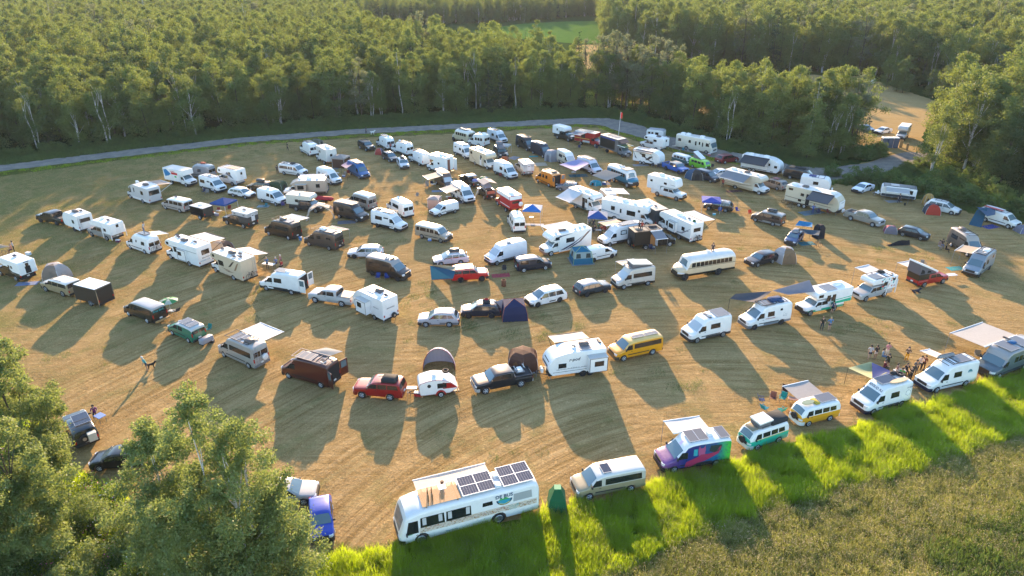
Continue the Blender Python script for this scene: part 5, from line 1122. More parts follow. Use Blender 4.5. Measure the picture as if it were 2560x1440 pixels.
def carpet(name, poly, step, tiles, smin, smax, label, mx=14):
    P = inview(fill(poly, step, .5), mx, 20); n = len(P); print(name, n)
    return scatter(name, P, tiles, rng.uniform(0, 6.28, n), rng.uniform(smin, smax, n), rng.integers(0, len(tiles), n), label)
HEAD = leaf_mat('seed_heads', (.26,.22,.09), (.38,.33,.17), .3, (.4,.34,.15)); WFL = M((.75,.75,.7), .8); PFL = M((.6,.12,.3), .8); WHEAD = leaf_mat('weed_heads', (.40,.30,.19), (.50,.40,.26), .3, (.5,.4,.25))
TG = [blade_tile(1.3, 520, .35, .95, .025, 70+i, GRASS, .45, (HEAD, 50, .05)) for i in range(3)]
TGY = [blade_tile(1.3, 420, .3, .8, .025, 80+i, GRASS, .6, (HEAD, 130, .05)) for i in range(2)]
WD = [blade_tile(1.3, 200, .2, .6, .025, 90+i, WEED, .6, (WHEAD, 70, .055), 300) for i in range(3)]
VG = [blade_tile(2.0, 240, .2, .55, .06, 95+i, SHRUB, .5) for i in range(2)]
carpet('tall_grass', PX(*GU)+PX(*GL)[::-1]+PX((1400,1560),(650,1560)), .78, TG+TGY, .65, 1.15, 'tall bright green grass along the lower edge of the field')
carpet('weeds', PX(*GL)+PX((2700,1100),(2800,1560),(1400,1560)), .82, WD, .8, 1.35, 'brownish green weeds in the lower right corner')
carpet('verge_grass', PX(*off(RU[:14], -1))+PX(*[(x, y-17-.012*x if x < 1450 else y-22) for x, y in RU[:14]])[::-1], 1.2, VG, .7, 1.3, 'dark green grass between the gravel road and the wood', 10)
carpet('edge_grass', PX(*off(VL, 1))+PX(*[(x, y+8) for x, y in VL])[::-1], 1.5, [blade_tile(2.0, 160, .08, .3, .04, 99, GRASS, .5)], .5, 1.0, 'thin grass along the field side of the gravel road', 10)
carpet('bank_grass', PX((2060,456),(2120,452),(2200,440),(2230,430),(2262,415),(2290,497),(2350,507),(2434,530),(2560,558),(2700,600),(2700,560),(2420,500),(2250,455),(2200,476),(2117,462)), 1.2, VG, .6, 1.3, 'rough grass below the trees at the right', 10)
# stubble laid over the near half of the field
ST = [blade_tile(2.2, 190, .03, .09, .022, 110+i, STRAW, 3.0) for i in range(3)]
SG = [blade_tile(1.6, 110, .05, .2, .025, 120+i, SHRUB, .9) for i in range(2)]
NEARF = PX((-500,510),(0,440),(300,402),(600,368),(900,345),(1200,330),(1440,322),(1500,324),(1580,348),(1690,384),(1850,420),(1960,440),(2060,462),(2117,470),(2290,510),(2434,545),(2560,572),(3000,660),(3000,800),(2560,930),(2310,1008),(1819,1165),(1605,1232),(1340,1290),(975,1370),(780,1400),(500,1330),(240,1200),(0,985),(-200,960))
carpet('stubble', NEARF, 1.75, ST, .8, 1.2, 'dry cut straw lying on the mown field', 4)
gP = inview(fill(NEARF, 2.2), 4, 20); nz = np.sin(gP[:, 0]*.21+np.sin(gP[:, 1]*.17)*2)+np.sin(gP[:, 1]*.31+gP[:, 0]*.11); gP = gP[nz > 1.0]; gP = gP[rng.uniform(0, 1, len(gP)) < .3]
bl = [gp(x+rng.uniform(-a, a), y+rng.uniform(-b, b)) for x, y, a, b, n_ in ((1060,750,50,50,14),(1390,810,60,40,18),(1230,815,90,30,16),(2260,640,80,30,12),(900,1385,90,12,40),(1560,700,60,30,8),(2140,820,60,20,8),(640,760,30,40,8),(2330,1030,40,15,12),(1720,960,40,20,6)) for _ in range(n_)]
gP = np.concatenate([gP, np.array([(p.x, p.y) for p in bl])]); n = len(gP)
scatter('grass_tufts', gP, SG, rng.uniform(0, 6.28, n), rng.uniform(.5, 1.2, n), rng.integers(0, 2, n), 'green tufts growing through the mown straw')
# ------------------------------------------------------------------ near trees, lower left
def near_tree(x, y, H, label, seed, rad=3.0, nc=150, per=300, leaf=.105, base=3.5, mat=None, bark=None, stems=1, name='birch_tree', shape='birch', group=None, cr=(.45,.85), lean=.4, tr=.13, lxy=None):
    V, F, tv, tf = tree_parts(lxy=lxy, H=H, base=base, rad=rad, nc=nc, per=per, leaf=leaf, seed=seed, shape=shape, stems=stems, cr=cr, br=12, tr=tr, lean=lean); p = gp(x, y)
    ro = root(name, (p.x, p.y, 0), 0, label, 'tree' if name != 'bush' else 'bush', group); link('crown', np_mesh('crown', V, F, [mat or LEAFN], np.zeros(len(F))), ro); t = np_mesh('trunk', tv, tf, [bark or BARK], np.zeros(len(tf))); t.shade_smooth(); link('trunk', t, ro); return ro
near_tree(575, 1545, 17.4, 'tall near birch with white trunk, tallest in the lower left group', 201, 3.2, 170, 330, .15)
near_tree(665, 1530, 15.0, 'near birch with two white stems right of the tallest lower left birch', 202, 2.9, 150, 320, .15, lxy=(.3,0), stems=2)
near_tree(475, 1490, 13.6, 'near birch with rounded crown left of the tallest lower left birch', 203, 2.6, 150, 320, .15)
near_tree(745, 1495, 9.4, 'small birch at the right end of the near tree group, beside the blue car', 204, 1.9, 80, 300, .15, base=1.2)
near_tree(128, 1236, 14.6, 'broad dark green tree at the left frame edge', 205, 2.9, 170, 330, .16, lxy=(-.5,0), bark=BARKD, base=2.5)
near_tree(20, 1200, 15.5, 'tree cut by the left frame edge behind the broad one', 206, 3.0, 120, 300, .16, bark=BARKD, lxy=(0,0))
near_tree(110, 1400, 12.0, 'second tree in front of the broad tree at the left edge', 207, 2.8, 150, 320, .16, base=1.2, bark=BARKD, lxy=(0,0))
near_tree(-20, 1480, 13.0, 'tree in the lower left corner', 208, 3.0, 120, 300, .16, base=1.5, bark=BARKD)
rng = np.random.default_rng(5); sb = []
for i, (x, y, h) in enumerate(((230,1320,3.0),(200,1340,3.0),(330,1345,3.0),(90,1420,3.6),(260,1420,2.6),(360,1440,2.4),(180,1480,2.6),(300,1520,2.5),(450,1400,2.2),(10,1500,3.4),(520,1445,1.8),(170,1300,2.4))):
    lb = ['leafy shrub behind the black hatchback near the tree group', 'large leafy shrub between the left trees and the near birches'][i % 2]
    ro = near_tree(x, y, h, ['pale leafy shrub among the lower left undergrowth', 'dark leafy shrub among the lower left undergrowth'][i % 2], 220+i, 1.5, 34, 130, .12, .3, [SHRUB, LEAFN][(i+1) % 2], BARKD, 1, 'bush', 'bush', ['dark shrubs lower left', 'pale shrubs lower left'][(i+1) % 2], (.4,.65), .1, .05)
    ro['group'] = ['pale shrubs lower left', 'dark shrubs lower left'][i % 2]
SH = [blade_tile(1.4, 120, .3, .9, .05, 130, GRASS, .5, (WFL, 5, .12), 160), blade_tile(1.4, 100, .3, 1.1, .05, 131, SHRUB, .5, (PFL, 6, .1), 220)]
carpet('shrub_growth', PX((-300,985),(0,990),(140,1145),(240,1215),(330,1272),(500,1345),(690,1420),(690,1600),(-600,1600)), .9, SH, .8, 1.3, 'tall herbs with white and pink flowers under the near trees')
DG = [blade_tile(1.3, 260, .3, .8, .04, 140+i, SHRUB, .5) for i in range(2)]  # darker tiles stand in for shade along the corner's diagonal edge
carpet('shade_toned_grass', PX((2310,1470),(2330,1395),(2390,1343),(2480,1300),(2570,1268),(2900,1150),(3100,1600)), .85, DG, .8, 1.3, 'grass with shade painted in as darker green, lower right corner')
# ------------------------------------------------------------------ air
hz = MB(); hz.box((-900, -30, -1.2), (900, 900, 42), DARK); hme = hz.mesh('haze'); hme.materials.clear()
hm = bpy.data.materials.new('haze'); hm.use_nodes = True; n_ = hm.node_tree.nodes; n_.remove(n_['Principled BSDF']); pv = n_.new('ShaderNodeVolumePrincipled'); pv.inputs['Color'].default_value = (.75,.87,1,1); pv.inputs['Density'].default_value = .00007; pv.inputs['Anisotropy'].default_value = .2
hm.node_tree.links.new(pv.outputs[0], n_['Material Output'].inputs['Volume']); hme.materials.append(hm); ho = link('haze', hme); ho['kind'] = 'stuff'; ho['label'] = 'thin evening haze over the field and forest'
# ------------------------------------------------------------------ vehicles
W_ = 'e3e3e1'; SIL = 'a8a8a6'; DKG = '3a3b3e'; BK = '17181b'
def dk(c): return tuple(v*.6 for v in c) if max(c) < .11 else c
def V(kd, c, fx, fy, rx, ry, col, label, name='camper_van', cat='van', **o): return car(kd, px(c, fx, fy), px(c, rx, ry), dk(lin(col)), label, cat, name, **{k: (dk(lin(v)) if k in ('up','rf','rk','bump','gr','ccol','bcol') and isinstance(v, str) else v) for k, v in o.items()})
def MH(c, fx, fy, rx, ry, L, label, **o):
    for k in ('col','cabcol','low','rf','bump'):
        if isinstance(o.get(k), str): o[k] = dk(lin(o[k]))
    return motorhome(px(c, fx, fy), px(c, rx, ry), L, label, **o)
def TR(c, fx, fy, rx, ry, L, label, pts, **o):
    for k in ('col','rf'):
        if isinstance(o.get(k), str): o[k] = lin(o[k])
    return trailer(px(c, fx, fy), px(c, rx, ry), L, label, pts, **o)
AW = (.72,.71,.69); AG = (.16,.17,.19); SV = ('pang', 2.6, 0, 1.6, 1.2)
def T_square(L, H, zf=.5, nose=.5): return [(0, zf+.25, .2), (.35, zf), (L, zf), (L, H, .08), (nose, H, .5), (0, H-.9, .5)]
# --- lower right row and big bus
bus = V('coach','C6',750,1250,1660,1005,W_,'large white coach with solar panels and a wooden roof deck, nearest the camera','converted_coach','bus',rim='s',sw=[(1.55,3.35,1.55,2.45),(3.45,5.35,1.55,2.45),(6.2,7.0,2.0,2.35)],rg=0,
 roof=[('deck',3.3,.05,2.9,1.9,(.44,.25,.11)),('grid',6.1,0,2.5,2.0),('grid',9.15,0,2.4,2.1),('fan',7.75,-.4),('fan',7.6,.65)],
 awn=[(-1,1.9,7.6,1.3,(.75,.68,.58),dict(drop=.05,legs=0))],bump=BK)
bc = bus; rb = bus.rt
for q in ((8.6,10.1,1.8,2.5),): bus.body.side(bus.near, [(q[0],q[2]),(q[0]+.05,q[3]),(q[1]-.05,q[3]),(q[1],q[2])], M((.35,.37,.38),.3), rb, 'curtained_window')
for a in (1.72,2.9,3.6,4.95): bus.body.side(bus.near, [(a,1.76),(a,2.4),(a+.28,2.4),(a+.28,1.76)], M((.5,.5,.5),.7), rb, 'curtain', off=.02)
mu = random.Random(4)
sq = MB()
for i in range(420):      # drawn band of small brown marks along the side
    a = 1.5+8.9*i/420; z = 1.12+mu.uniform(0,.42); wq = mu.uniform(.03,.13); hq = mu.uniform(.012,.04); tq = 8.2 < a < 9.0
    P = [(5.35-a, 0, z),(5.35-a-wq, 0, z+mu.uniform(-.05,.05)),(5.35-a-wq, 0, z+hq),(5.35-a, 0, z+hq)]; y = bus.near*(1.275+.022)
    sq.add([(p[0], y, p[2]) for p in P], [(0,1,2,3)], M((.05,.35,.33) if tq else mu.choice([(.35,.2,.1),(.5,.28,.08),(.22,.15,.11),(.45,.15,.08)]), .6))
decal(bus, M((.62,.55,.47),.6), [(1.45,1.08),(1.45,1.6),(10.5,1.6),(10.5,1.08)], name='drawn_band'); part('drawing', sq, rb)
N = 18; arc = [(7.9+.62*math.cos(math.pi+math.pi*i/N), 2.22+.5*math.sin(math.pi+math.pi*i/N)) for i in range(N+1)]
decal(bus, M((.03,.06,.10),.4), arc, name='emblem_disc'); decal(bus, M((.04,.30,.42),.4), [(7.9+.5*math.cos(math.pi+math.pi*i/N), 2.2+.37*math.sin(math.pi+math.pi*i/N)) for i in range(N+1)], off=.012, name='emblem_sea')
decal(bus, M((.06,.35,.12),.4), [(7.45,2.2),(7.65,2.42),(7.8,2.3),(7.98,2.45),(8.3,2.2)], off=.014, name='emblem_hills')
decal(bus, M((.75,.6,.1),.5), [(7.45,1.92),(7.9,1.76),(8.35,1.92),(8.3,1.95),(7.9,1.80),(7.5,1.95)], off=.018, name='emblem_road')
dtext(bus,'DE BUS',7.2,2.42,.42,M((.03,.07,.14),.4),name='lettering',off=.03); decal(bus, M((.05,.3,.08),.5), [(.62,1.0),(.62,1.18),(.95,1.18),(.95,1.0)], name='small_flag'); dtext(bus,'DEBUSTRAVELS',3.4,.62,.13,M((.1,.25,.4),.5))
V('passenger','C7',420,860,770,790,'8e8468','beige and silver passenger van with one small solar panel beside the green privacy tent','passenger_van','van',up='b4b0a4',rf='cfcdc6',sw=[(2.25,5.35)],roof=[('pan',2.55,.1,.7,1.0)],bump='8a857a')
gt = root('privacy_tent', gp(1392,1272), 0, 'tall dark green privacy tent between the coach and the beige van', 'tent'); mb = MB(); m_ = cloth((.01,.13,.05))
mb.add([(-.75,-.75,0),(.75,-.75,0),(.75,.75,0),(-.75,.75,0),(-.62,-.62,1.3),(.62,-.62,1.3),(.62,.62,1.3),(-.62,.62,1.3),(-.25,-.25,2.15),(.25,-.25,2.15),(.25,.25,2.15),(-.25,.25,2.15)], [(0,1,5,4),(1,2,6,5),(2,3,7,6),(3,0,4,7),(4,5,9,8),(5,6,10,9),(6,7,11,10),(7,4,8,11),(8,9,10,11)], m_); part('tent_shell', mb, gt); mb = MB(); mb.box((-.26,-.26,2.15),(.26,.26,2.19), M((.02,.25,.12),.6)); part('roof_cap', mb, gt)
def mural_post(c, rt):
    b = c.body; n_ = c.near
    for pts, col in ((((1.9,.5),(2.0,1.0),(3.0,1.35),(3.3,1.55),(3.9,1.5),(4.6,1.6),(4.95,2.1),(5.05,2.1),(4.85,1.45),(4.2,1.1),(3.6,.85),(3.0,.75),(2.4,.45)),(.30,.02,.08)), (((3.05,1.5),(3.0,2.05),(3.1,2.35),(3.22,2.12),(3.45,2.12),(3.6,2.35),(3.65,2.0),(3.6,1.5),(3.32,1.35)),(.36,.07,.18)), (((3.12,1.75),(3.2,2.0),(3.45,2.0),(3.55,1.75),(3.32,1.45)),(.7,.65,.75)), (((2.6,1.5),(2.6,2.1),(2.95,2.1),(2.95,1.5)),(.02,.3,.35)), (((4.0,1.75),(4.1,2.25),(5.1,2.2),(5.0,1.7),(4.5,1.55)),(.01,.03,.03))):
        mb = MB(); P = [(c.L/2-a, n_*(c.Y(a, z)+.02+.004*len(pts)/9), z) for a, z in pts]; mb.slab(P, (0, -n_*.02, 0), M(col, .5)); part('mural_figure', mb, rt)
    mb = MB(); P = [(c.L/2-1.95-.16*math.cos(2*math.pi*i/12), n_*.72, 0) for i in range(12)]; b.slope(1.8,2.05,.62,M((.8,.6,.75),.5),rt,'mural_moon')
mv = V('transit','C7',1150,625,1490,570,'3a4f9a','van painted with a purple, blue and green mural of a pink cat figure','painted_camper_van','van',rf=W_,sw=(),roof=[('pang',2.75,-.1,.8,1.4),('pang',3.6,-.1,.8,1.4),('fan',4.35,0),('pang',5.45,0,.8,1.4)],awn=[(-1,1.6,4.9,1.9,AW,dict(drop=.1))],post=mural_post,rg=0)
mm_, n, l, b_ = nodes_mat('mural_paint'); tc = n.new('ShaderNodeTexCoord').outputs['Object']; sx = n.new('ShaderNodeSeparateXYZ'); l.new(tc, sx.inputs[0]); c1 = mixc(n, l, ramp(n, l, sx.outputs[0], 2.9, 1.2), (.22,.08,.25), (.012,.028,.16)); c2 = mixc(n, l, ramp(n, l, sx.outputs[0], .2, -1.6), c1, (.005,.12,.24)); c3 = mixc(n, l, ramp(n, l, sx.outputs[0], -1.7, -2.7), c2, (.04,.42,.05)); c4 = mixc(n, l, ramp(n, l, noise(n, l, tc, 1.6, 5, .7, 1.5), .5, .62, 0, .6), c3, (.04,.012,.13)); l.new(c4, b_.inputs['Base Color']); b_.inputs['Roughness'].default_value = .35
for o_ in mv.rt.children:
    if o_.name.split('.')[0] in ('body', 'door'):
        for i, q in enumerate(o_.data.materials):
            if q == paint(lin('3a4f9a')): o_.data.materials[i] = mm_
def vwtop(col):
    def f(c, rt):
        rear_spare_front(c, rt); mb = MB(); 
    return f
def front_spare(c, rt):
    mb = MB(); x = c.L/2+.03; mb.lathe([(.17,x),(.32,x+.01),(.32,x+.16),(.27,x+.18)], TYRE, 16, c=(0,.0,.95), ax='x'); mb.lathe([(.18,x+.1),(.15,x+.17)], WHT, 12, c=(0,0,.95), ax='x'); part('spare_wheel', mb, rt, 40)
V('vwbus','C7',1850,430,2035,365,'1fae93','turquoise and white vintage bus with raised pop top and spare wheel on its nose','vintage_bus','van',up=W_,rf=W_,rk='1fae93',bump=W_,roof=[('pop',1.75,0,1.3,.45,.5,lin(W_)),('bag',3.3,0,1.9,1.4,.45),('bag',.75,0,.7,1.0,.15,(.3,.27,.2)),('pang',1.75,.5,.9,.3)],post=front_spare,rim='w',rg=0,dec=[('c9b02a',[(.6,1.06),(.6,1.12),(4.3,1.12),(4.3,1.06)])])
V('vwbus','C4',1440,1320,1635,1270,'d99a16','vintage bus in orange and white with an olive surfboard bag and a grey awning','vintage_bus','van',up=W_,rf=W_,rk='d99a16',bump=W_,roof=[('board',1.1,.1,1.3,.6,(.22,.26,.16)),('bag',1.9,.1,.5,.9,.16,(.55,.45,.08)),('pang',3.2,-.1,1.7,1.1)],awn=[(-1,1.0,3.9,2.3,(.42,.41,.40),dict(drop=-.1))],post=front_spare,rim='w',rg=0)
for i, (x, y, f, cl, lb) in enumerate(((1015,1110,100,(.02,.06,.2),'dark blue camp chair farthest left in front of the orange vintage bus'),(1120,1095,200,(.25,.12,.09),'brown and white folding chair in the ring of chairs'),(1205,1095,220,(.02,.35,.38),'turquoise camp chair nearest the brown table'),(1040,1185,60,(.02,.32,.42),'turquoise low chair behind the turquoise vintage bus, left one'),(1195,1205,330,(.05,.4,.36),'pale turquoise chair close behind the roof bag of the turquoise bus'),(1225,1030,200,(.08,.05,.04),'dark brown high backed camp chair under the grey awning corner'))): camp_chair(G('C4',x,y),f,cl,lb)
table(G('C4',1300,1105),20,(.25,.13,.09),'brown low table beside the orange vintage bus',.9,.6,.5)
duc = V('promaster_short','C5',595,1140,910,1050,W_,'white van with dark blue lower band, surfboard and spare tyre on the roof',rk='1b2545',bump='1b2545',sw=[(2.7,3.75)],roof=[('pan',3.1,-.25,2.0,1.1),('board',3.9,.5,2.2,.55,(.62,.45,.25)),('tire',4.9,-.3),('bag',4.5,-.7,.6,.5,.3)],txt=[('LA QUEVIA',4.6,2.05,.22,'3a4a6a')],ws=0,rim='s')
vs, fs = text_pts('LA QUEVIA', .3, WHT); b = duc.body; mb = MB(); x0_, x1_ = duc.L/2-1.66, duc.L/2-1.84
mb.add([(x0_+(x1_-x0_)*v/.3, (.75-u)*1.0, b.zt(x0_+(x1_-x0_)*v/.3)+.045) for u, v, _ in vs], fs, M((.05,.08,.15),.5)); part('lettering', mb, duc.rt)
decal(duc, M((.25,.28,.33),.6), [(4.85+.33*math.cos(i*.2618*2)*(1 if i % 2 else .85), 1.55+.33*math.sin(i*.2618*2)*(1 if i % 2 else .85)) for i in range(12)], name='compass_emblem'); decal(duc, M(lin(W_),.5), [(4.85+.26*math.cos(i*.5236), 1.55+.26*math.sin(i*.5236)) for i in range(12)], off=.012, name='compass_centre')
tarp([G('C5',290,575,1.9),G('C5',560,500,2.5),G('C5',800,615,2.4),G('C5',575,705,2.5)],(.42,.46,.26),'olive green awning sheet beside the van with the dark blue band',(0,)); tarp([G('C5',575,510,2.53),G('C5',800,610,2.43),G('C5',790,640,2.45),G('C5',580,700,2.5)],(.04,.07,.25),'dark blue tarp panel joined to the olive awning sheet',sag=.1)
sp = V('sprinter','C5',1345,880,1685,800,W_,'white van with a rolled silver bag on its roof rack and a teal mountain logo',sw=[(2.75,3.75)],roof=[('rack',4.1,0,2.9),('pang',4.3,0,1.5,1.1),('bag',3.2,-.75,2.0,.4,.35,(.3,.32,.34)),('bars',2.5)],awn=[(-1,2.7,3.9,2.2,AW,dict(drop=.35,legs=0))],rk=W_,bump='1e2c4e')
decal(sp, M((.03,.18,.22),.5), [(4.5,1.72),(4.62,1.92),(4.8,2.0),(5.0,1.9),(5.12,1.72)], name='mountain_logo'); decal(sp, M((.1,.2,.3),.5), [(4.5,1.64),(4.5,1.68),(5.12,1.68),(5.12,1.64)], name='logo_line')
V('shuttle','C5',2085,720,2390,600,'4a5a63','dark grey shuttle bus at the right frame edge under a pale awning','shuttle_bus','bus',up='53646c',rf='8f9092',sw=[(2.9,3.5),(3.6,4.2),(4.3,4.9),(5.0,5.6),(5.7,6.3)],roof=[('pang',2.9,0,1.5,1.7),('bag',4.0,-.2,.8,.6,.2,(.03,.15,.35)),('pang',5.0,0,1.5,1.7),('lite',4.4,-.9),('dish',6.2,0)],awn=[(-1,1.2,6.6,3.6,(.5,.49,.47),dict(drop=.2))],gr=BK)
# --- second row from below (left to right)
dc = V('suvbox','C8',478,345,520,430,'1f2f3a','dark teal boxy off road vehicle with awning, half hidden by the left trees','off_road_vehicle','suv',spare=(.15,1.15),roof=[('pan',2.9,-.2,1.8,1.2),('bars',3.6)],near=None,rim='a')
ob = MB(); x = -dc.L/2-.55; ob.box((x,-.75,.85),(x+.5,-.1,1.6), M((.62,.58,.5),.5), .03); ob.lathe([(.2,-.1),(.2,-.06)], BLK, 14, c=(x+.25,0,1.3), ax='y') ; part('rear_box', ob, dc.rt)
V('hatch','C8',700,625,950,610,BK,'black hatchback with open doors half hidden behind the near birches','hatchback','car',near=None,roof=[])
V('wagon','C8',2118,868,1950,880,'9a9c9e','silver grey car with its bonnet showing right of the near birches','car','car')
bl = car('hatch', (838,1345), (832,1268), lin('1b3aa6'), 'bright blue hatchback pointing at the camera beside the near birches', 'car', 'hatchback')
V('passenger','B1',1550,1110,1770,1195,'14181b','black van with teal lettering on its rear window beside the green parasol','passenger_van','van',rf='9a9895',sw=[(2.25,5.3)],post=lambda c, rt: (rear_text(c,'Free Bird',.75,1.55,.34,M((.03,.35,.38),.5)), part('bumper_board', MB().box((-c.L/2-.5,-.9,.45),(-c.L/2-.2,.9,.62),M((.4,.22,.08),.6),.03), rt)))
umbrella(G('B1',2062,1085),(.02,.25,.09),(.55,.6,.5),'green and white striped parasol behind the black van'); table(G('B1',2075,1090),10,(.5,.5,.5),'small pale table under the green and white parasol',.8,.5,.6); camp_chair(G('B1',2015,1075),60,(.05,.05,.06),'dark folding chair left of the parasol'); camp_chair(G('B1',2130,1080),300,(.08,.08,.09),'dark folding chair right of the parasol')
V('smallvan','C1',1045,495,1200,570,'0f6f5a','small green van with two solar panels','small_van','van',rf='b9bdbb',rk='0f6f5a',sw=[(2.3,3.1)],roof=[('pang',2.6,0,.9,1.2),('pan',3.4,0,.25,1.2),('pang',3.95,0,.7,1.2)])
bx_ = G('C1',1362,580); cg = root('cargo_carrier', (bx_.x, bx_.y, 0), math.radians(62), 'grey cargo box on a carrier behind the small green van', 'cargo box'); part('box', MB().box((-.75,-.35,.4),(.75,.35,.95), M((.28,.27,.29),.5), .08), cg, 50); part('frame', MB().box((-.8,-.3,.32),(.8,.3,.39), BLK), cg); camp_chair(G('C1',1378,470),200,(.03,.25,.28),'teal folding chair beyond the small green van')
V('promaster','C1',1510,695,1740,800,'9d9a96','silver camper van with a large bright white awning and a white spare wheel cover',sw=[(2.2,5.6)],rk='9d9a96',bump='6f6f70',roof=[('rack',3.2,0,3.6),('pang',2.7,0,1.1,1.2),('pang',3.6,-.3,.5,.8),('acd',4.6,.1)],awn=[(-1,1.6,5.4,2.6,(.8,.8,.8),dict(drop=.15,legs=0))],spare=(-.35,1.15,.34,WHT),lad=1)
V('promaster','C2',195,790,585,905,'5c0f10','dark red camper van with its rear doors open and a black and white awning','camper_van','van',rk='4a0c0d',rf='5a2a2a',roof=[('rack',3.6,0,4.2,M((.25,.2,.2),.6)),('pang',2.9,.1,1.9,1.2),('fand',5.1,.3)],rdo=((115,165),),rg=0)
tarp([G('C2',435,465,2.7),G('C2',640,420,2.6),G('C2',840,465,2.5),G('C2',660,530,2.7)],(.28,.31,.33),'grey and white batwing awning on the far side of the dark red van',sag=-.15)
V('suvbox','C2',1060,1025,1405,1055,'8f0d14','red sport utility vehicle with a black roof box','suv','suv',rk='8f0d14',roof=[('bag',3.55,.1,1.5,1.15,.38)],rail=1,bump='7a1015',rim='a')
def tear(c, rt=None):
    n_ = c.near; d = M(lin('a00e14'),.4)
    decal(c, d, [(2.55,1.0),(2.55,1.75),(3.4,1.6),(3.95,1.15),(4.0,1.0)]); hwin(c, n_, 2.0,2.9,1.15,1.65)
    mb = MB(); mb.lathe([(.2,n_*(c.W/2-.02)),(.2,n_*(c.W/2+.02))], BLK, 14, c=(c.L/2-1.1,0,1.5), ax='y'); part('round_window', mb, c.rt)
    mb = MB(); N = 12; P = [(c.L/2-2.3+.55*math.cos(math.pi*i/N), n_*(c.W/2+.12), .35+.55*math.sin(math.pi*i/N)) for i in range(N+1)]+[(c.L/2-2.3+.42*math.cos(math.pi*i/N), n_*(c.W/2+.12), .35+.42*math.sin(math.pi*i/N)) for i in range(N,-1,-1)]
    mb.slab(P, (0,-n_*.15,0), d); part('fender', mb, c.rt)
    I = inset(c.P, .07); mb = MB(); k = len(c.P)
    for i in range(k): a, b, e, f = c.P[i], c.P[(i+1) % k], I[(i+1) % k], I[i]; mb.add([(a[0],n_*(c.W/2-.03),a[1]),(b[0],n_*(c.W/2-.03),b[1]),(e[0],n_*(c.W/2+.012),e[1]),(f[0],n_*(c.W/2+.012),f[1])], [(0,1,2,3)], d)
    part('red_trim', mb, c.rt)
tt = TR('C2',1775,1000,2185,950,4.2,'white teardrop trailer with red trim and a grey hooped awning',[(.1,.45,.3),(.5,.42),(3.3,.42,.2),(4.2,.95,.25),(3.3,1.85,.8),(1.6,2.25,.9),(.0,1.85,.8),(-.02,1.1,.4)],zf=.42,W=1.9,name='teardrop_trailer',axle=[2.3],wr=.33,prop=0,roof=[('fan',1.75,0),('tire',3.05,-.3)],bev=.04); tear(tt); tt.rt.scale = (.9,.95,.95)
hw_ = root('shade_hood', G('C2',1940,930), 0, 'grey hooped shade tent standing behind the teardrop trailer', 'tent'); mb = MB(); N = 12; K2 = 6; m_ = M((.40,.39,.48), .7); V3 = [(1.65*math.cos(math.pi*i/N), 1.7*math.sin(math.pi/2*k/K2)*math.sin(math.pi*i/N)**.5, 2.55*math.sin(math.pi*i/N)*math.cos(math.pi/2*k/K2)) for k in range(K2+1) for i in range(N+1)]
mb.add(V3, [(k*(N+1)+i, k*(N+1)+i+1, (k+1)*(N+1)+i+1, (k+1)*(N+1)+i) for k in range(K2) for i in range(N)], m_)
part('shell', mb, hw_); p_ = MB(); p_.path([(1.66*math.cos(math.pi*i/N),0,2.57*math.sin(math.pi*i/N)) for i in range(N+1)], .03, M(lin('8a1018'),.5), 4); part('pole', p_, hw_); hw_.location = gp(1098,925)
table(G('C2',1665,985),90,(.6,.6,.62),'narrow camp kitchen table between the red car and the teardrop trailer',.5,1.0,.9); cooler(G('C2',1730,990),10,(.5,.03,.04),'red and white cooler box at the nose of the teardrop trailer')
V('pickup','C3',335,945,750,860,'10192a','black crew cab pickup with a trolley in its bed, coupled near the white trailer','pickup_truck','pickup',rk='10192a',rim='a',bump=SIL,gr='2a2c30',post=lambda c, rt: (part('trolley', MB().box((-2.3,-.4,1.3),(-1.4,.4,1.36),GREY).tube((-2.3,-.4,1.36),(-2.3,-.4,1.8),.02,CHR,4).tube((-2.3,.4,1.36),(-2.3,.4,1.8),.02,CHR,4).tube((-2.3,-.4,1.8),(-2.3,.4,1.8),.02,CHR,4).tube((-1.4,-.4,1.36),(-1.4,-.4,1.7),.02,CHR,4).tube((-1.4,.4,1.36),(-1.4,.4,1.7),.02,CHR,4).tube((-1.4,-.4,1.7),(-1.4,.4,1.7),.02,CHR,4).box((-2.1,-.3,1.36),(-1.6,.3,1.62),WHT,.03), rt)))
dome(G('C3',765,640),0,1.75,1.75,2.2,(.10,.045,.03),(.13,.06,.04),'brown hub screen tent between the black pickup and the white trailer','screen_tent',6,mesh_=(.25,.12,.05),flat=2.6); table(G('C3',770,655),5,(.6,.22,.05),'orange table inside the brown screen tent',1.1,.5,.6)
def rpod(c):
    dtext(c,'r-pod',2.15,2.0,.5,M((.02,.02,.03),.5),.2); mb = MB(); n_ = c.near
    t = MB()
    for i in range(46): a = .9+3.6*i/46; hq = random.Random(i).uniform(.06,.22); x = c.L/2-a; y = n_*(c.W/2+.008); t.add([(x-.03,y,1.12),(x+.03,y,1.12),(x,y,1.12+hq)], [(0,1,2)], M((.12,.12,.14),.6))
    part('tree_line_graphic', t, c.rt); decal(c, BLK, [(.5,.86),(.5,.9),(4.6,.9),(4.6,.86)])
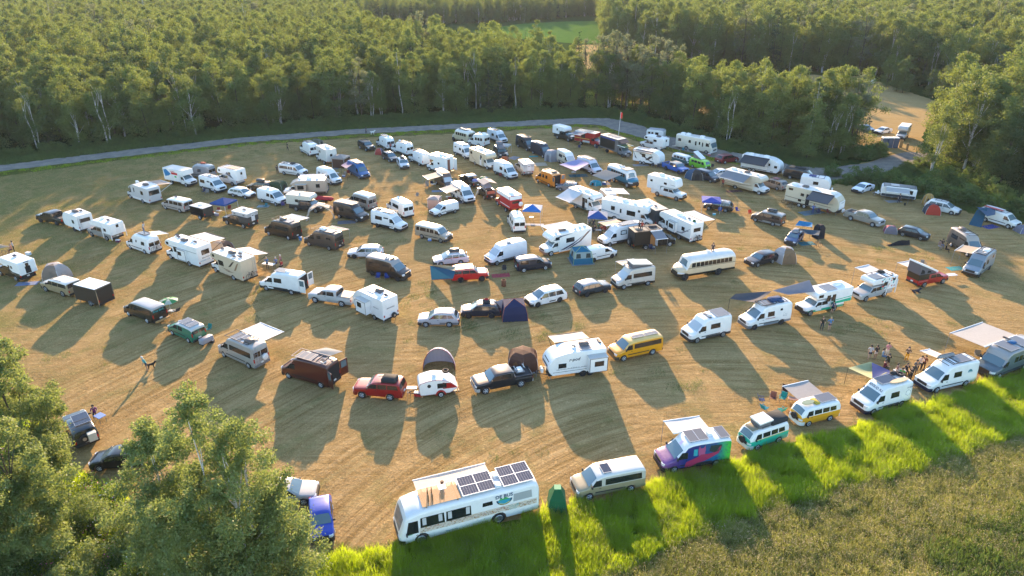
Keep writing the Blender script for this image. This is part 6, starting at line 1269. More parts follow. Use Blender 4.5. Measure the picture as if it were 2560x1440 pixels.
rp = TR('C3',1045,745,1715,650,6.1,'white rounded travel trailer with a slide-out, written on its side and nose',[(.05,1.0,.3),(.5,.5),(6.1,.5),(6.1,2.95,.1),(2.0,2.95,.9),(.6,2.6,.9),(.0,1.7,.5)],zf=.5,W=2.25,axle=[3.7,4.45],wr=.34,rim='d',nw=[(1.1,1.85,1.35,1.8)],slide=(4.05,5.95,.85,2.45,.85),slw=[(4.6,5.5,1.55,2.05)],roof=[('acd',4.1,-.2),('fand',2.9,.1),('pang',4.0,.55,1.2,.7),('lite',5.8,-.4)],awn=[(-1,1.4,5.2,2.6,(.62,.58,.52),dict(drop=.55,legs=1,kind='dark'))],fw=(),lad=None); rpod(rp)
mb = MB(); vs, fs = text_pts('r-pod', .36, WHT, .2); xa, xb = rp.L/2-.62, rp.L/2-.1
part('lettering', MB().add([(rp.L/2-.30-(v)*.55-.02+.05, -rp.near*0+ (.5-u), 2.05+v*.85+.03) for u, v, _ in vs], fs, M((.03,.03,.05),.5)), rp.rt); part('front_window', MB().slab([(rp.L/2-.02,-.7,1.45),(rp.L/2-.02,.7,1.45),(rp.L/2-.22,.7,2.0),(rp.L/2-.22,-.7,2.0)], (.03,0,.02), GLASS), rp.rt)
V('passenger','C3',1890,572,2270,487,'d8930c','bright yellow passenger van','passenger_van','van',rk='d8930c',sw=[(2.15,5.45)],rf='d9b060',roof=[('pang',3.0,.1,1.4,.5),('pang',4.6,.1,1.5,.5)],rim='a',bump='55524c')
# --- third row
V('promaster_short','C4',440,570,675,515,W_,'white camper van with dark bumper and pale rear roof panel, left of the dark tarp',sw=[(2.55,3.85)],ws='sh',rim='s',roof=[('fan',2.85,.2),('pang',4.3,0,1.7,1.6),('rack',2.6,0,.2)],stretch=None)
iv = V('sprinter','C4',965,450,1190,405,W_,'white off road van with blue gear on its roof rack beneath the dark tarp',rk='76808a',bump='5a626b',sw=[(2.55,3.5),(4.25,4.6,1.9,2.15)],roof=[('rack',3.6,0,3.6),('pang',2.9,.1,1.4,1.3),('bag',4.2,-.2,1.6,.9,.35,(.03,.08,.2)),('bag',4.6,.4,.6,.5,.25,(.05,.12,.25))],spare=(.2,1.3,.38),rim='d')
dtext(iv,'OVERLANDERS',2.3,1.12,.2,M((.35,.06,.05),.5)); 
for i in range(9): decal(iv, M((.1,.15,.2),.6), [(4.7+.2*(i % 3)+.02*i,1.15+.18*(i//3)),(4.78+.2*(i % 3),1.26+.18*(i//3)),(4.86+.2*(i % 3),1.15+.18*(i//3))], name='small_drawing')
tarp([G('B6',740,840,2.4),G('B6',805,785,2.9),G('B6',1215,755,2.9),G('B6',1040,885,2.75)],(.10,.10,.12),'dark grey tarp stretched above the white off road van',(0,),sag=.2); tarp([G('B6',1220,750,2.9),G('B6',1635,630,3.6),G('B6',1700,760,2.9),G('B6',1400,795,2.8)],(.30,.28,.31),'grey tarp running from the dark tarp to the turquoise striped motorhome',sag=.25)
V('pickup_short','C4',1440,330,1690,275,W_,'white and turquoise motorhome on a small pickup front, two people beside it','motorhome','motorhome',rk='14a884',near=None,rim='s',camper='cab',cz=2.9,cex=.9,cn=1.2,cw=[(1.6,2.2,2.3,2.6),(2.9,3.35,1.6,2.35),(3.7,4.15,1.6,2.35)],stretch=.6,dec=[('14a884',[(3.7,1.1),(3.7,1.35),(6.7,1.5),(6.7,1.1)]),('14a884',[(3.7,1.5),(3.7,1.6),(6.7,1.75),(6.7,1.65)])],roof=[('ac',5.2,-.2),('fan',5.9,-.3),('pang',3.6,.1,1.6,1.4)],gr=BK)
def flowers(h, rt):
    r = random.Random(8)
    for i in range(26): a = 2.6+r.uniform(0,2.7); z = 1.35+r.uniform(0,1.35); decal(h, M(r.choice([(.5,.05,.04),(.05,.45,.42),(.6,.35,.1),(.05,.3,.35),(.45,.1,.08)]),.6), [(a+.1*math.cos(q*1.26)*(1+.4*(q % 2)), z+.13*math.sin(q*1.26)) for q in range(5)], name='painted_flower')
V('pickup_short','B7',330,620,525,570,'a4a5a6','silver pickup with a white camper painted with red and turquoise flowers','truck_camper','pickup',rk='a4a5a6',camper='cab',cz=2.75,cn=1.35,cw=[(3.4,4.1,1.7,2.15),(4.8,5.2,2.2,2.45)],jacks=1,rim='s',roof=[('rack',3.4,0,2.6),('pang',2.6,.1,1.3,1.2),('bag',4.3,-.5,.6,.8,.3),('fand',4.9,.5)],awn=[(-1,2.6,5.0,1.9,AW,dict(drop=-.05))],cfun=[flowers],bump=SIL)
def wedge(h, rt):
    L = h.L; x0, x1 = L/2-(K['pickup_short']['cabend']-1.0), -L/2-.2; W = .92; z = 1.95
    part('tent_canvas', MB().add([(x0,-W,z),(x0,W,z),(x1,W,z),(x1,-W,z),(x1,W,z+1.35),(x1,-W,z+1.35)], [(0,1,2,3),(0,5,4,1),(1,4,2),(0,3,5),(3,2,4,5)], cloth((.16,.15,.17))), rt)
    part('tent_lid', MB().slab([(x0+.1,-W-.05,z),(x0+.1,W+.05,z),(x1-.1,W+.05,z+1.42),(x1-.1,-W-.05,z+1.42)], (.06,0,.2), WHT), rt)
    for a in (.25,.62): 
        for sg in (1,-1): xx = x1+(x0-x1)*(a-.18); q = MB(); q.slab([(xx,sg*W,z+.1),(xx+.7,sg*W,z+.1),(xx+.55,sg*W,z+.1+.5*(1.1-a)),(xx+.1,sg*W,z+.1+.75*(1.1-a))], (0,sg*.02,0), DARK); part('tent_window', q, rt)
c = V('pickup_short','B7',1105,440,920,475,'9c0f16','red pickup with a raised dark wedge tent under a white lid','truck_camper','pickup',rk='9c0f16',rim='s')
hh = house(c.rt, c.L, 1.85, [(3.62,1.1),(5.35,1.1),(5.35,1.95),(2.6,1.95),(2.6,1.8),(3.6,1.75)], paint(lin('1d1b18')), name='camper_body'); hh.near = c.near; wedge(hh, c.rt); awning(hh, -1, 2.9, 5.0, 2.0, AW, .1, 2, z=2.1)
V('sprinter','B7',1460,385,1583,292,'7e8791','grey blue van with a tan awning, parked facing the camera at the right',rk='5f6872',bump=BK,roof=[('rack',3.9,0,3.8),('pang',2.9,0,.8,1.2),('ac',4.0,.2),('bag',3.1,.4,.7,.5,.1,(.6,.6,.6))],sw=[(2.5,3.3),(4.6,5.2,1.8,2.2)],awn=[(-1,2.2,5.3,2.1,(.5,.42,.33),dict(drop=.2))],rim='d')
V('sprinter','A7',1610,1065,1418,945,'5d5c5c','brown grey van with open side door behind the tan awning',rf='a59c92',roof=[('acd',4.6,0),('rack',3.4,0,2.6)],sdo=(2.3,3.5),sw=[(3.8,5.2)],rk='5d5c5c')
V('hatch','A7',1050,870,845,820,'1c2433','small dark blue hatchback beside the purple dome tent','hatchback','car',rim='s')
dome(G('A7',695,775),20,1.25,1.05,1.15,(.22,.20,.24),(.30,.07,.12),'small grey and plum dome tent behind the silver pickup',n=4)
V('pickup','A7',475,710,215,630,'8d8880','silver crew cab pickup hitched to the long beige trailer','pickup_truck','pickup',rk='8d8880',bump=SIL,rim='a',post=lambda c, rt: part('toolbox', MB().box((-1.4,-.85,1.25),(-.95,.85,1.5), WHT, .03), rt))
pal = TR('A6',2060,1010,1385,845,9.2,'very long beige travel trailer with white rounded nose and grey awning',[(.15,.9,.3),(.6,.55),(9.2,.55),(9.2,3.3,.1),(1.2,3.3,.6),(.3,2.6,.6),(.0,1.8,.5)],zf=.55,W=2.45,col='c9bda6',rf='d8d6d0',axle=[5.6,6.5],rim='w',nw=[(6.0,6.5,2.0,2.4),(8.0,8.7,2.6,2.9),(6.3,6.8,1.0,1.35)],roof=[('ac',1.7,0),('acd',6.4,.1),('ac',8.3,.1),('fan',4.5,.2)],awn=[(1,1.0,4.7,2.2,(.12,.12,.14),dict(drop=.9,legs=1,kind='dark'))],door=(4.9,1,1),dec=[('8f8473',[(1.2,1.1),(1.2,1.2),(9.1,1.5),(9.1,1.35)]),('5a5148',[(1.2,.6),(1.2,.75),(9.1,.75),(9.1,.6)])])
part('nose_cap', MB().slab([(pal.L/2-.02,-1.05,1.0),(pal.L/2-.02,1.05,1.0),(pal.L/2-.10,1.05,2.3),(pal.L/2-.10,-1.05,2.3)], (.05,0,.01), WHT), pal.rt); part('lettering', MB().add([(pal.L/2+.05, (.55-u)*1.0, 2.0+v) for u, v, _ in text_pts('Palomino',.3,WHT,.2)[0]], text_pts('Palomino',.3,WHT,.2)[1], M((.2,.22,.25),.5)), pal.rt)
mat_(G('A6',1730,1000),-20,4.2,1.8,(.16,.24,.30),'grey blue patterned mat in front of the long beige trailer'); table(G('A6',1760,985),-15,(.6,.6,.6),'grey table on the grey blue mat',1.3,.7)
V('astro','A6',1025,1115,1250,1170,'4a4240','dark grey and silver minivan with a roof box, orange chair at its nose','minivan','van',rk='8f8c88',rf='8b8885',sw=[(2.1,3.3),(3.4,4.6)],roof=[('box',2.9,-.1)],rim='a')
camp_chair(G('A6',965,1040),180,(.55,.08,.03),'orange camp chair at the nose of the dark minivan')
V('suv','A6',430,970,680,1003,'3b3732','dark SUV with silver roof and open tailgate beside the bright blue canopy','suv','suv',rf='a39e98',rail=1,roof=[('bars',2.6)],rim='a')
gazebo(G('A6',470,975),12,3.0,2.0,2.35,[(.03,.08,.45)],'bright blue square canopy beside the dark SUV'); camp_chair(G('A6',812,1005),150,(.02,.05,.35),'blue camp chair behind the dark SUV'); camp_chair(G('A6',590,1005),200,(.02,.1,.4),'blue camp chair under the bright blue canopy'); cooler(G('A6',522,1030),0,(.02,.35,.45),'small turquoise cooler by the leg of the bright blue canopy',s=.7)
V('hatch','B6',1480,255,1562,178,'3b4d74','blue car with a roof bag under a dark awning and a bright blue tarp','hatchback','car',roof=[('bag',2.4,0,1.4,.9,.4,(.3,.33,.37))],near=None)
tarp([G('A6',1580,1100,2.6),G('A6',1745,1125,2.6),G('A6',1740,1180,2.4),G('A6',1530,1160,2.3)],(.02,.22,.45),'bright blue tarp above the blue car',(1,)); tarp([G('A6',1580,1200,2.0),G('A6',1840,1225,1.9),G('A6',1820,1290,1.8),G('A6',1650,1260,1.9)],(.06,.10,.14),'dark teal awning sheet beside the blue car',(1,2)); mat_(G('A6',1670,1385),-10,2.4,1.3,(.02,.22,.28),'teal mat beside the blue car'); 
pt = root('toilet_tent', G('A6',1810,1310), .3, 'tall black shower tent right of the dark teal awning', 'tent'); part('tent_shell', MB().add([(-.65,-.65,0),(.65,-.65,0),(.65,.65,0),(-.65,.65,0),(-.55,-.55,1.7),(.55,-.55,1.7),(.55,.55,1.7),(-.55,.55,1.7),(-.3,-.3,2.1),(.3,-.3,2.1),(.3,.3,2.1),(-.3,.3,2.1)], [(0,1,5,4),(1,2,6,5),(2,3,7,6),(3,0,4,7),(4,5,9,8),(5,6,10,9),(6,7,11,10),(7,4,8,11),(8,9,10,11)], cloth((.015,.018,.03))), pt)
V('wagon','B6',1050,490,1225,445,'182030','black blue crossover with a pale dome tent joined to its tailgate','crossover','suv',rim='s'); dome(G('B6',1350,415),10,1.75,1.55,2.1,(.42,.44,.48),(.48,.48,.46),'pale grey dome tent with an orange mesh front behind the black crossover',n=5,mesh_=(.22,.16,.10),openf=True)
V('bus','B5',1670,1000,2055,935,'cdbb9c','long cream school bus with dark stripes and an open roof hatch','school_bus','bus',rf='dad5cd',rk='1b1d20',fsw=None,sw=[(1.75,2.35),(2.42,3.0)]+[(3.05+.62*i,3.64+.62*i) for i in range(8)],dec=[('26221f',[(1.2,1.62),(1.2,1.68),(8.5,1.68),(8.5,1.62)]),('26221f',[(1.6,1.3),(1.6,1.4),(8.5,1.4),(8.5,1.3)])],gr='1c1c1c',rim='d',roof=[('fan',5.0,-.1)],bump=BK)
# --- middle rows
V('suv','B3',810,1355,1060,1355,'a7a7ae','silver crossover parked sideways, left of the tent with dark blue walls','crossover','suv',rk='6a6b70',rim='a',rail=1)
V('suv','B3',1240,1268,1480,1266,'16223c','navy SUV with a red bag on its roof, tent joined to its tailgate','suv','suv',rk='16223c',roof=[('bag',3.0,-.1,.9,.7,.3,(.05,.05,.06)),('bag',3.0,-.1,.5,.4,.45,(.45,.03,.04))],rim='d',rail=1)
cabin_tent(G('B3',1700,1240),-6,3.0,2.8,1.75,2.35,(.018,.03,.10),(.018,.03,.10),'dark blue cabin tent with orange trim behind the navy SUV',(.6,.18,.06),win=False); tarp([G('B3',1480,1110,1.6),G('B3',1590,1070,1.9),G('B3',1570,1200,.5),G('B3',1530,1215,.2)],(.33,.33,.38),'grey sleeve of fabric joining the navy SUV to the dark blue tent',name='tent_sleeve',cat='tent')
V('minivan','P',1344,769,1401,755.5,W_,'white minivan with its side door open, right of the dark blue tent','minivan','van',sdo=(2.55,3.45,.4,1.55),rim='d')
V('suv','B5',790,1135,570,1185,'2b4052','dark blue grey compact crossover between the white minivan and the silver pop-top van','crossover','suv',rk=BK,rf='8f949a',rim='d')
V('promaster_short','B5',985,1100,1260,1055,'b9b4ac','silver camper van with raised pop-top roof',rk=BK,ws='sh',sw=[(2.2,4.9)],roof=[('pop',3.5,0,2.7,.55,.15,lin('cfcac2')),('rack',3.4,0,3.4)],awn=[(-1,1.6,4.2,1.8,(.6,.52,.45),dict(drop=.2))])
V('pickup','B2',1745,890,2045,935,'b4b4b4','silver single cab pickup with a tonneau cover, hitched to the white box trailer','pickup_truck','pickup',rk='9a9a9a',rim='a',bump=SIL,post=lambda c, rt: part('tonneau_cover', MB().box((-2.85,-.86,1.3),(-1.15,.86,1.36),M((.33,.29,.25),.6)), rt))
def springdale(c): rear_text(c,'SPRINGDALE',.6,1.75,.2,M((.1,.1,.12),.5)); dtext(c,'SPRINGDALE',3.9,1.7,.16,M((.1,.1,.12),.5)); rear_spare(c,-.3,.75,.33)
springdale(TR('B3',95,1140,400,1290,5.6,'square white travel trailer with a slide-out, seen from its rear corner',T_square(5.6,3.0,.5,1.1),zf=.5,rf='e6e6e4',axle=[3.9],rim='s',slide=(1.5,3.4,.75,2.35,.8),slw=[(1.9,2.6,1.5,2.05)],roof=[('pang',2.6,.2,1,.6),('acd',3.3,-.4),('fand',3.9,.1),('fan',4.5,.6),('fand',4.9,0)],gloss=1,prop=1,rw=None))
V('transit','B2',1190,750,1490,800,W_,'white van with both rear doors open showing its cargo space',sw=[(2.35,3.5)],roof=[('pang',3.0,-.1,1.5,1.0),('fan',4.0,.1)],rdo=((95,170),),rg=0,rk='26323f')
b_c = MH('A2',1075,1362,1272,1440,7.2,'beige motorhome with brown swirls, bicycles on its rear and people beside it',col='cbb79c',cabcol='e0ded8',rf='ddd6ca',nw=[(2.4,3.4,1.6,2.25),(1.2,1.6,2.5,2.8)],roof=[('acd',3.9,-.1),('fand',1.9,0),('fand',5.3,-.3),('fand',5.4,.7),('fan',4.7,-.8),('fand',6.2,.3)],awn=[(-1,2.5,6.5,2.5,AW,dict(drop=.6,legs=1,kind='dark'))],dec=[('5a2d1c',[(2.9,1.35),(3.6,1.22),(4.6,1.2),(4.6,1.26),(3.7,1.3)]),('5a2d1c',[(3.4,1.1),(4.4,1.0),(5.6,1.2),(4.4,1.12)]),('2c2220',[(4.4,1.7),(5.4,2.6),(6.0,2.9),(5.0,1.9)]),('8a6a50',[(5.6,1.5),(6.4,2.6),(6.9,2.9),(6.0,1.6)])],bikes=1,lad=(-.75,.6,3.1))
wm = MH('A2',575,1215,770,1280,7.6,'white motorhome with black trim, slide-out and a dark framed awning on its far side',rf='e2e2de',nw=[(2.5,3.2,1.6,2.3),(1.0,1.5,2.45,2.75)],slide=(3.6,5.4,.8,2.35,.35),slw=[(3.8,4.5,1.5,2.0)],roof=[('acd',3.9,.2),('fand',2.4,0),('fand',1.6,-.3),('fan',5.2,-.3),('fand',6.0,0)],awn=[(-1,2.6,7.0,2.8,AW,dict(drop=.35,legs=1,kind='dark'))],dec=[('17181b',[(.85,2.28),(.85,2.33),(7.5,2.33),(7.5,2.28)])],rw=(-.1,.55,1.9,2.5)); rear_text(wm,'KODIAK CUB',.85,1.0,.24,M((.15,.35,.5),.5)); rear_text(wm,'Minnie Winnie',.55,1.4,.2,M((.05,.05,.06),.5))
V('hightop','A2',120,1095,280,1150,W_,'white high roof camper van with a person standing on its roof',rk=W_,sw=[(2.7,3.0,1.5,1.85),(4.0,4.8,1.35,1.85)],roof=[('rack',3.4,0,2.6),('pang',3.7,0,1.6,1.0)],awn=[(-1,2.4,4.6,2.1,AW,dict(drop=.5))],bikes=1,dec=[('30323a',[(1.2,.95),(1.2,1.0),(5.5,1.0),(5.5,.95)])])
dome(G('A2',1150,1100),20,1.9,1.4,1.45,(.55,.48,.42),(.2,.12,.09),'brown and cream dome tent between the two motorhomes of the left row',n=4)
V('pickup','A2',1195,815,1400,865,'1d1f22','black crew cab pickup with a white pop-up camper, right of the blue canopy','truck_camper','pickup',camper='pop',rk='1d1f22',rim='s',roof=[('fan',3.9,-.4),('fand',4.6,.2)],bikes=0,cex=.15)
gazebo(G('A2',1190,690),20,3.0,2.1,2.75,[(.03,.09,.30)],'navy blue peaked canopy left of the black pickup camper')
TR('A2',800,700,945,738,3.4,'small dark off road trailer with a white roof and a spare wheel',[(0,.7),(.1,.6),(3.4,.6),(3.4,2.1,.06),(0,2.1,.1)],zf=.6,W=1.9,col='3a3937',rf='cfcdc9',axle=[2.2],wr=.38,rim='a',nw=[],roof=[('rack',1.7,0,2.4,WHT),('fan',1.6,0)],prop=0,tongue=1.0,cat='trailer',name='cargo_trailer')
V('passenger','A1',1755,610,1905,645,'9a9794','silver passenger van with a white roof in front of the small dark trailer','passenger_van','van',rk='9a9794',rf=W_,sw=[(2.2,3.1),(3.2,4.3),(4.4,5.3)],roof=[('fand',2.9,0)])
MH('A1',1370,495,1520,545,7.4,'white and grey streamlined motorhome with a tan awning, upper left',shape='B',col='b9b9b9',rf='dcd8d4',cabcol='c4c4c6',H=3.0,nw=[(5.2,5.9,1.6,2.2),(3.0,3.2,1.7,2.4),(1.9,2.15,1.8,2.4)],roof=[('acd',5.2,0),('fan',2.6,0)],awn=[(-1,3.0,6.6,2.6,(.42,.38,.35),dict(drop=.4,legs=1))],rw=(0,.85,1.7,2.4),low='d8d8d8')
bt = MH('A1',1965,375,1820,345,6.4,'white box truck with rental lettering, farthest left of the upper left group',shape='mom',H=3.05,W=2.3,cat='truck',name='box_truck',rf='c9c6c0',dec=[('1c74a8',[(4.3,2.1),(5.4,2.9),(6.2,2.7),(6.0,1.5),(5.0,1.7)]),('bf1a20',[(2.5,2.05),(2.5,2.45),(4.2,2.45),(4.2,2.05)]),('3fae49',[(2.9,1.55),(2.9,1.85),(3.4,1.85),(3.4,1.55)])],txt=[('U-HAUL',4.4,2.52,.36,'bf1a20')],fw=())
V('hightop','A2',800,285,945,305,'7d8288','grey high roof camper van with two rear windows, behind the box truck',rk='7d8288',rf='9da2a6',roof=[('bag',3.6,-.2,1,.6,.2,(.5,.12,.08)),('rack',3.0,0,3)],sw=[(3.0,3.8)])
V('pickup','A2',1110,350,1270,385,'c9cacc','white pickup with a large white camper carrying animal graphics, upper left group','truck_camper','pickup',camper='cab',cex=.5,cz=3.2,rim='s',cw=[(1.6,2.0,2.5,2.8),(4.2,4.7,2.2,2.6)],roof=[('deck',4.6,0,2.4,1.6,(.55,.42,.32)),('rack',3.4,0,4)],dec=[('51606e',[(3.4,2.2),(3.8,2.6),(4.6,2.3),(5.0,1.9),(5.4,1.5),(4.6,1.7),(4.0,2.0)])])
V('promaster_short','A2',1085,470,925,425,W_,'white van with an open sliding door and chairs beside it, upper left group',sdo=(2.1,2.9),sw=[(3.6,5.0)],roof=[('fan',3.2,0),('rack',3,0,3)])
V('wagon','A2',1405,530,1280,510,W_,'white station wagon in front of the green tent','station_wagon','car',rk=BK,rail=1)
V('suv','A2',1490,440,1600,452,'2a332c','dark green SUV with a black roof box beside the dark green tent','suv','suv',roof=[('box',2.6,0)]); dome(G('A2',1765,425),10,2.3,1.6,1.7,(.045,.08,.04),(.06,.10,.05),'dark green tunnel tent behind the white station wagon',n=4,flat=2.4)
V('transit_mid','A2',1755,610,1600,570,W_,'white van with a teal camp chair at its side, in the upper left group',sw=[(2.3,3.1)],rk='7b7b7b',roof=[('fan',3.6,0)]); camp_chair(G('A2',1640,640),200,(.03,.22,.26),'teal camp chair beside the white van of the upper left group'); mat_(G('A2',1615,610),0,2.0,1.2,(.3,.4,.45),'pale blue mat beside the teal camp chair'); camp_chair(G('A2',1840,625),150,(.1,.08,.25),'purple grey camp chair at the nose of the white van')
V('passenger','A3',370,640,240,620,'d9d9d8','long white passenger van with ladders and a dark roof rack, standing alone','passenger_van','van',rk='cfcdc8',sw=[(2.2,2.7),(2.8,3.3),(3.4,5.4)],roof=[('rack',3.6,0,3.6),('bag',2.9,-.2,1.0,.8,.2),('board',4.6,.2,1.4,.4,(.1,.1,.12))])
V('hightop','A3',765,740,625,690,W_,'white high roof van with small windows, left of the blue van',rk=W_,sw=[(2.4,2.65,1.5,1.85),(3.0,3.7,1.4,1.85),(4.3,4.6,1.4,1.9),(4.75,5.05,1.4,1.9)])
V('sprinter','A3',1062,662,985,622,'20588f','blue van facing the camera with a purple awning on its left',rk='1a4a78',roof=[('pan',3.2,0,1.6,1.4),('rack',3.6,0,3.2)],bump='20303c'); tarp([G('A3',865,510,1.9),G('A3',960,450,2.5),G('A3',1030,475,2.6),G('A3',925,545,2.4)],(.16,.15,.33),'purple grey awning sheet beside the blue van',(0,3),sag=.1)
gazebo(G('A3',875,520),15,2.7,2.0,2.5,[(.42,.36,.33),(.5,.44,.4)],'brown walled canopy tent left of the blue van',name='screen_tent',wall=(.12,.06,.04))
MH('A3',600,462,675,500,6.0,'white box camper truck with steps at its rear, next to the brown canopy tent',H=3.3,W=2.3,shape='mom',nw=[(2.8,3.2,2.2,2.6)],rw=(.1,.2,1.9,2.3),lad=(-.4,.0,1.0,WHT),roof=[('fan',3.5,0),('ac',4.6,0)],col='cfcdc8',cabcol='d0d0d0') 
V('transit','A3',428,368,490,402,W_,'white van with a small ladder at its rear, farthest left of the upper rows',roof=[('pan',3.2,0,2,1.3),('dish',2,0)],sw=[],rk='c9c9c9'); dome(G('A3',590,290),10,2.0,1.4,1.5,(.14,.14,.10),(.17,.16,.12),'dark olive dome tent behind the farthest left white van',n=4)
V('suvbox','A3',1150,355,1080,325,'1c1c20','black SUV with a dark roof rack near the gravel road','suv','suv',roof=[('rack',3.3,0,1.6)],rim='a')
V('sprinter','A3',1285,300,1350,333,W_,'white van nearest the road seen from behind, first of the slanting three',rk='33363c',roof=[('pan',3,0,2.4,1.1),('fan',5,0)],sw=[(3.6,3.9,1.6,1.9)]); V('sprinter','A3',1460,372,1560,405,W_,'white van with dark solar roof seen from behind, middle of the slanting three',rk='33363c',roof=[('pan',4,0,2.8,1.4),('fan',2.4,0)],sw=[(3.8,4.3,1.6,1.9)]); V('sprinter','A3',1645,472,1750,520,W_,'white van with tan roof panels seen from behind, last of the slanting three',rk='33363c',roof=[('rack',3.5,0,3.6,M((.5,.42,.35),.6)),('pang',4.2,0,1.6,1.2)],sw=[(4.5,4.8,1.6,1.85)],rg=0)
dome(G('A3',1300,385),10,1.1,1.0,1.3,(.5,.09,.07),(.2,.2,.27),'red and grey dome tent between the white vans and the black SUV',n=4)
V('wagon','A3',1410,478,1345,442,'30303a','dark grey station wagon facing right, below the red and grey tent','station_wagon','car'); V('suv','A3',1538,565,1495,502,'d5d6d8','white SUV with a dark roof box facing the camera, among the slanting vans','suv','suv',roof=[('box',2.6,0)])
MH('A4',285,660,400,690,5.6,'white box camper truck with its tall rear door open, catching the sun',H=3.4,W=2.4,shape='mom',rf='ececea',rw=None,roof=[('ac',3.6,0),('fan',4.8,.3)],nw=[(3.6,4.0,1.9,2.2)],post=None) ; c_ = ALLV[-1]; part('rear_opening', MB().box((-2.815,-.15,.75),(-2.78,.55,2.9), M((.2,.08,.05),.7)), c_); part('rear_door', MB().box((-3.6,-1.2,.7),(-2.82,-1.14,2.95), shell(lin(W_))), c_)
V('sprinter','A4',480,910,350,820,'4a3a33','brown van with silver window shade under a bright cream awning',ws='sh',rk='4a3a33',rf='6b574c',awn=[(1,1.6,4.4,2.8,(.72,.62,.48),dict(drop=.35))],roof=[('rack',3.4,0,3)])
V('promaster','A4',720,1085,560,985,W_,'white van with open side door under a cream awning, front bumper dark',ws=None,sdo=(2.1,3.0,.45,2.0,paint(lin(W_)),True),awn=[(1,1.8,4.8,2.6,(.68,.62,.54),dict(drop=.4))],roof=[('fan',2.6,.2),('pan',4,0,1.6,1.2)])
V('pickup','A4',665,795,815,880,'1b1719','black pickup with gear in its bed, between the two cream awnings','pickup_truck','pickup',rf='c9c3c0',post=lambda c, rt: part('bed_load', MB().box((-2.4,-.6,1.15),(-1.5,.5,1.5), M((.2,.2,.4),.7), .1), rt))
c = V('suvbox','A4',905,965,975,1020,'17171c','black SUV with an opened roof tent and ladder','suv','suv',rim='s'); x0 = .9
part('roof_tent', MB().add([(-1.2,-.7,1.95),(1.1,-.7,1.95),(1.1,.7,1.95),(-1.2,.7,1.95),(-.9,0,3.0),(.8,0,3.0)], [(0,1,5,4),(3,2,5,4),(0,4,3),(1,2,5)], cloth((.3,.3,.36))), c.rt); part('tent_fly', MB().slab([(-1.6,-1.4,2.7),(-1.6,0,3.15),(1.2,0,3.15),(1.2,-1.4,2.7)], (0,0,.02), cloth((.5,.45,.42))).slab([(-1.6,1.2,2.75),(-1.6,0,3.15),(1.2,0,3.15),(1.2,1.2,2.75)], (0,0,.02), cloth((.5,.45,.42))), c.rt); part('ladder', MB().tube((.6,1.9*c.near,0),(.5,.9*c.near,1.95),.03,WHT,4).tube((.9,1.9*c.near,0),(.8,.9*c.near,1.95),.03,WHT,4).tube((.55,1.4*c.near,1),(.85,1.4*c.near,1),.03,WHT,4).tube((.55,1.65*c.near,.5),(.85,1.65*c.near,.5),.03,WHT,4).tube((.55,1.15*c.near,1.5),(.85,1.15*c.near,1.5),.03,WHT,4), c.rt)
dome(G('A4',970,810),10,1.3,1.1,1.25,(.08,.32,.12),(.45,.46,.5),'green and white dome tent behind the black SUV with roof tent',n=4)
V('smallvan','A4',410,1250,605,1200,W_,'small white panel van facing left beside the pink gauze canopy','small_van','van',rk='2c2f38',sw=(),rim='s')
gazebo(G('A4',345,1130),10,1.9,1.9,2.1,[(.33,.33,.36)],'pink gauze canopy tent with a grey roof beside the small white panel van',name='screen_tent',wall=(.55,.38,.32))
am = MH('A4',1140,1105,1250,1178,5.9,'red and white ambulance camper with a dish on its rear',H=3.1,W=2.3,shape='mom',col='b3262a',cabcol='b3262a',rf='e2e0dc',nw=[],dec=[('e3e3e1',[(1.2,2.45),(1.2,3.08),(5.85,3.08),(5.85,2.45)]),('e3e3e1',[(2.4,1.15),(2.4,1.28),(5.85,1.28),(5.85,1.15)])],roof=[('ac',4.6,.2)],rw=(0,.6,1.8,2.1)); part('rear_white_band', MB().box((-2.97,-1.1,2.4),(-2.94,1.1,3.0), shell(lin(W_))), am.rt); part('dish', MB().lathe([(.05,0),(.4,.12)], WHT, 14, c=(-3.3,-.8*am.near,1.6), ax='x'), am.rt)
V('hightop','P',1270,560,1279,578,W_,'white high roof van seen from behind, next to the ambulance camper',sw=[(2.6,3.4),(3.9,5.0)],rk=W_,roof=[('fan',3.6,0)],near=1)
gazebo(G('A4',1600,1290),8,2.9,2.15,2.75,[(.03,.20,.60),(.7,.7,.7),(.03,.20,.60),(.7,.7,.7)],'blue and white peaked canopy beside the white van seen from behind'); mat_(G('A4',1610,1345),5,3.4,.9,(.5,.55,.62),'white and blue cloth spread before the blue and white canopy',name='ground_cloth',cat='cloth'); table(G('A4',1585,1290),0,(.6,.6,.6),'small white table under the blue and white canopy',.7,.5,.6)
V('promaster','A4',1160,310,1042,265,'cdd0d4','white van with dark bumper alone near the road, right of the white bus',ws=None,sw=[(2.9,3.9)],roof=[('pan',3.4,0,1.6,1.2),('fan',2.3,0)])
V('transit','A4',720,500,625,458,W_,'white van with three small windows left of the beige motorhome',sw=[(2.6,3.4,1.5,1.95),(4.6,5.3,1.7,1.95)],roof=[('pan',3.4,0,2.4,1.3)])
V('bus','A4',590,275,690,302,'b7ad93','short beige school bus parked near the road','school_bus','bus',stretch=-2.6,sw=[(1.8+.72*i,2.4+.72*i) for i in range(5)],rf='d5d2ca',roof=[('pan',3.5,0,3,1.3),('fan',6,0)],rim='d')
V('shuttle','A4',800,330,905,350,'d9d7d2','small white bus with square windows behind the white van','shuttle_bus','bus',stretch=-2.2,sw=[(2.4+.75*i,3.0+.75*i) for i in range(3)],roof=[('fan',3,0),('ac',4.2,0)],rk=W_)
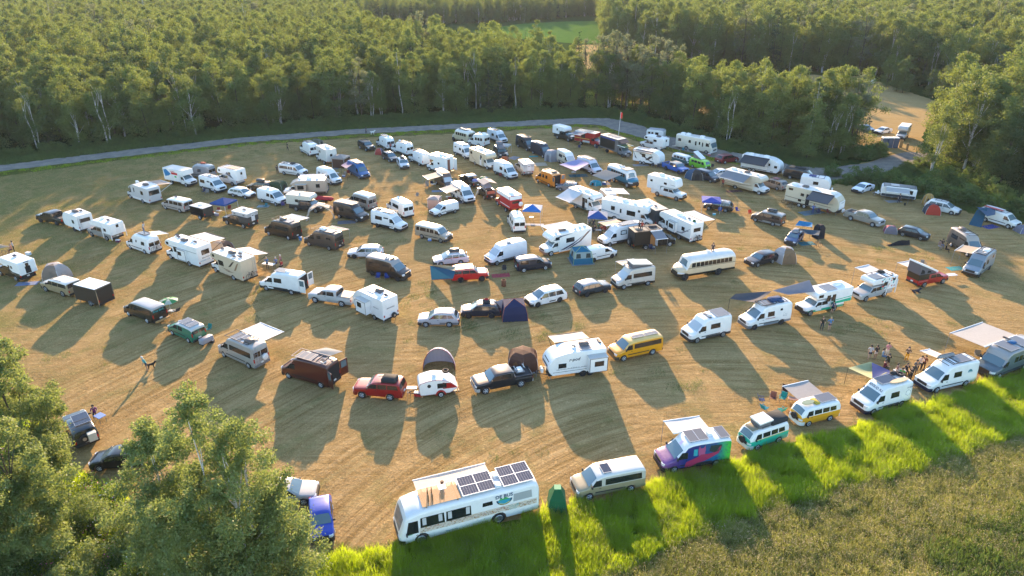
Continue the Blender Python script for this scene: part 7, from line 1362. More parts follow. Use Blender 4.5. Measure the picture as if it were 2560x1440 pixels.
MH('A4',1000,640,865,582,7.4,'long beige motorhome with a white cab bunk, centre of the upper rows',col='c2b89f',cabcol='e0ddd4',rf='d5cec2',nw=[(6.2,6.8,2.1,2.6),(2.6,3.1,2.0,2.5)],roof=[('fan',3,0),('ac',4.6,0),('fan',6.2,.3)],dec=[('a8503a',[(7.2,2.6),(6.6,1.8),(5.6,1.3),(5.8,1.35),(6.7,1.95),(7.2,2.7)]),('6f6a60',[(6.8,1.6),(5.2,1.0),(4.6,1.0),(5.4,1.15)])],door=(2.7,1))
V('suvlong','A4',1165,500,1108,440,'23272e','dark SUV with a raised grey roof tent behind the beige motorhome','suv','suv',roof=[('bag',2.2,0,1.6,1.3,.5,(.22,.23,.26)),('bag',3.9,0,1.2,1.3,.9,(.2,.21,.24))]); gazebo(G('A4',1240,430),20,2.3,1.9,2.1,[(.6,.6,.58)],'small white canopy with bicycles beneath it')
V('promaster','A4',1265,765,1133,705,W_,'white van with dark sills in the middle of the field, red crate beside it',sw=[(2.6,3.6)],roof=[('pang',3.9,0,3,1.2)],rim='s')
V('pickup','A4',1375,640,1468,722,'8f9193','grey pickup with a white pop-up camper and rear steps','truck_camper','pickup',camper='pop',bcol='c9c9c6',rim='s',cex=.3,roof=[('fan',4.2,0)])
tarp([G('A4',1285,490,1.6),G('A4',1360,460,2.2),G('A4',1440,480,1.8),G('A4',1370,515,1.7)],(.3,.3,.34),'grey shade sail by the orange tent, beyond the white van',(0,2)); dome(G('A4',1240,535),10,1.2,1.0,1.1,(.6,.16,.05),(.5,.13,.05),'small orange tent beyond the white van in the middle',n=4); mat_(G('A4',1700,570),-8,2.6,2.4,(.5,.42,.32),'beige square of carpet behind the white pop-up camper'); mat_(G('A4',1615,468),-8,1.9,1.0,(.02,.35,.38),'turquoise towel near the black blue van')
V('sprinter','A4',1525,402,1412,352,'1f242c','black van with rear boxes, left of the dark blue van',rk=BK,roof=[('rack',3.4,0,3.4)],sw=[(2.6,4.8)],rf='30343c'); V('transit','A4',1725,487,1612,440,'1c2942','dark blue van behind the grey hub tent',rk='1c2942',roof=[('pang',3.4,0,2.2,1.2),('fan',2.3,0)])
dome(G('A5',100,590),10,1.6,1.5,2.2,(.30,.32,.37),(.36,.38,.42),'grey hub tent beside the cream van with blue windshield','screen_tent',6,mesh_=(.2,.22,.26),flat=2.6)
V('sprinter','A5',310,690,190,622,'c9c0ae','cream van with dark open side door beside the grey hub tent',ws='sh',rf=W_,sdo=(2.2,3.0),sw=[(3.3,4.8)],rk='c9c0ae')
V('transit','A5',635,790,470,722,'cfd0dc','white van with wood interior under a lavender tarp',sdo=(2.2,2.9,.45,2.0,None,True),roof=[('rack',3.6,0,3.6),('pang',3.6,0,2.4,1.2)],sw=[]); tarp([G('A5',205,645,1.7),G('A5',460,575,2.6),G('A5',605,630,2.6),G('A5',420,730,1.9)],(.36,.36,.62),'lavender tarp stretched from the white van',(0,3),sag=.3); mat_(G('A5',455,795),-8,3.6,1.8,(.02,.14,.18),'dark teal rug under the lavender tarp')
V('promaster_short','A4',1680,808,1795,858,'d67a16','bright orange van with its rear doors open',rk='a85c14',sw=[(2.3,2.9),(3.3,3.9)],roof=[('rack',3.3,0,2.8,M((.6,.5,.42),.5)),('acd',4.6,0)],rdo=((100,172),),rg=0,rf='e0a060')
V('hatch','A5',215,1002,400,1015,'7c7b80','grey car with a wooden roof rack beside the orange van','hatchback','car',roof=[('rack',2.4,0,1.6,M((.5,.4,.3),.6)),('bars',2.4)])
sb = V('bus','A5',1105,962,920,880,'156a86','teal blue converted school bus with a white roof and a beige tarp','school_bus','bus',stretch=-1.2,rf='dcd9d3',up='156a86',sw=[(1.8+.72*i,2.4+.72*i) for i in range(6)],roof=[('deck',2.6,0,1.6,1.8,(.55,.5,.45)),('fan',5,0),('fan',4,0)],rk='0f4a60'); tarp([G('A5',640,790,1.9),G('A5',820,715,2.9),G('A5',1040,780,2.7),G('A5',835,862,1.8)],(.50,.42,.36),'beige tarp beside the teal blue bus',(0,3),sag=.35); dome(G('A5',690,915),10,1.3,1.0,.8,(.02,.35,.48),(.02,.3,.42),'turquoise play tent on the ground beside the teal blue bus',n=6,name='play_tent')
V('pickup','A5',310,342,182,306,'23252b','black pickup with a tall white camper, nearest the road bend','truck_camper','pickup',camper='cab',cz=3.0,cn=1.9,rim='s',cw=[(4.4,4.8,2.0,2.4)])
ft = MH('A5',665,418,500,388,6.4,'red rescue truck with chrome trim and a grey awning',H=3.0,W=2.4,shape='mom',col='9c1a1e',cabcol='9c1a1e',rf='b9b7b0',cat='truck',name='rescue_truck',dec=[('c9a24a',[(2.4,1.5),(2.4,1.65),(6.3,1.65),(6.3,1.5)]),('b9b9b9',[(2.35,.8),(2.35,1.2),(4.2,1.2),(4.2,.8)]),('222226',[(3.6,1.7),(3.6,2.7),(4.6,2.7),(4.6,1.7)])],awn=[(1,3.2,6.2,2.6,(.25,.26,.31),dict(drop=.05))],roof=[('pang',4.4,0,3.6,1.8)])
tk = MH('A5',1020,552,842,492,8.2,'black curtained box truck with a green roof terrace over its cab',H=3.5,W=2.4,shape='box',col='5f6064',rf='c9c0b4',cat='truck',name='expedition_truck',rim='d',cabcol='6c7076',dec=[('101114',[(3.2,1.1),(3.2,3.0),(8.0,3.0),(8.0,1.1)]),('26408a',[(3.2,3.02),(3.2,3.25),(8.0,3.25),(8.0,3.02)])],roof=[('pang',5.4,-.2,3.6,1.2),('lite',6.5,0)]); part('roof_terrace', MB().box((1.6,-1.15,2.2),(4.0,1.15,2.3), M((.10,.16,.05),.8)).box((1.5,-1.2,2.28),(4.05,-1.13,2.4), WHT).box((1.5,1.13,2.28),(4.05,1.2,2.4), WHT), tk.rt); part('front_awning', MB().slab([(1.9,-1.1,3.3),(1.9,1.1,3.3),(2.9,1.1,2.9),(2.9,-1.1,2.9)], (0,0,.03), M((.2,.1,.07),.6)), tk.rt)
TR('A5',1520,655,1200,592,6.2,'white travel trailer with black swirls, hitched to the blue off roader',[(.05,1.0,.3),(.4,.5),(6.2,.5),(6.2,2.95,.1),(1.4,2.95,.8),(.2,2.3,.6)],zf=.5,axle=[3.6,4.4],nw=[(3.4,4.1,1.6,2.2)],awn=[(1,1.6,5.6,1.1,(.62,.5,.42),dict(drop=.1,legs=1,kind='dark'))],dec=[('4a4a50',[(1.2,.9),(2.6,1.2),(4.4,2.3),(4.9,2.3),(3.2,1.3),(2.0,.8)]),('2a2a2e',[(1.6,2.0),(2.4,1.9),(3.4,1.0),(2.6,1.1)]),('3a3a40',[(5.2,1.0),(5.8,1.8),(6.1,2.6),(5.7,1.2)])],roof=[('pang',4.6,-.4,2.4,.9)])
V('pickup','A5',1795,782,1617,720,'1c57a8','bright blue open off road pickup with big tyres','off_road_vehicle','pickup',rf='d0b49a',rim='d',rk='1c57a8')
V('vwbus','A5',1870,665,1735,625,'2c5a60','vintage bus with a long white roof behind the blue off roader','vintage_bus','van',up='c9cfd0',rf='e0e0de',rk='2c5a60',rim='w',rg=0)
V('vwbus','A5',2130,735,1945,680,'6fb82a','lime green vintage bus with a lifted white pop top','vintage_bus','van',up='7cc436',rf='8fcc4a',rk='6fb82a',rim='w',rg=0,roof=[('pop',2.6,0,2.0,.05,1.1,lin(W_))])
TR('A5',1545,308,1400,292,4.0,'vintage white caravan with a grey roof beside the road',[(0,.6,.3),(.2,.5),(3.8,.5),(4.0,.9,.4),(4.0,2.5,.5),(0,2.5,.5)],zf=.5,W=2.1,rf='8e9099',axle=[2.3],nw=[(1.2,1.9,1.4,1.9),(2.4,2.8,1.3,1.9),(3.1,3.6,1.5,1.9)],gloss=1)
c = V('pickup','A5',1300,420,1500,470,'d5d5d3','white cab-over camper with a spare wheel on its rear, by the orange awning','truck_camper','pickup',camper='cab',cz=2.9,cex=.6,cw=[(1.5,2.1,2.35,2.65),(3.9,4.7,2.0,2.4)],roof=[('acd',4.4,0)],spare=(.4,1.7,.36),near=None)
dome(G('A5',1570,380),10,1.4,1.1,1.7,(.6,.10,.04),(.55,.09,.04),'red orange awning tent between the vintage caravan and the white camper',n=4)
V('classa','A6',412,272,180,225,'d2cabb','cream flat-fronted motorhome with brown stripes near the gravel road','motorhome','motorhome',rk='cfc7b8',rf='dcdad4',sw=[(2.2,2.5,1.4,2.3),(2.9,3.3,1.7,2.3),(3.8,4.2,1.4,2.3),(5.2,5.8),(7.6,8.4)],dec=[('8a5a4a',[(.9,1.4),(.9,1.46),(8.9,1.46),(8.9,1.4)]),('6f7f94',[(.9,1.1),(.9,1.15),(8.9,1.15),(8.9,1.1)])],roof=[('ac',3.2,0),('ac',6.6,0),('ac',7.8,.2)],rim='s',bump='d8d4cc')
V('minivan','A6',790,375,660,398,'6e1620','maroon minivan seen from behind between the cream motorhome and the awning trailer','minivan','van',rk='6e1620')
TR('A6',1300,518,875,440,7.7,'long white travel trailer with a black awning near the gravel road',[(.1,1.0,.3),(.6,.5),(7.7,.5),(7.7,3.1,.12),(1.8,3.1,.9),(.3,2.4,.7),(0,1.7,.4)],zf=.5,axle=[5.0,5.8],awn=[(1,2.2,7.3,2.4,(.07,.075,.09),dict(drop=.9,legs=1,kind='dark'))],roof=[('ac',3.2,0),('fan',5,0),('ac',6.2,.1)],rf='dedcd8',door=(1.8,1),dec=[('55504a',[(1.2,.6),(1.2,.75),(7.5,.75),(7.5,.6)])],nw=[(.6,1.1,1.5,1.9)])
V('passenger','A6',1690,625,1462,586,'0e1a26','black long passenger van with a laden roof rack at the road edge','passenger_van','van',rf='24303c',sw=[(2.2,5.3)],roof=[('rack',3.6,0,3.8),('bag',4.6,0,.9,1.0,.2,(.45,.28,.18)),('bag',3.0,0,1.8,1.0,.2)],bump='26282c')
MH('A6',1070,785,775,705,8.2,'beige motorhome with a grey roll-out awning, right of the upper centre',col='c9bda8',cabcol='dcdcda',rf='d9d2c6',nw=[(5.4,6.2,1.6,2.2)],awn=[(1,2.9,7.9,2.3,(.27,.28,.31),dict(drop=.85,legs=1))],roof=[('fan',2.4,0),('acd',4.4,0),('ac',7.2,0),('fan',5.6,.4)],dec=[('8f8272',[(2.4,1.3),(2.4,1.4),(5.6,1.1),(8.0,1.1),(8.0,1.0),(5.0,1.0)])],low='a8997f')
V('minivan','A6',1170,690,1245,712,'8a8078','tan minivan with a crowded roof rack behind the beige motorhome','minivan','van',roof=[('rack',3,0,1.6),('bag',3,0,1,.8,.2,(.4,.2,.2))])
V('sedan','A6',558,572,660,560,'dfe3e8','white sedan tucked behind the grey awning','sedan','car')
V('smallvan','A6',450,625,335,590,'1a2842','dark blue small van with a blue tent on its tail','small_van','van',rk='1a2842',sw=[(2.3,3.2)],rim='s'); dome(G('A6',280,580),15,1.9,1.6,1.9,(.035,.10,.20),(.04,.13,.24),'dark blue dome tent with a yellow guy strap behind the small dark blue van',n=5,openf=True)
TR('A6',1900,740,1620,700,5.0,'white camper roof showing behind the long beige trailer',T_square(5.0,2.7),zf=.5,axle=[2.7],roof=[('bag',3.2,0,1.2,1,.15,(.1,.12,.3)),('rack',2.2,0,2)],nw=[(2,2.8,1.5,2)])
fm = V('pickup','A5',1770,1138,1490,1065,'dcdcda','white crew cab pickup with a very large white camper, standing in the sun','truck_camper','pickup',camper='cab',cex=.9,cz=3.55,cn=1.1,stretch=.3,rim='s',rk='dcdcda',cw=[(3.1,3.6,2.5,2.8),(6.0,6.4,2.5,2.8)],roof=[('ac',5.0,-.2),('fand',2.5,0),('fan',3.4,.3)],lad=(.4,.8,3.5,WHT),gr='1b1c20',bump=BK,dec=[('3a3a40',[(1.4,2.55),(2.3,2.62),(2.3,2.66),(1.4,2.62)])])
MH('A5',622,1312,430,1235,6.9,'white motorhome with a wide white awning on its left and a teal skirt',nw=[(2.2,2.6,1.7,2.3),(1.5,1.8,2.5,2.75)],awn=[(1,3.3,6.8,2.8,(.75,.75,.76),dict(drop=1.0,legs=1))],low='5f7a80',roof=[('ac',3.6,0),('fan',5.6,0),('fan',2.2,.3),('fan',4.6,.6)],door=(2.7,1,1),dec=[('6f8088',[(.75,2.45),(.72,2.62),(2.1,2.62),(2.1,2.45)])]); part('bunk_window', MB().box((2.73,-.8,2.45),(2.81,.8,2.7), M((.2,.25,.32),.3)), ALLV[-1])
V('sprinter','A5',690,1110,800,1232,'b9b0a4','cream van with open rear doors, behind the motorhome with the wide white awning',roof=[('pan',3.6,0,1.2,1.2)],sw=[(2.4,5.2)],rdo=((120,150),),rg=0,awn=[(-1,2,5.2,2.4,(.72,.72,.72),dict(drop=.25))],rf='d5cfc6',rk='b9b0a4')
lm = MH('B5',1235,398,880,318,9.0,'long white motorhome with blue grey stripes and many roof hatches',nw=[(6.6,7.2,1.7,2.3),(3.0,4.4,1.4,2.1),(2.2,2.5,2.2,2.5),(5.4,5.6,1.5,2.1)],roof=[('ac',5.4,0),('fan',7.4,0),('fan',3.6,.3),('fan',2.0,.4),('fan',4.2,-.4)],dec=[('6f8aa0',[(5.6,1.0),(5.6,1.08),(8.9,1.5),(8.9,1.35)]),('9ab0c0',[(5.6,.85),(5.6,.9),(8.9,1.2),(8.9,1.12)])],wb=5.6)
bt2 = TR('B5',1090,240,1325,375,6.4,'dark trailer with a red nose and beige roof beside the long white motorhome',T_square(6.4,3.0,.55,.6),zf=.55,W=2.4,col='2f3238',rf='c4b29a',axle=[3.6,4.3],nw=[(2.2,2.5,1.4,2.2)],roof=[('fan',2.8,0),('fand',5,.3)],rw=(-.1,.45,1.2,2.2),near=None); decal(bt2, M(lin('7a2026'),.5), [(.1,1.2),(.2,2.2),(.8,2.9),(1.8,2.9),(1.4,1.0)])
gazebo(G('B5',690,400),10,3.0,2.15,2.8,[(.035,.11,.36),(.5,.5,.52),(.035,.11,.36),(.05,.14,.4)],'blue canopy with a pale stripe full of people, left of the long white motorhome')
hy = V('sprinter_long','B5',850,615,1085,568,'dcdcde','white van with a dark framed side window behind the black stage camper',ws='sh',sw=[(2.8,3.9,1.55,2.2)],rk='2c3242',roof=[('rack',3.6,0,1.2),('pang',4.6,0,2.6,1.3),('fan',2.4,0)],awn=[(-1,1.4,4.6,2.1,(.6,.47,.36),dict(drop=.1))],rim='s'); decal(hy, M(lin('b9c4cc'),.4), [(2.95,1.65),(2.95,2.1),(3.75,2.1),(3.75,1.65)], off=.03, name='picture')
for i in range(5): dtext(hy,'o',4.2+.28*i,1.3,.22,M((.1,.1,.14),.5))
def bhpost(c):
    mb = MB(); sg = c.near; y = c.W/2; part('door_opening', MB().box((c.L/2-4.3,min(sg*(y-.02),sg*(y+.015)),.6),(c.L/2-3.5,max(sg*(y-.02),sg*(y+.015)),2.3), M((.35,.16,.05),.6)), c.rt); part('open_door', MB().box((c.L/2-3.5,min(sg*(y),sg*(y+.7)),.7),(c.L/2-3.45,max(sg*y,sg*(y+.7)),2.2), M((.5,.55,.62),.4)), c.rt)
bh = MH('B5',1500,620,1245,650,6.8,'black box camper with a roof deck, open side door and grey awning',H=2.9,W=2.3,shape='box',col='17181c',cabcol='1a1b1f',rf='3b3536',nw=[(2.5,3.2,1.2,1.8)],awn=[(1,2.6,4.4,1.9,(.30,.30,.33),dict(drop=.55))],roof=[('rack',4.4,0,3.4),('bag',3.4,-.3,1.2,.6,.2,(.1,.09,.1)),('bag',5.8,0,.9,.8,.15,(.5,.48,.42))],spare=(.2,1.0,.62)); bhpost(bh)
MH('B5',1392,428,1592,528,8.0,'white motorhome with dark grey skirt and rear bicycles, right of the black box camper',rf='e4e2de',low='45464c',nw=[(2.5,3.3,1.3,2.0),(6.0,6.6,1.7,2.2)],slide=(3.4,5.0,.95,2.5,.5),slw=[(3.7,4.6,1.5,2.1)],roof=[('ac',3.9,0),('fan',5.2,.2),('fand',6.2,.1),('bag',7.2,0,.5,.4,.3,(.02,.15,.08))],awn=[(-1,3.0,7.6,2.6,(.72,.72,.70),dict(drop=.1,legs=1,kind='dark'))],rw=(0,.6,1.9,2.4),bikes=2,dec=[('8a8a90',[(2.6,1.2),(4.0,1.0),(6.0,1.3),(7.8,2.4),(7.8,2.3),(6.2,1.15),(4.0,.9)]),('3a3b44',[(6.0,1.5),(7.2,1.9),(7.8,2.0),(7.0,1.75)])])
cabin_tent(G('B5',505,775),-10,2.8,2.5,1.75,2.3,(.015,.17,.30),(.35,.45,.45),'teal cabin tent with pale upper walls and yellow piping',(.5,.6,.1),gs=(.22,.28,.36))
V('smallvan','B5',855,745,655,790,W_,'small white van joined to the teal cabin tent','small_van','van',rk=W_,rim='d',sw=(),txt=[('Zakiman',4.4,1.2,.2,'2a2c50')],roof=[('dish',2.6,0)])
wt = MH('B5',170,730,515,655,7.6,'white motorhome with bold blue and copper diagonal stripes',nw=[(3.3,4.6,1.7,2.3),(1.5,2.1,2.35,2.75)],roof=[('acd',3.2,0),('fand',1.9,.3),('fan',3.9,.3),('fand',5.2,.2),('fan',6.2,0),('fan',7.0,0)],awn=[(-1,1.8,6.2,2.2,(.75,.75,.75),dict(drop=.15,legs=1))],dec=[('2a3050',[(2.3,.7),(4.6,1.5),(6.2,2.3),(5.6,1.9),(4.4,1.2),(3.0,.7)]),('2a3050',[(3.2,.6),(5.4,1.5),(7.2,2.9),(7.4,2.9),(5.8,1.5),(4.2,.8)]),('9a7a68',[(5.4,1.5),(6.9,2.8),(7.1,2.8),(5.9,1.6)]),('41485f',[(.9,2.25),(2.2,2.9),(4.4,2.95),(2.6,2.75)])],bump='8a6a5c',wb=4.9)
V('promaster','B4',220,1170,487,1100,'dcdce2','white van with roof fan and ladder rack behind the navy small van',ws='sh',roof=[('fan',3.4,.2),('rack',4.2,0,1.4,M((.6,.58,.55),.5)),('rack',3.2,-.2,.3)],sw=(),rim='s')
V('smallvan','B4',785,1225,530,1255,'121c38','navy small van with open doors facing right','small_van','van',rk='121c38',rim='w',sdo=(2.3,3.1,.4,1.6),rf='6f7078',sw=[(3.3,4.4)],ws=None)
V('wagon','B3',935,748,1205,722,'cfcfd2','white station wagon with a black roof box behind the red 4x4','station_wagon','car',roof=[('box',3.0,0)])
V('suvbox','B3',1385,895,1165,910,'c4161c','bright red off road SUV facing right with a pale loaded roof','suv','suv',rk='c4161c',rim='d',roof=[('rack',2.9,0,1.9,M((.6,.5,.4),.5)),('pang',2.6,0,.9,1.1)],rf='cf6a5c')
t_ = root('tailgate_tent', G('B3',985,880), 0, 'blue and orange tent hung from the tailgate of the bright red SUV', 'tent'); A = [G('B3',*q) - G('B3',985,880) for q in ((860,735,1.5),(1115,790,1.9),(1090,870,1.2),(875,880,0))]
part('tent_wall', MB().add([A[0],A[1],A[2],A[3]], [(0,1,2,3)], cloth((.015,.09,.17))), t_); part('tent_panel', MB().slab([A[3]*.97+Vector((0,-.05,.02)),A[2]+Vector((0,-.05,0)),(A[0]*.25+A[1]*.6+A[2]*.15)+Vector((0,-.05,-.4))], (0,-.02,0), cloth((.45,.10,.04))), t_); tarp([G('B3',880,730,1.5),G('B3',960,730,2.0),G('B3',1115,745,2.0),G('B3',1110,790,1.9)],(.35,.33,.25),'camouflage patterned top sheet of the tent on the bright red SUV')
V('promaster','B3',530,895,285,838,'241b1c','black brown van with blue chairs at its open side door',rk=BK,sdo=(2.15,3.2),sw=[(3.6,5.4)],roof=[('fand',2.9,.2),('lite',2.2,0)],rf='8d8886',ws=None,rim='d')
camp_chair(G('B3',340,880),190,(.01,.05,.30),'blue camp chair by the black brown van, left of two'); camp_chair(G('B3',432,885),170,(.01,.05,.28),'blue camp chair by the black brown van, right of two')
V('wagon','B3',112,668,290,668,'c9cbd2','white crossover behind the black brown van','crossover','suv',rk='9a9ca2',rim='d')
V('passenger','A3',1985,1385,1775,1335,'9c8d7a','tan passenger van with glaring white roof, alone in the sun','passenger_van','van',rf='e3dfd8',rk='9c8d7a',sw=[(2.2,2.9),(3.0,3.5),(3.6,4.7),(4.85,5.4)],rim='s'); cooler(G('A3',1865,1358),0,(.1,.2,.5),'blue cooler under the side of the tan passenger van',s=.8)
V('transit','B2',1680,250,1900,300,'4b4340','dark grey brown van with a spare wheel on its rear door',rk='4b4340',roof=[('rack',3.4,0,3.6),('ac',3.2,0),('pang',4.6,0,1.4,1.2)],sw=[(2.6,3.4,1.5,1.95),(4.4,5.2,1.7,1.95)],spare=(-.3,1.0,.33),awn=[(-1,2.2,5.4,2.0,(.5,.34,.3),dict(drop=.4))],rim='s')
V('promaster','A3',60,1300,270,1352,'2a1d18','glossy dark brown van with a white awning and a blue bin at its rear',rk='2a1d18',sw=[(2.4,5.3)],roof=[('rack',3.4,0,3.4),('acd',3.4,0),('pang',4.6,0,1.2,1.2)],awn=[(-1,1.7,5.3,2.4,(.75,.73,.71),dict(drop=.25))])
V('sprinter','A3',1480,1262,1275,1212,W_,'white van with an open dark side door and dark sill stripe, centre left',rk='22252e',sdo=(2.35,3.3),sw=[(3.6,5.0)],roof=[('rack',3.4,0,3.6),('pang',3.0,0,1.6,1.2),('bag',4.9,0,.6,.6,.15,(.5,.45,.4))],ws='sh',rim='d')
V('promaster','A3',1375,1015,1570,1125,W_,'white van with black rear bumper behind the open-doored white van',rk='26282c',sw=[(2.4,4.4)],roof=[('fan',2.8,0),('rack',4.6,0,1.2)],spare=(.3,1.1,.01))
V('transit','A3',1050,1155,840,1105,'2e2b2c','black high roof van with an open side door and grey mat',rk='2e2b2c',sdo=(2.3,3.3),sw=[(3.7,5.2)],roof=[('rack',3.8,0,3.8,M((.6,.5,.42),.5)),('pang',3.4,0,2.6,1.1)],rim='s'); mat_(G('A3',930,1150),-10,2.8,1.5,(.16,.18,.24),'grey blue mat beside the black high roof van')
V('sprinter','A3',940,960,1150,1030,'8d8a85','grey passenger van with a white roof seen from behind the black van',rf=W_,sw=[(2.2,5.5)],rk='8d8a85')
kr = root('kayak_trailer', G('A3',685,925), math.radians(-12), 'red covered trailer behind the black high roof van', 'trailer'); part('cover', MB().box((-1.6,-.6,.6),(1.6,.6,1.0), cloth((.45,.03,.05)), .25), kr, 60); part('frame', MB().box((-1.5,-.55,.45),(1.5,.55,.55), BLK), kr); wheels(kr, [0], .7, .3, 's')
V('pickup','A3',580,1050,365,1028,'33363d','dark grey pickup with a cream camper over its cab','truck_camper','pickup',camper='cab',cz=2.85,cn=1.5,ccol='cdc6b8',rim='s',rk='33363d',cw=[(4.0,4.5,1.7,2.1)],roof=[('fand',4.0,0)])
ar = root('arch_shelter', G('A3',645,1095), math.radians(10), 'white arched shade shelter in front of the dark grey pickup camper', 'canopy'); mb = MB(); m_ = cloth((.68,.60,.52)); N = 10
for sx in (-1,1): mb.slab([(math.cos(math.pi*i/N)*2.3, sx*math.sin(math.pi*i/N)**1.0*0+sx*(.2+1.3*abs(math.cos(math.pi*i/N))), 2.2*math.sin(math.pi*i/N)) for i in range(0,N+1)]+[(math.cos(math.pi*i/N)*2.0, sx*(.1+.9*abs(math.cos(math.pi*i/N))), 2.1*math.sin(math.pi*i/N)) for i in range(N,-1,-1)], (0,0,.02), m_)
part('canopy', mb, ar); top = MB().add([(1.5,.7,1.75),(1.5,-.7,1.75),(0,-.5,2.25),(0,.5,2.25),(-1.5,-.7,1.75),(-1.5,.7,1.75)], [(0,1,2,3),(3,2,4,5)], m_); part('roof_panel', top, ar)
MH('A3',250,868,600,858,7.4,'beige and brown motorhome with a slide-out, behind the pickup with the cream camper',shape='B',col='a8998a',cabcol='e0dfdc',rf='d9d6d2',H=2.95,low='5a4a3e',nw=[(5.8,6.4,1.6,2.2)],slide=(2.3,4.2,.9,2.3,.5),slw=[(2.7,3.7,1.5,2.1)],roof=[('ac',4.6,0),('fan',3,0),('fan',6,.2)],awn=[(-1,2.4,6.9,2.3,(.66,.66,.68),dict(drop=.2,legs=1))])
gazebo(G('A3',713,790),0,.6,.9,1.1,[(.02,.02,.025)],'black covered grill standing beside the beige and brown motorhome',name='covered_grill',wall=(.015,.015,.02))
# far left column
V('pickup','A1',435,748,600,778,'1d2420','dark green open-bed off road pickup, farthest left in the upper field','pickup_truck','pickup',rk='1d2420',rim='d',rf='6b5f59')
TR('A1',690,768,835,832,5.0,'small white travel trailer with a dark rear window behind the dark green pickup',T_square(5.0,2.8,.5,1.0),zf=.5,axle=[3.2],rim='d',nw=[(3.2,3.8,1.4,1.9)],rw=(0,.7,1.7,2.2),roof=[('acd',2.6,.1),('fand',3.4,-.4)],rf='ded8d0',wr=.36,lad=(.85,.6,2.7))
V('pickup','A1',975,897,1135,942,'8a8784','grey pickup with a white camper on jack legs','truck_camper','pickup',camper='slope',jacks=1,cex=.5,cz=2.95,rim='s',rk='8a8784',cw=[(4.6,5.1,1.6,2.0)],roof=[('fan',3.2,0),('fand',4.9,.2)])
V('pickup','B1',15,622,200,690,'15181c','black pickup with a white camper showing an open dark door','truck_camper','pickup',camper='slope',cex=.5,cz=3.0,open=1,rim='s',rk='15181c',cw=[(4.5,4.8,1.9,2.2),(3.9,4.2,1.9,2.2)],roof=[('fand',4.0,0)],dec=[('17181b',[(3.7,1.3),(3.7,1.9),(4.6,1.4),(6.2,1.4),(6.2,1.22)])],rf='d5d8db')
tarp([gp(-30,625,2.2),gp(26,616,2.0),gp(10,612,2.4),gp(-40,605,2.4)],(.5,.42,.33),'tan awning entering at the left frame edge',sag=.05)
V('suvlong','B1',548,812,765,875,'8f8064','tan gold SUV hitched to the dark cargo trailer','suv','suv',rk='8f8064',rf='cfcac2',rim='s',rail=1)
ct = TR('B1',925,905,1175,972,4.1,'dark brown cargo trailer with a bright white roof',[(0,.5),(.1,.45),(4.1,.45),(4.1,2.55,.05),(.3,2.55,.15),(0,2.2,.2)],zf=.45,W=2.2,col='2e2724',rf='ededed',axle=[2.6],rim='s',prop=0,name='cargo_trailer',rw=None,wr=.34,fender=M((.2,.3,.42),.3,.6)); part('rear_frame', MB().box((-2.09,-1.1,.45),(-2.06,-1.02,2.5), CHR).box((-2.09,1.02,.45),(-2.06,1.1,2.5), CHR).box((-2.09,-1.1,2.42),(-2.062,1.1,2.5), CHR), ct.rt)
dome(G('B1',690,640),20,2.0,1.7,2.0,(.42,.40,.40),(.30,.30,.36),'large grey and tan dome shelter behind the gold SUV',n=5,name='screen_tent',mesh_=(.25,.2,.16),openf=True)
# upper right edge and far field
V('sedan','A7',355,312,478,275,'dfe2e8','white hatchback car with open door and raised tailgate near the road','car','car'); 
pu = TR('A7',620,335,955,375,5.4,'white and dark green folding trailer with an awning at the right wood edge',[(0,.9,.3),(.1,.5),(5.4,.5),(5.4,2.3,.3),(.0,2.3,.5)],zf=.5,W=2.3,axle=[3],rf='2a3540',low=None,nw=[(4.2,4.8,1.3,1.9)],awn=[(1,.6,4.2,1.8,(.5,.5,.5),dict(drop=.35))],dec=[('1c3040',[(.1,.55),(.1,1.0),(5.3,1.0),(5.3,.55)])],roof=[('pang',2,0,1.2,1.2)]); table(G('A7',540,330),10,(.7,.7,.7),'white folding table left of the folding trailer',.9,.6,.6)
V('minivan','A7',1385,557,1215,520,'dcdad6','white minivan beside a red tent at the right wood edge','minivan','van',roof=[('rack',3,0,1.6)],rim='a'); dome(G('A7',1190,545),15,1.6,1.3,1.6,(.5,.05,.03),(.05,.06,.09),'red and black tent in front of the white minivan',n=4,); dome(G('A7',1140,435),0,.9,.9,1.9,(.55,.33,.10),(.5,.3,.09),'tall yellow tan tent behind the red tent',n=6)
V('passenger','A7',2065,717,1860,655,'e0ded8','white van with kayaks on top and a blue tarp tent on its tail','cargo_van','van',roof=[('rack',3.6,0,3.2),('board',4.0,.3,3.0,.5,(.5,.05,.06)),('board',4.0,-.3,3.0,.5,(.6,.6,.6))],rk=W_,sw=())
tarp([G('A7',1640,680,0),G('A7',1740,500,2.2),G('A7',1870,480,2.4),G('A7',1790,715,0)],(.02,.10,.17),'dark teal side wall of the tarp tent on the white van',sag=.05,cat='tent'); tarp([G('A7',1740,470,2.3),G('A7',1960,480,2.3),G('A7',1960,560,2.0),G('A7',1860,580,2.0)],(.06,.13,.22),'blue and grey roof of the tarp tent on the white van',cat='tent'); mat_(G('A7',1900,705),-20,2.6,1.4,(.01,.05,.35),'bright blue groundsheet beside the tarp tent')
dome(G('A7',2290,770),0,1.4,1.2,1.1,(.18,.18,.3),(.2,.2,.26),'purple grey dome tent cut by the right frame edge',n=4); 
V('sedan','D1',600,752,685,738,'dfe3ea','white sedan parked in the far field','sedan','car')
V('pickup','D1',878,820,905,790,'dcdce0','white pickup with a white camper half hidden by trees in the far field','truck_camper','pickup',camper='cab',cz=3.0,rim='s',near=1)
V('sedan','D1',400,720,330,700,'7d8894','grey car hidden behind the copse in the far field','sedan','car')
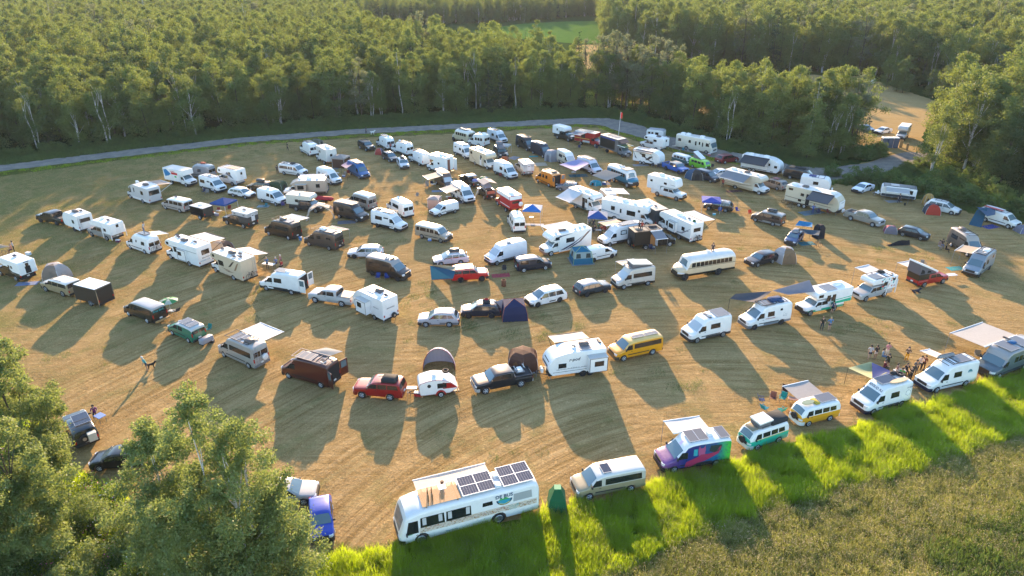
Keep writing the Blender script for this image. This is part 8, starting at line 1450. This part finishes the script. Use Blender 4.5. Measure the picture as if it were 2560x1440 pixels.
for i, x in enumerate((600,665,735)):
    pt_ = root('portable_toilet', G('D1',x+10,905), math.radians(-4), ['blue portable toilet with white roof, left of three','blue portable toilet with white roof, middle of three','blue portable toilet with white roof, right of three'][i], 'portable toilet'); part('cabin', MB().box((-.55,-.55,0),(.55,.55,2.1), M((.03,.07,.16),.5), .03), pt_); part('roof', MB().box((-.6,-.6,2.1),(.6,.6,2.3), WHT, .08), pt_); part('door', MB().box((-.4,-.57,.1),(.4,-.545,1.95), M((.10,.13,.2),.5)), pt_)
for x, y, lb in ((482,150,'white sign panel at the far edge of the second field'),): small('field_sign', G('D1',x,y), MB().box((-.6,-.03,.3),(.6,.03,1.9), WPL).box((-.5,-.02,0),(-.4,.02,.3), GREY).box((.4,-.02,0),(.5,.02,.3), GREY), lb, 'sign')
small('wooden_post', G('D1',820,905), MB().box((-.35,-.05,0),(.35,.05,1.6), M((.4,.25,.12),.8)).box((-.4,-.06,1.6),(.4,.06,1.66), M((.4,.25,.12),.8)), 'tan notice board beside the road fork', 'sign'); small('wooden_post', G('D1',895,940), MB().box((-.25,-.05,0),(.25,.05,1.5), M((.35,.22,.11),.8)).box((-.3,-.06,1.5),(.3,.06,1.56), M((.35,.22,.11),.8)), 'smaller tan post board right of the notice board', 'sign')
fp = root('flagpole', G('A5',985,330), 0, 'tall white flagpole with a red pennant above the black truck', 'flag'); part('pole', MB().tube((0,0,0),(.25,0,6.6),.04,WHT,6), fp); part('flag', MB().slab([(.2,0,5.2),(.24,0,6.5),(.68,0,6.35),(.62,0,5.05)], (0,.02,0), cloth((.6,.06,.04))), fp)
small('oil_drum', G('B4',285,1415), MB().lathe([(.3,0),(.31,.02),(.3,.3),(.315,.32),(.3,.34),(.3,.6),(.315,.62),(.3,.64),(.3,.88),(.26,.88),(.24,.6)], M((.16,.06,.03),.8), 16), 'rusty brown fire barrel in the middle of the field', 'barrel', smooth=40)
small('trash_bin', G('A3',412,1352), MB().lathe([(.2,0),(.26,.5),(.27,.52)], M((.05,.2,.45),.6), 12), 'blue bucket behind the glossy dark brown van', 'bucket');
mat_(G('B4',250,1290),-10,2.4,1.1,(.45,.05,.08),'red and yellow picnic blanket near the bright red SUV','picnic_blanket','blanket'); camp_chair(G('B4',290,1250),180,(.03,.03,.035),'black low chair on the picnic blanket'); mat_(G('B1',330,715),-10,2.6,1.1,(.22,.3,.5),'pale blue mat behind the black pickup camper'); mat_(G('A5',1290,655),-8,3.2,1.4,(.33,.33,.37),'grey mat before the trailer with black swirls'); mat_(G('A6',770,735),-12,3.0,1.2,(.13,.06,.07),'dark maroon mat under the grey awning of the beige motorhome')
cooler(G('B1',345,370),10,(.5,.6,.7),'pale blue cooler standing in the grass near the left frame edge'); camp_chair(G('A5',700,450),180,(.05,.05,.07),'dark chair between the red truck and the black truck'); table(G('A5',1735,440),0,(.4,.35,.28),'tan table left of the cream flat-fronted motorhome',1.0,.6)
table(G('B2',1230,500),20,(.62,.62,.6),'white table by the people at the beige motorhome',1.8,.7); table(G('B7',1185,385),-10,(.6,.6,.62),'pale folding table between the red pickup and the grey blue van',1.3,.7,.6); mat_(G('B7',1235,285),-10,2.2,1.2,(.02,.38,.42),'turquoise blanket left of the grey blue van','blanket','blanket');
for x, y, r, lb in (('B6',1715,260,'bicycle lying beside the dark teal awning'),('A6',1415,880,'bicycle leaning at the rear of the long beige trailer'),('A4',1240,480,'dark bicycle under the small white canopy'),('A6',1460,945,'second bicycle standing before the long beige trailer'),('B1',60,385,'motorcycle sized red bike by the left frame edge')): 
    if BIKE is None: BIKE = bike_mesh()
    o_ = link('bicycle', BIKE); p = G(x, y, r) if not isinstance(r, str) else None
    o_.location = p if p is not None else (0,0,0); tag(o_, lb, 'bicycle')

# ------------------------------------------------------------------ more camp things the photo shows
CC = (.03,.04,.10),(.05,.05,.06),(.25,.05,.04),(.03,.2,.25),(.28,.27,.25)
for c_, x, y, f, k, lb in (('A2',945,470,200,0,'navy chair beside the open door of the white van, upper left group'),('A2',985,478,170,4,'pale chair left of the white station wagon'),('A3',1830,745,180,4,'white chair under the cream awning of the brown van'),('A3',1895,745,150,0,'blue chair under the cream awning of the brown van'),('A3',905,635,200,4,'white chair under the purple awning of the blue van'),('A3',950,620,170,2,'red brown chair under the purple awning of the blue van'),('A4',245,880,200,4,'pale chair at the foot of the cream awning pole'),('A4',545,1060,160,2,'orange chair beneath the second cream awning'),('A4',1190,745,180,2,'red folding chair beside the white van with dark sills'),('A5',470,445,180,0,'blue chair beside the red rescue truck'),('A5',1120,570,170,4,'pale chair beside the black truck with the roof terrace'),('A5',1450,690,180,1,'dark chair on the grey mat by the black swirl trailer'),('A5',1520,700,200,1,'second dark chair near the black swirl trailer'),('A5',400,770,200,4,'white chair on the dark teal rug'),('A5',870,905,180,0,'blue chair by the beige tarp of the teal blue bus'),('A5',1640,440,200,1,'black chair between the white camper and the cream motorhome'),('A5',2240,705,200,1,'black chair at the tail of the lime green bus'),('A6',140,250,180,3,'turquoise chair beside the cream flat-fronted motorhome'),('A6',205,262,150,4,'white chair beside the cream flat-fronted motorhome'),('A6',1160,500,180,3,'teal chair under the black awning'),('A6',1810,1030,200,0,'navy chair on the grey blue mat'),('A6',1940,1030,150,2,'orange yellow chair at the nose of the long beige trailer'),('A7',680,355,180,0,'blue chair under the awning of the folding trailer'),('A7',715,372,160,4,'white chair before the folding trailer'),('B1',640,640,180,2,'dark red chair inside the grey and tan shelter'),('B1',590,650,160,4,'pale chair inside the grey and tan shelter'),('B5',1290,665,180,0,'navy chair beneath the grey awning of the black box camper'),('B5',640,470,200,1,'black chair at the front of the blue canopy'),('B5',780,455,160,2,'red chair right of the blue canopy leg'),('B7',905,270,180,4,'pale chair under the awning of the red pickup'),('C5',1830,470,200,4,'pale chair between the white van and the grey shuttle bus'),('A2',1110,690,180,2,'red brown chair under the navy blue canopy'),('A2',1235,665,170,2,'red chair at the back of the navy blue canopy'),('A3',1720,880,200,4,'pale stool near the pink gauze canopy')):
    camp_chair(G(c_,x,y),f,CC[k],lb)
for c_, x, y, f, lb in (('A2',1120,700,10,'pale table under the navy blue canopy'),('A4',330,865,0,'low table under the cream awning of the brown van'),('A4',520,1030,0,'white table beneath the second cream awning'),('B1',700,655,10,'wooden table inside the grey and tan shelter'),('B5',700,470,0,'table under the blue canopy with the pale stripe'),('A5',395,790,0,'white round topped table on the dark teal rug'),('C5',905,660,10,'low table among the sitting people by the surfboard van'),('A6',1230,490,-10,'small table below the black awning'),('A3',820,630,10,'small table beside the blue van with the purple awning')): table(G(c_,x,y),f,(.5,.48,.45),lb,.9,.5,.65)
for c_, x, y, cl, lb in (('A2',1090,715,(.35,.3,.4),'purple cooler under the navy blue canopy'),('A2',1060,705,(.5,.5,.5),'white cooler at the tail of the small dark trailer'),('A3',900,640,(.1,.15,.3),'navy cooler near the purple awning'),('B5',1310,640,(.04,.05,.1),'black cooler at the open door of the black box camper'),('A6',460,290,(.45,.05,.05),'red white and blue cooler in front of the cream motorhome'),('A7',725,350,(.5,.5,.52),'white cooler by the folding trailer'),('B1',1330,200,(.5,.35,.03),'yellow crate under the camper on jack legs'),('B1',1420,215,(.12,.03,.08),'plum coloured bin under the camper on jack legs'),('C1',1400,560,(.05,.05,.06),'black bag behind the grey cargo box'),('A5',800,905,(.03,.1,.3),'blue tub on the ground by the teal blue bus'),('C5',865,640,(.4,.38,.3),'beige cooler beside the sitting people')): cooler(G(c_,x,y),10,cl,lb,s=.9)
mat_(G('A5',790,905),-8,2.4,1.6,(.05,.12,.3),'blue tarpaulin on the ground by the teal blue bus'); mat_(G('A3',1950,800),-6,2.0,1.1,(.25,.35,.5),'pale blue rug beside the brown van with cream awning'); mat_(G('A3',2190,925),-8,2.6,1.4,(.2,.2,.24),'grey rug beside the white van with the open lit door'); mat_(G('A3',750,550),-8,3.0,1.2,(.2,.22,.25),'grey mat between the brown canopy tent and the box camper'); mat_(G('A6',230,285),-10,3.0,1.3,(.05,.2,.12),'green rug beside the cream flat-fronted motorhome'); mat_(G('A7',740,400),-8,2.6,1.2,(.35,.37,.4),'grey rug in front of the folding trailer')

pr_ = MB()
for a, y in ((2.5,-.25),(2.8,-.25),(2.4,.55),(2.7,.55)): x = bus.L/2-a; pr_.tube((x,y,3.12),(x,y,3.75),.05,M((.16,.09,.04),.7),6,.035)
pr_.tube((bus.L/2-3.7,.1,3.12),(bus.L/2-3.55,.1,3.75),.025,GREY,4).tube((bus.L/2-3.3,.1,3.12),(bus.L/2-3.5,.1,3.75),.025,GREY,4).box((bus.L/2-3.8,-.15,3.75),(bus.L/2-3.25,.35,3.8),WHT).lathe([(.1,3.12),(.14,3.45),(.1,3.5)],M((.1,.05,.03),.7),10,c=(bus.L/2-3.75,-.8,0))
part('deck_furniture', pr_, bus.rt)
# ------------------------------------------------------------------ people and dogs
def P_(c, x, y, *a, **k): return person(G(c, x, y, k.get('z', 0.0)), *a, **k)
P_('C1',825,818,250,(.10,.40,.42),(.06,.08,.12),'white haired person in turquoise shirt walking a black dog across the field','bend',hair=(.6,.6,.58),shorts=True)
dog(G('C1',862,795),70,(.02,.02,.02),'black dog beside the person in the turquoise shirt')
P_('A3',268,342,90,(.02,.02,.025),(.02,.02,.03),'person dressed in black alone near the gravel road','walk')
P_('A3',1150,160,90,(.03,.05,.05),(.03,.03,.06),'person in dark clothes walking a white dog on the gravel road','walk'); dog(G('A3',1222,162),80,(.75,.73,.68),'fluffy white dog on the gravel road',s=1.25)
P_('B6',1768,1195,200,(.03,.03,.03),(.03,.05,.07),'person in black jacket standing left of the turquoise striped motorhome pair',hair=(.08,.04,.02))
P_('B6',1853,1197,170,(.12,.30,.55),(.03,.05,.15),'fair haired person in light blue shirt with hands at head height','hip',hair=(.45,.32,.15),shorts=True)
P_('B6',1885,1008,0,(.04,.06,.14),(.02,.02,.03),'person with a red backpack at the door of the turquoise striped motorhome',shorts=True)
C5P = [(535,475,20,(.45,.46,.5),(.03,.04,.08),'person in grey tee shirt and navy shorts, leftmost of the standing group','walk',1),(607,472,350,(.02,.02,.025),(.55,.52,.5),'person in black top and white shorts beside the grey tee shirt','stand',1),(742,442,180,(.55,.28,.32),(.62,.58,.52),'person in pink shirt and white trousers','fold',0),(748,578,10,(.02,.03,.02),(.02,.02,.02),'person in black tee shirt with a green print','fold',1),(980,495,210,(.10,.07,.05),(.62,.38,.03),'person in yellow trousers standing apart on the right','phone',0),(1075,655,180,(.12,.13,.14),(.05,.06,.08),'person in grey jacket by the nose of the white van with the silver bag','fold',0),(1135,605,200,(.6,.55,.55),(.03,.03,.04),'person in white blouse near the pale awning corner','phone',0),(1180,600,240,(.16,.04,.03),(.03,.02,.02),'person in dark red jacket under the pale awning corner','stand',0),(690,470,120,(.25,.4,.55),(.1,.2,.35),'person in light blue crouching behind the olive awning','sit',0)]
for x, y, f, a, b, lb, ps, sh in C5P: P_('C5',x,y,f,a,b,lb,ps,shorts=bool(sh),skin=random.randrange(3))
for x, y, f, a, b, lb in ((712,610,90,(.16,.02,.04),(.03,.03,.03),'person in maroon top sitting beneath the olive awning edge'),(860,650,120,(.45,.25,.2),(.4,.3,.28),'person in pale pink sitting on the ground by the dark blue tarp'),(915,705,200,(.03,.35,.07),(.2,.25,.25),'long haired person in bright green vest sitting behind the surfboard van'),(975,650,190,(.02,.02,.03),(.02,.02,.03),'person in black sitting behind the green vest')): P_('C5',x,y,f,a,b,lb,'sit',skin=random.randrange(3))
P_('C5',1020,738,260,(.03,.03,.03),(.02,.02,.03),'person in black standing at the rear of the surfboard van','phone')
P_('B2',1215,505,190,(.02,.22,.55),(.04,.04,.07),'person in bright blue shirt at the white table of the beige motorhome','phone',hair=(.4,.38,.35)); P_('B2',1312,470,200,(.14,.25,.5),(.03,.05,.15),'seated grey haired person in blue by the beige motorhome','sit',hair=(.5,.48,.45)); P_('B2',1368,478,220,(.35,.2,.22),(.04,.03,.04),'person in plaid shirt behind the seated one in blue','stand',hair=(.55,.5,.45)); P_('B2',1375,500,200,(.4,.04,.05),(.03,.03,.03),'person in red sitting right of the beige motorhome','sit')
P_('B1',180,338,240,(.5,.5,.55),(.02,.02,.03),'dark haired person in pale top photographing near the left frame edge','phone'); P_('B1',148,338,200,(.5,.2,.18),(.2,.1,.1),'person in salmon top sitting beside the red bike','sit')
p = G('A2',275,915,2.72); person(p, 90, (.55,.56,.6), (.12,.18,.3), 'person in white shirt standing on the roof of a white camper van', 'bend', z=2.70)
P_('A7',1275,965,170,(.4,.25,.2),(.45,.4,.38),'person in beige sitting on the grass with the group near the brown grey van','sit'); P_('A7',1312,950,190,(.12,.08,.07),(.1,.2,.4),'person in jeans sitting in the grass group','sit'); P_('A7',1355,1005,120,(.02,.02,.02),(.02,.02,.03),'person in black sitting in front of the grass group','sit')
P_('A6',1742,1018,0,(.08,.16,.5),(.03,.07,.25),'person in blue standing on the mat of the long beige trailer','stand',hair=(.3,.2,.1)); P_('A7',795,422,200,(.02,.03,.06),(.02,.02,.04),'person in navy beside the folding trailer','stand'); dog(G('A7',870,452),200,(.03,.03,.03),'small black dog near the folding trailer',s=.8)
P_('A5',1795,515,200,(.04,.2,.1),(.04,.08,.2),'person in green near the cream flat-fronted motorhome','sit'); P_('A6',625,690,0,(.35,.03,.04),(.04,.04,.06),'person in red at the rear of the beige motorhome with grey awning','stand')
for x, y, a, lb in ((600,372,(.4,.38,.4),'person in grey under the blue canopy, farthest left'),(645,385,(.05,.06,.1),'person in dark top under the blue canopy'),(700,430,(.04,.2,.08),'person in green under the blue canopy'),(738,455,(.4,.08,.05),'person in red at the front of the blue canopy'),(660,455,(.03,.03,.04),'person in black at the front left of the blue canopy')): P_('B5',x,y,random.randrange(140,230),a,(.05,.06,.09),lb,'sit',skin=random.randrange(3))
P_('B5',1985,672,200,(.06,.06,.07),(.08,.07,.07),'person sitting through the roof hatch of the cream school bus','sit',z=2.75); P_('B5',1160,418,190,(.05,.04,.05),(.05,.05,.07),'person in black on the deck of the black box camper','sit',z=2.95); P_('B5',1190,418,200,(.45,.06,.03),(.05,.05,.07),'person in red on the deck of the black box camper','sit',z=2.95)
P_('C8',682,232,150,(.2,.05,.22),(.05,.05,.08),'person in purple sitting behind the dark teal off road vehicle','sit'); table(G('C8',722,268),30,(.15,.25,.55),'blue covered table right of the dark teal off road vehicle',.9,.7,.7)
P_('A3',155,606,0,(.03,.03,.05),(.03,.03,.04),'dark dressed person at the rear of the long white passenger van'); P_('A3',1428,345,180,(.5,.12,.1),(.05,.06,.1),'person in red between the slanting white vans'); P_('A5',860,860,120,(.5,.3,.25),(.1,.1,.2),'person sitting under the beige tarp','sit');
dog(G('B7',830,525),90,(.02,.025,.04),'black dog lying behind the red pickup','lie',1.3)
t_ = root('windblown_tarp', G('A7',790,925), math.radians(8), 'black windblown cover lying in the dry grass below the dark blue hatchback', 'cover'); mb = MB(); m_ = cloth((.012,.014,.02)); N = 8
for i in range(N):
    a, b = i/N, (i+1)/N; h0, h1 = .15+.55*math.sin(math.pi*a*.9)**2+.5*a**4, .15+.55*math.sin(math.pi*b*.9)**2+.5*b**4; mb.add([(-1.7+3.4*a,-.3,.05),(-1.7+3.4*b,-.3,.05),(-1.7+3.4*b,0,h1),(-1.7+3.4*a,0,h0),(-1.7+3.4*a,.35,.05),(-1.7+3.4*b,.35,.05)], [(0,1,2,3),(3,2,5,4)], m_)
part('cover', mb, t_, 60)
for q in sorted(CHK, key=lambda q: q[1]): print('ratio', q[1], q[0])
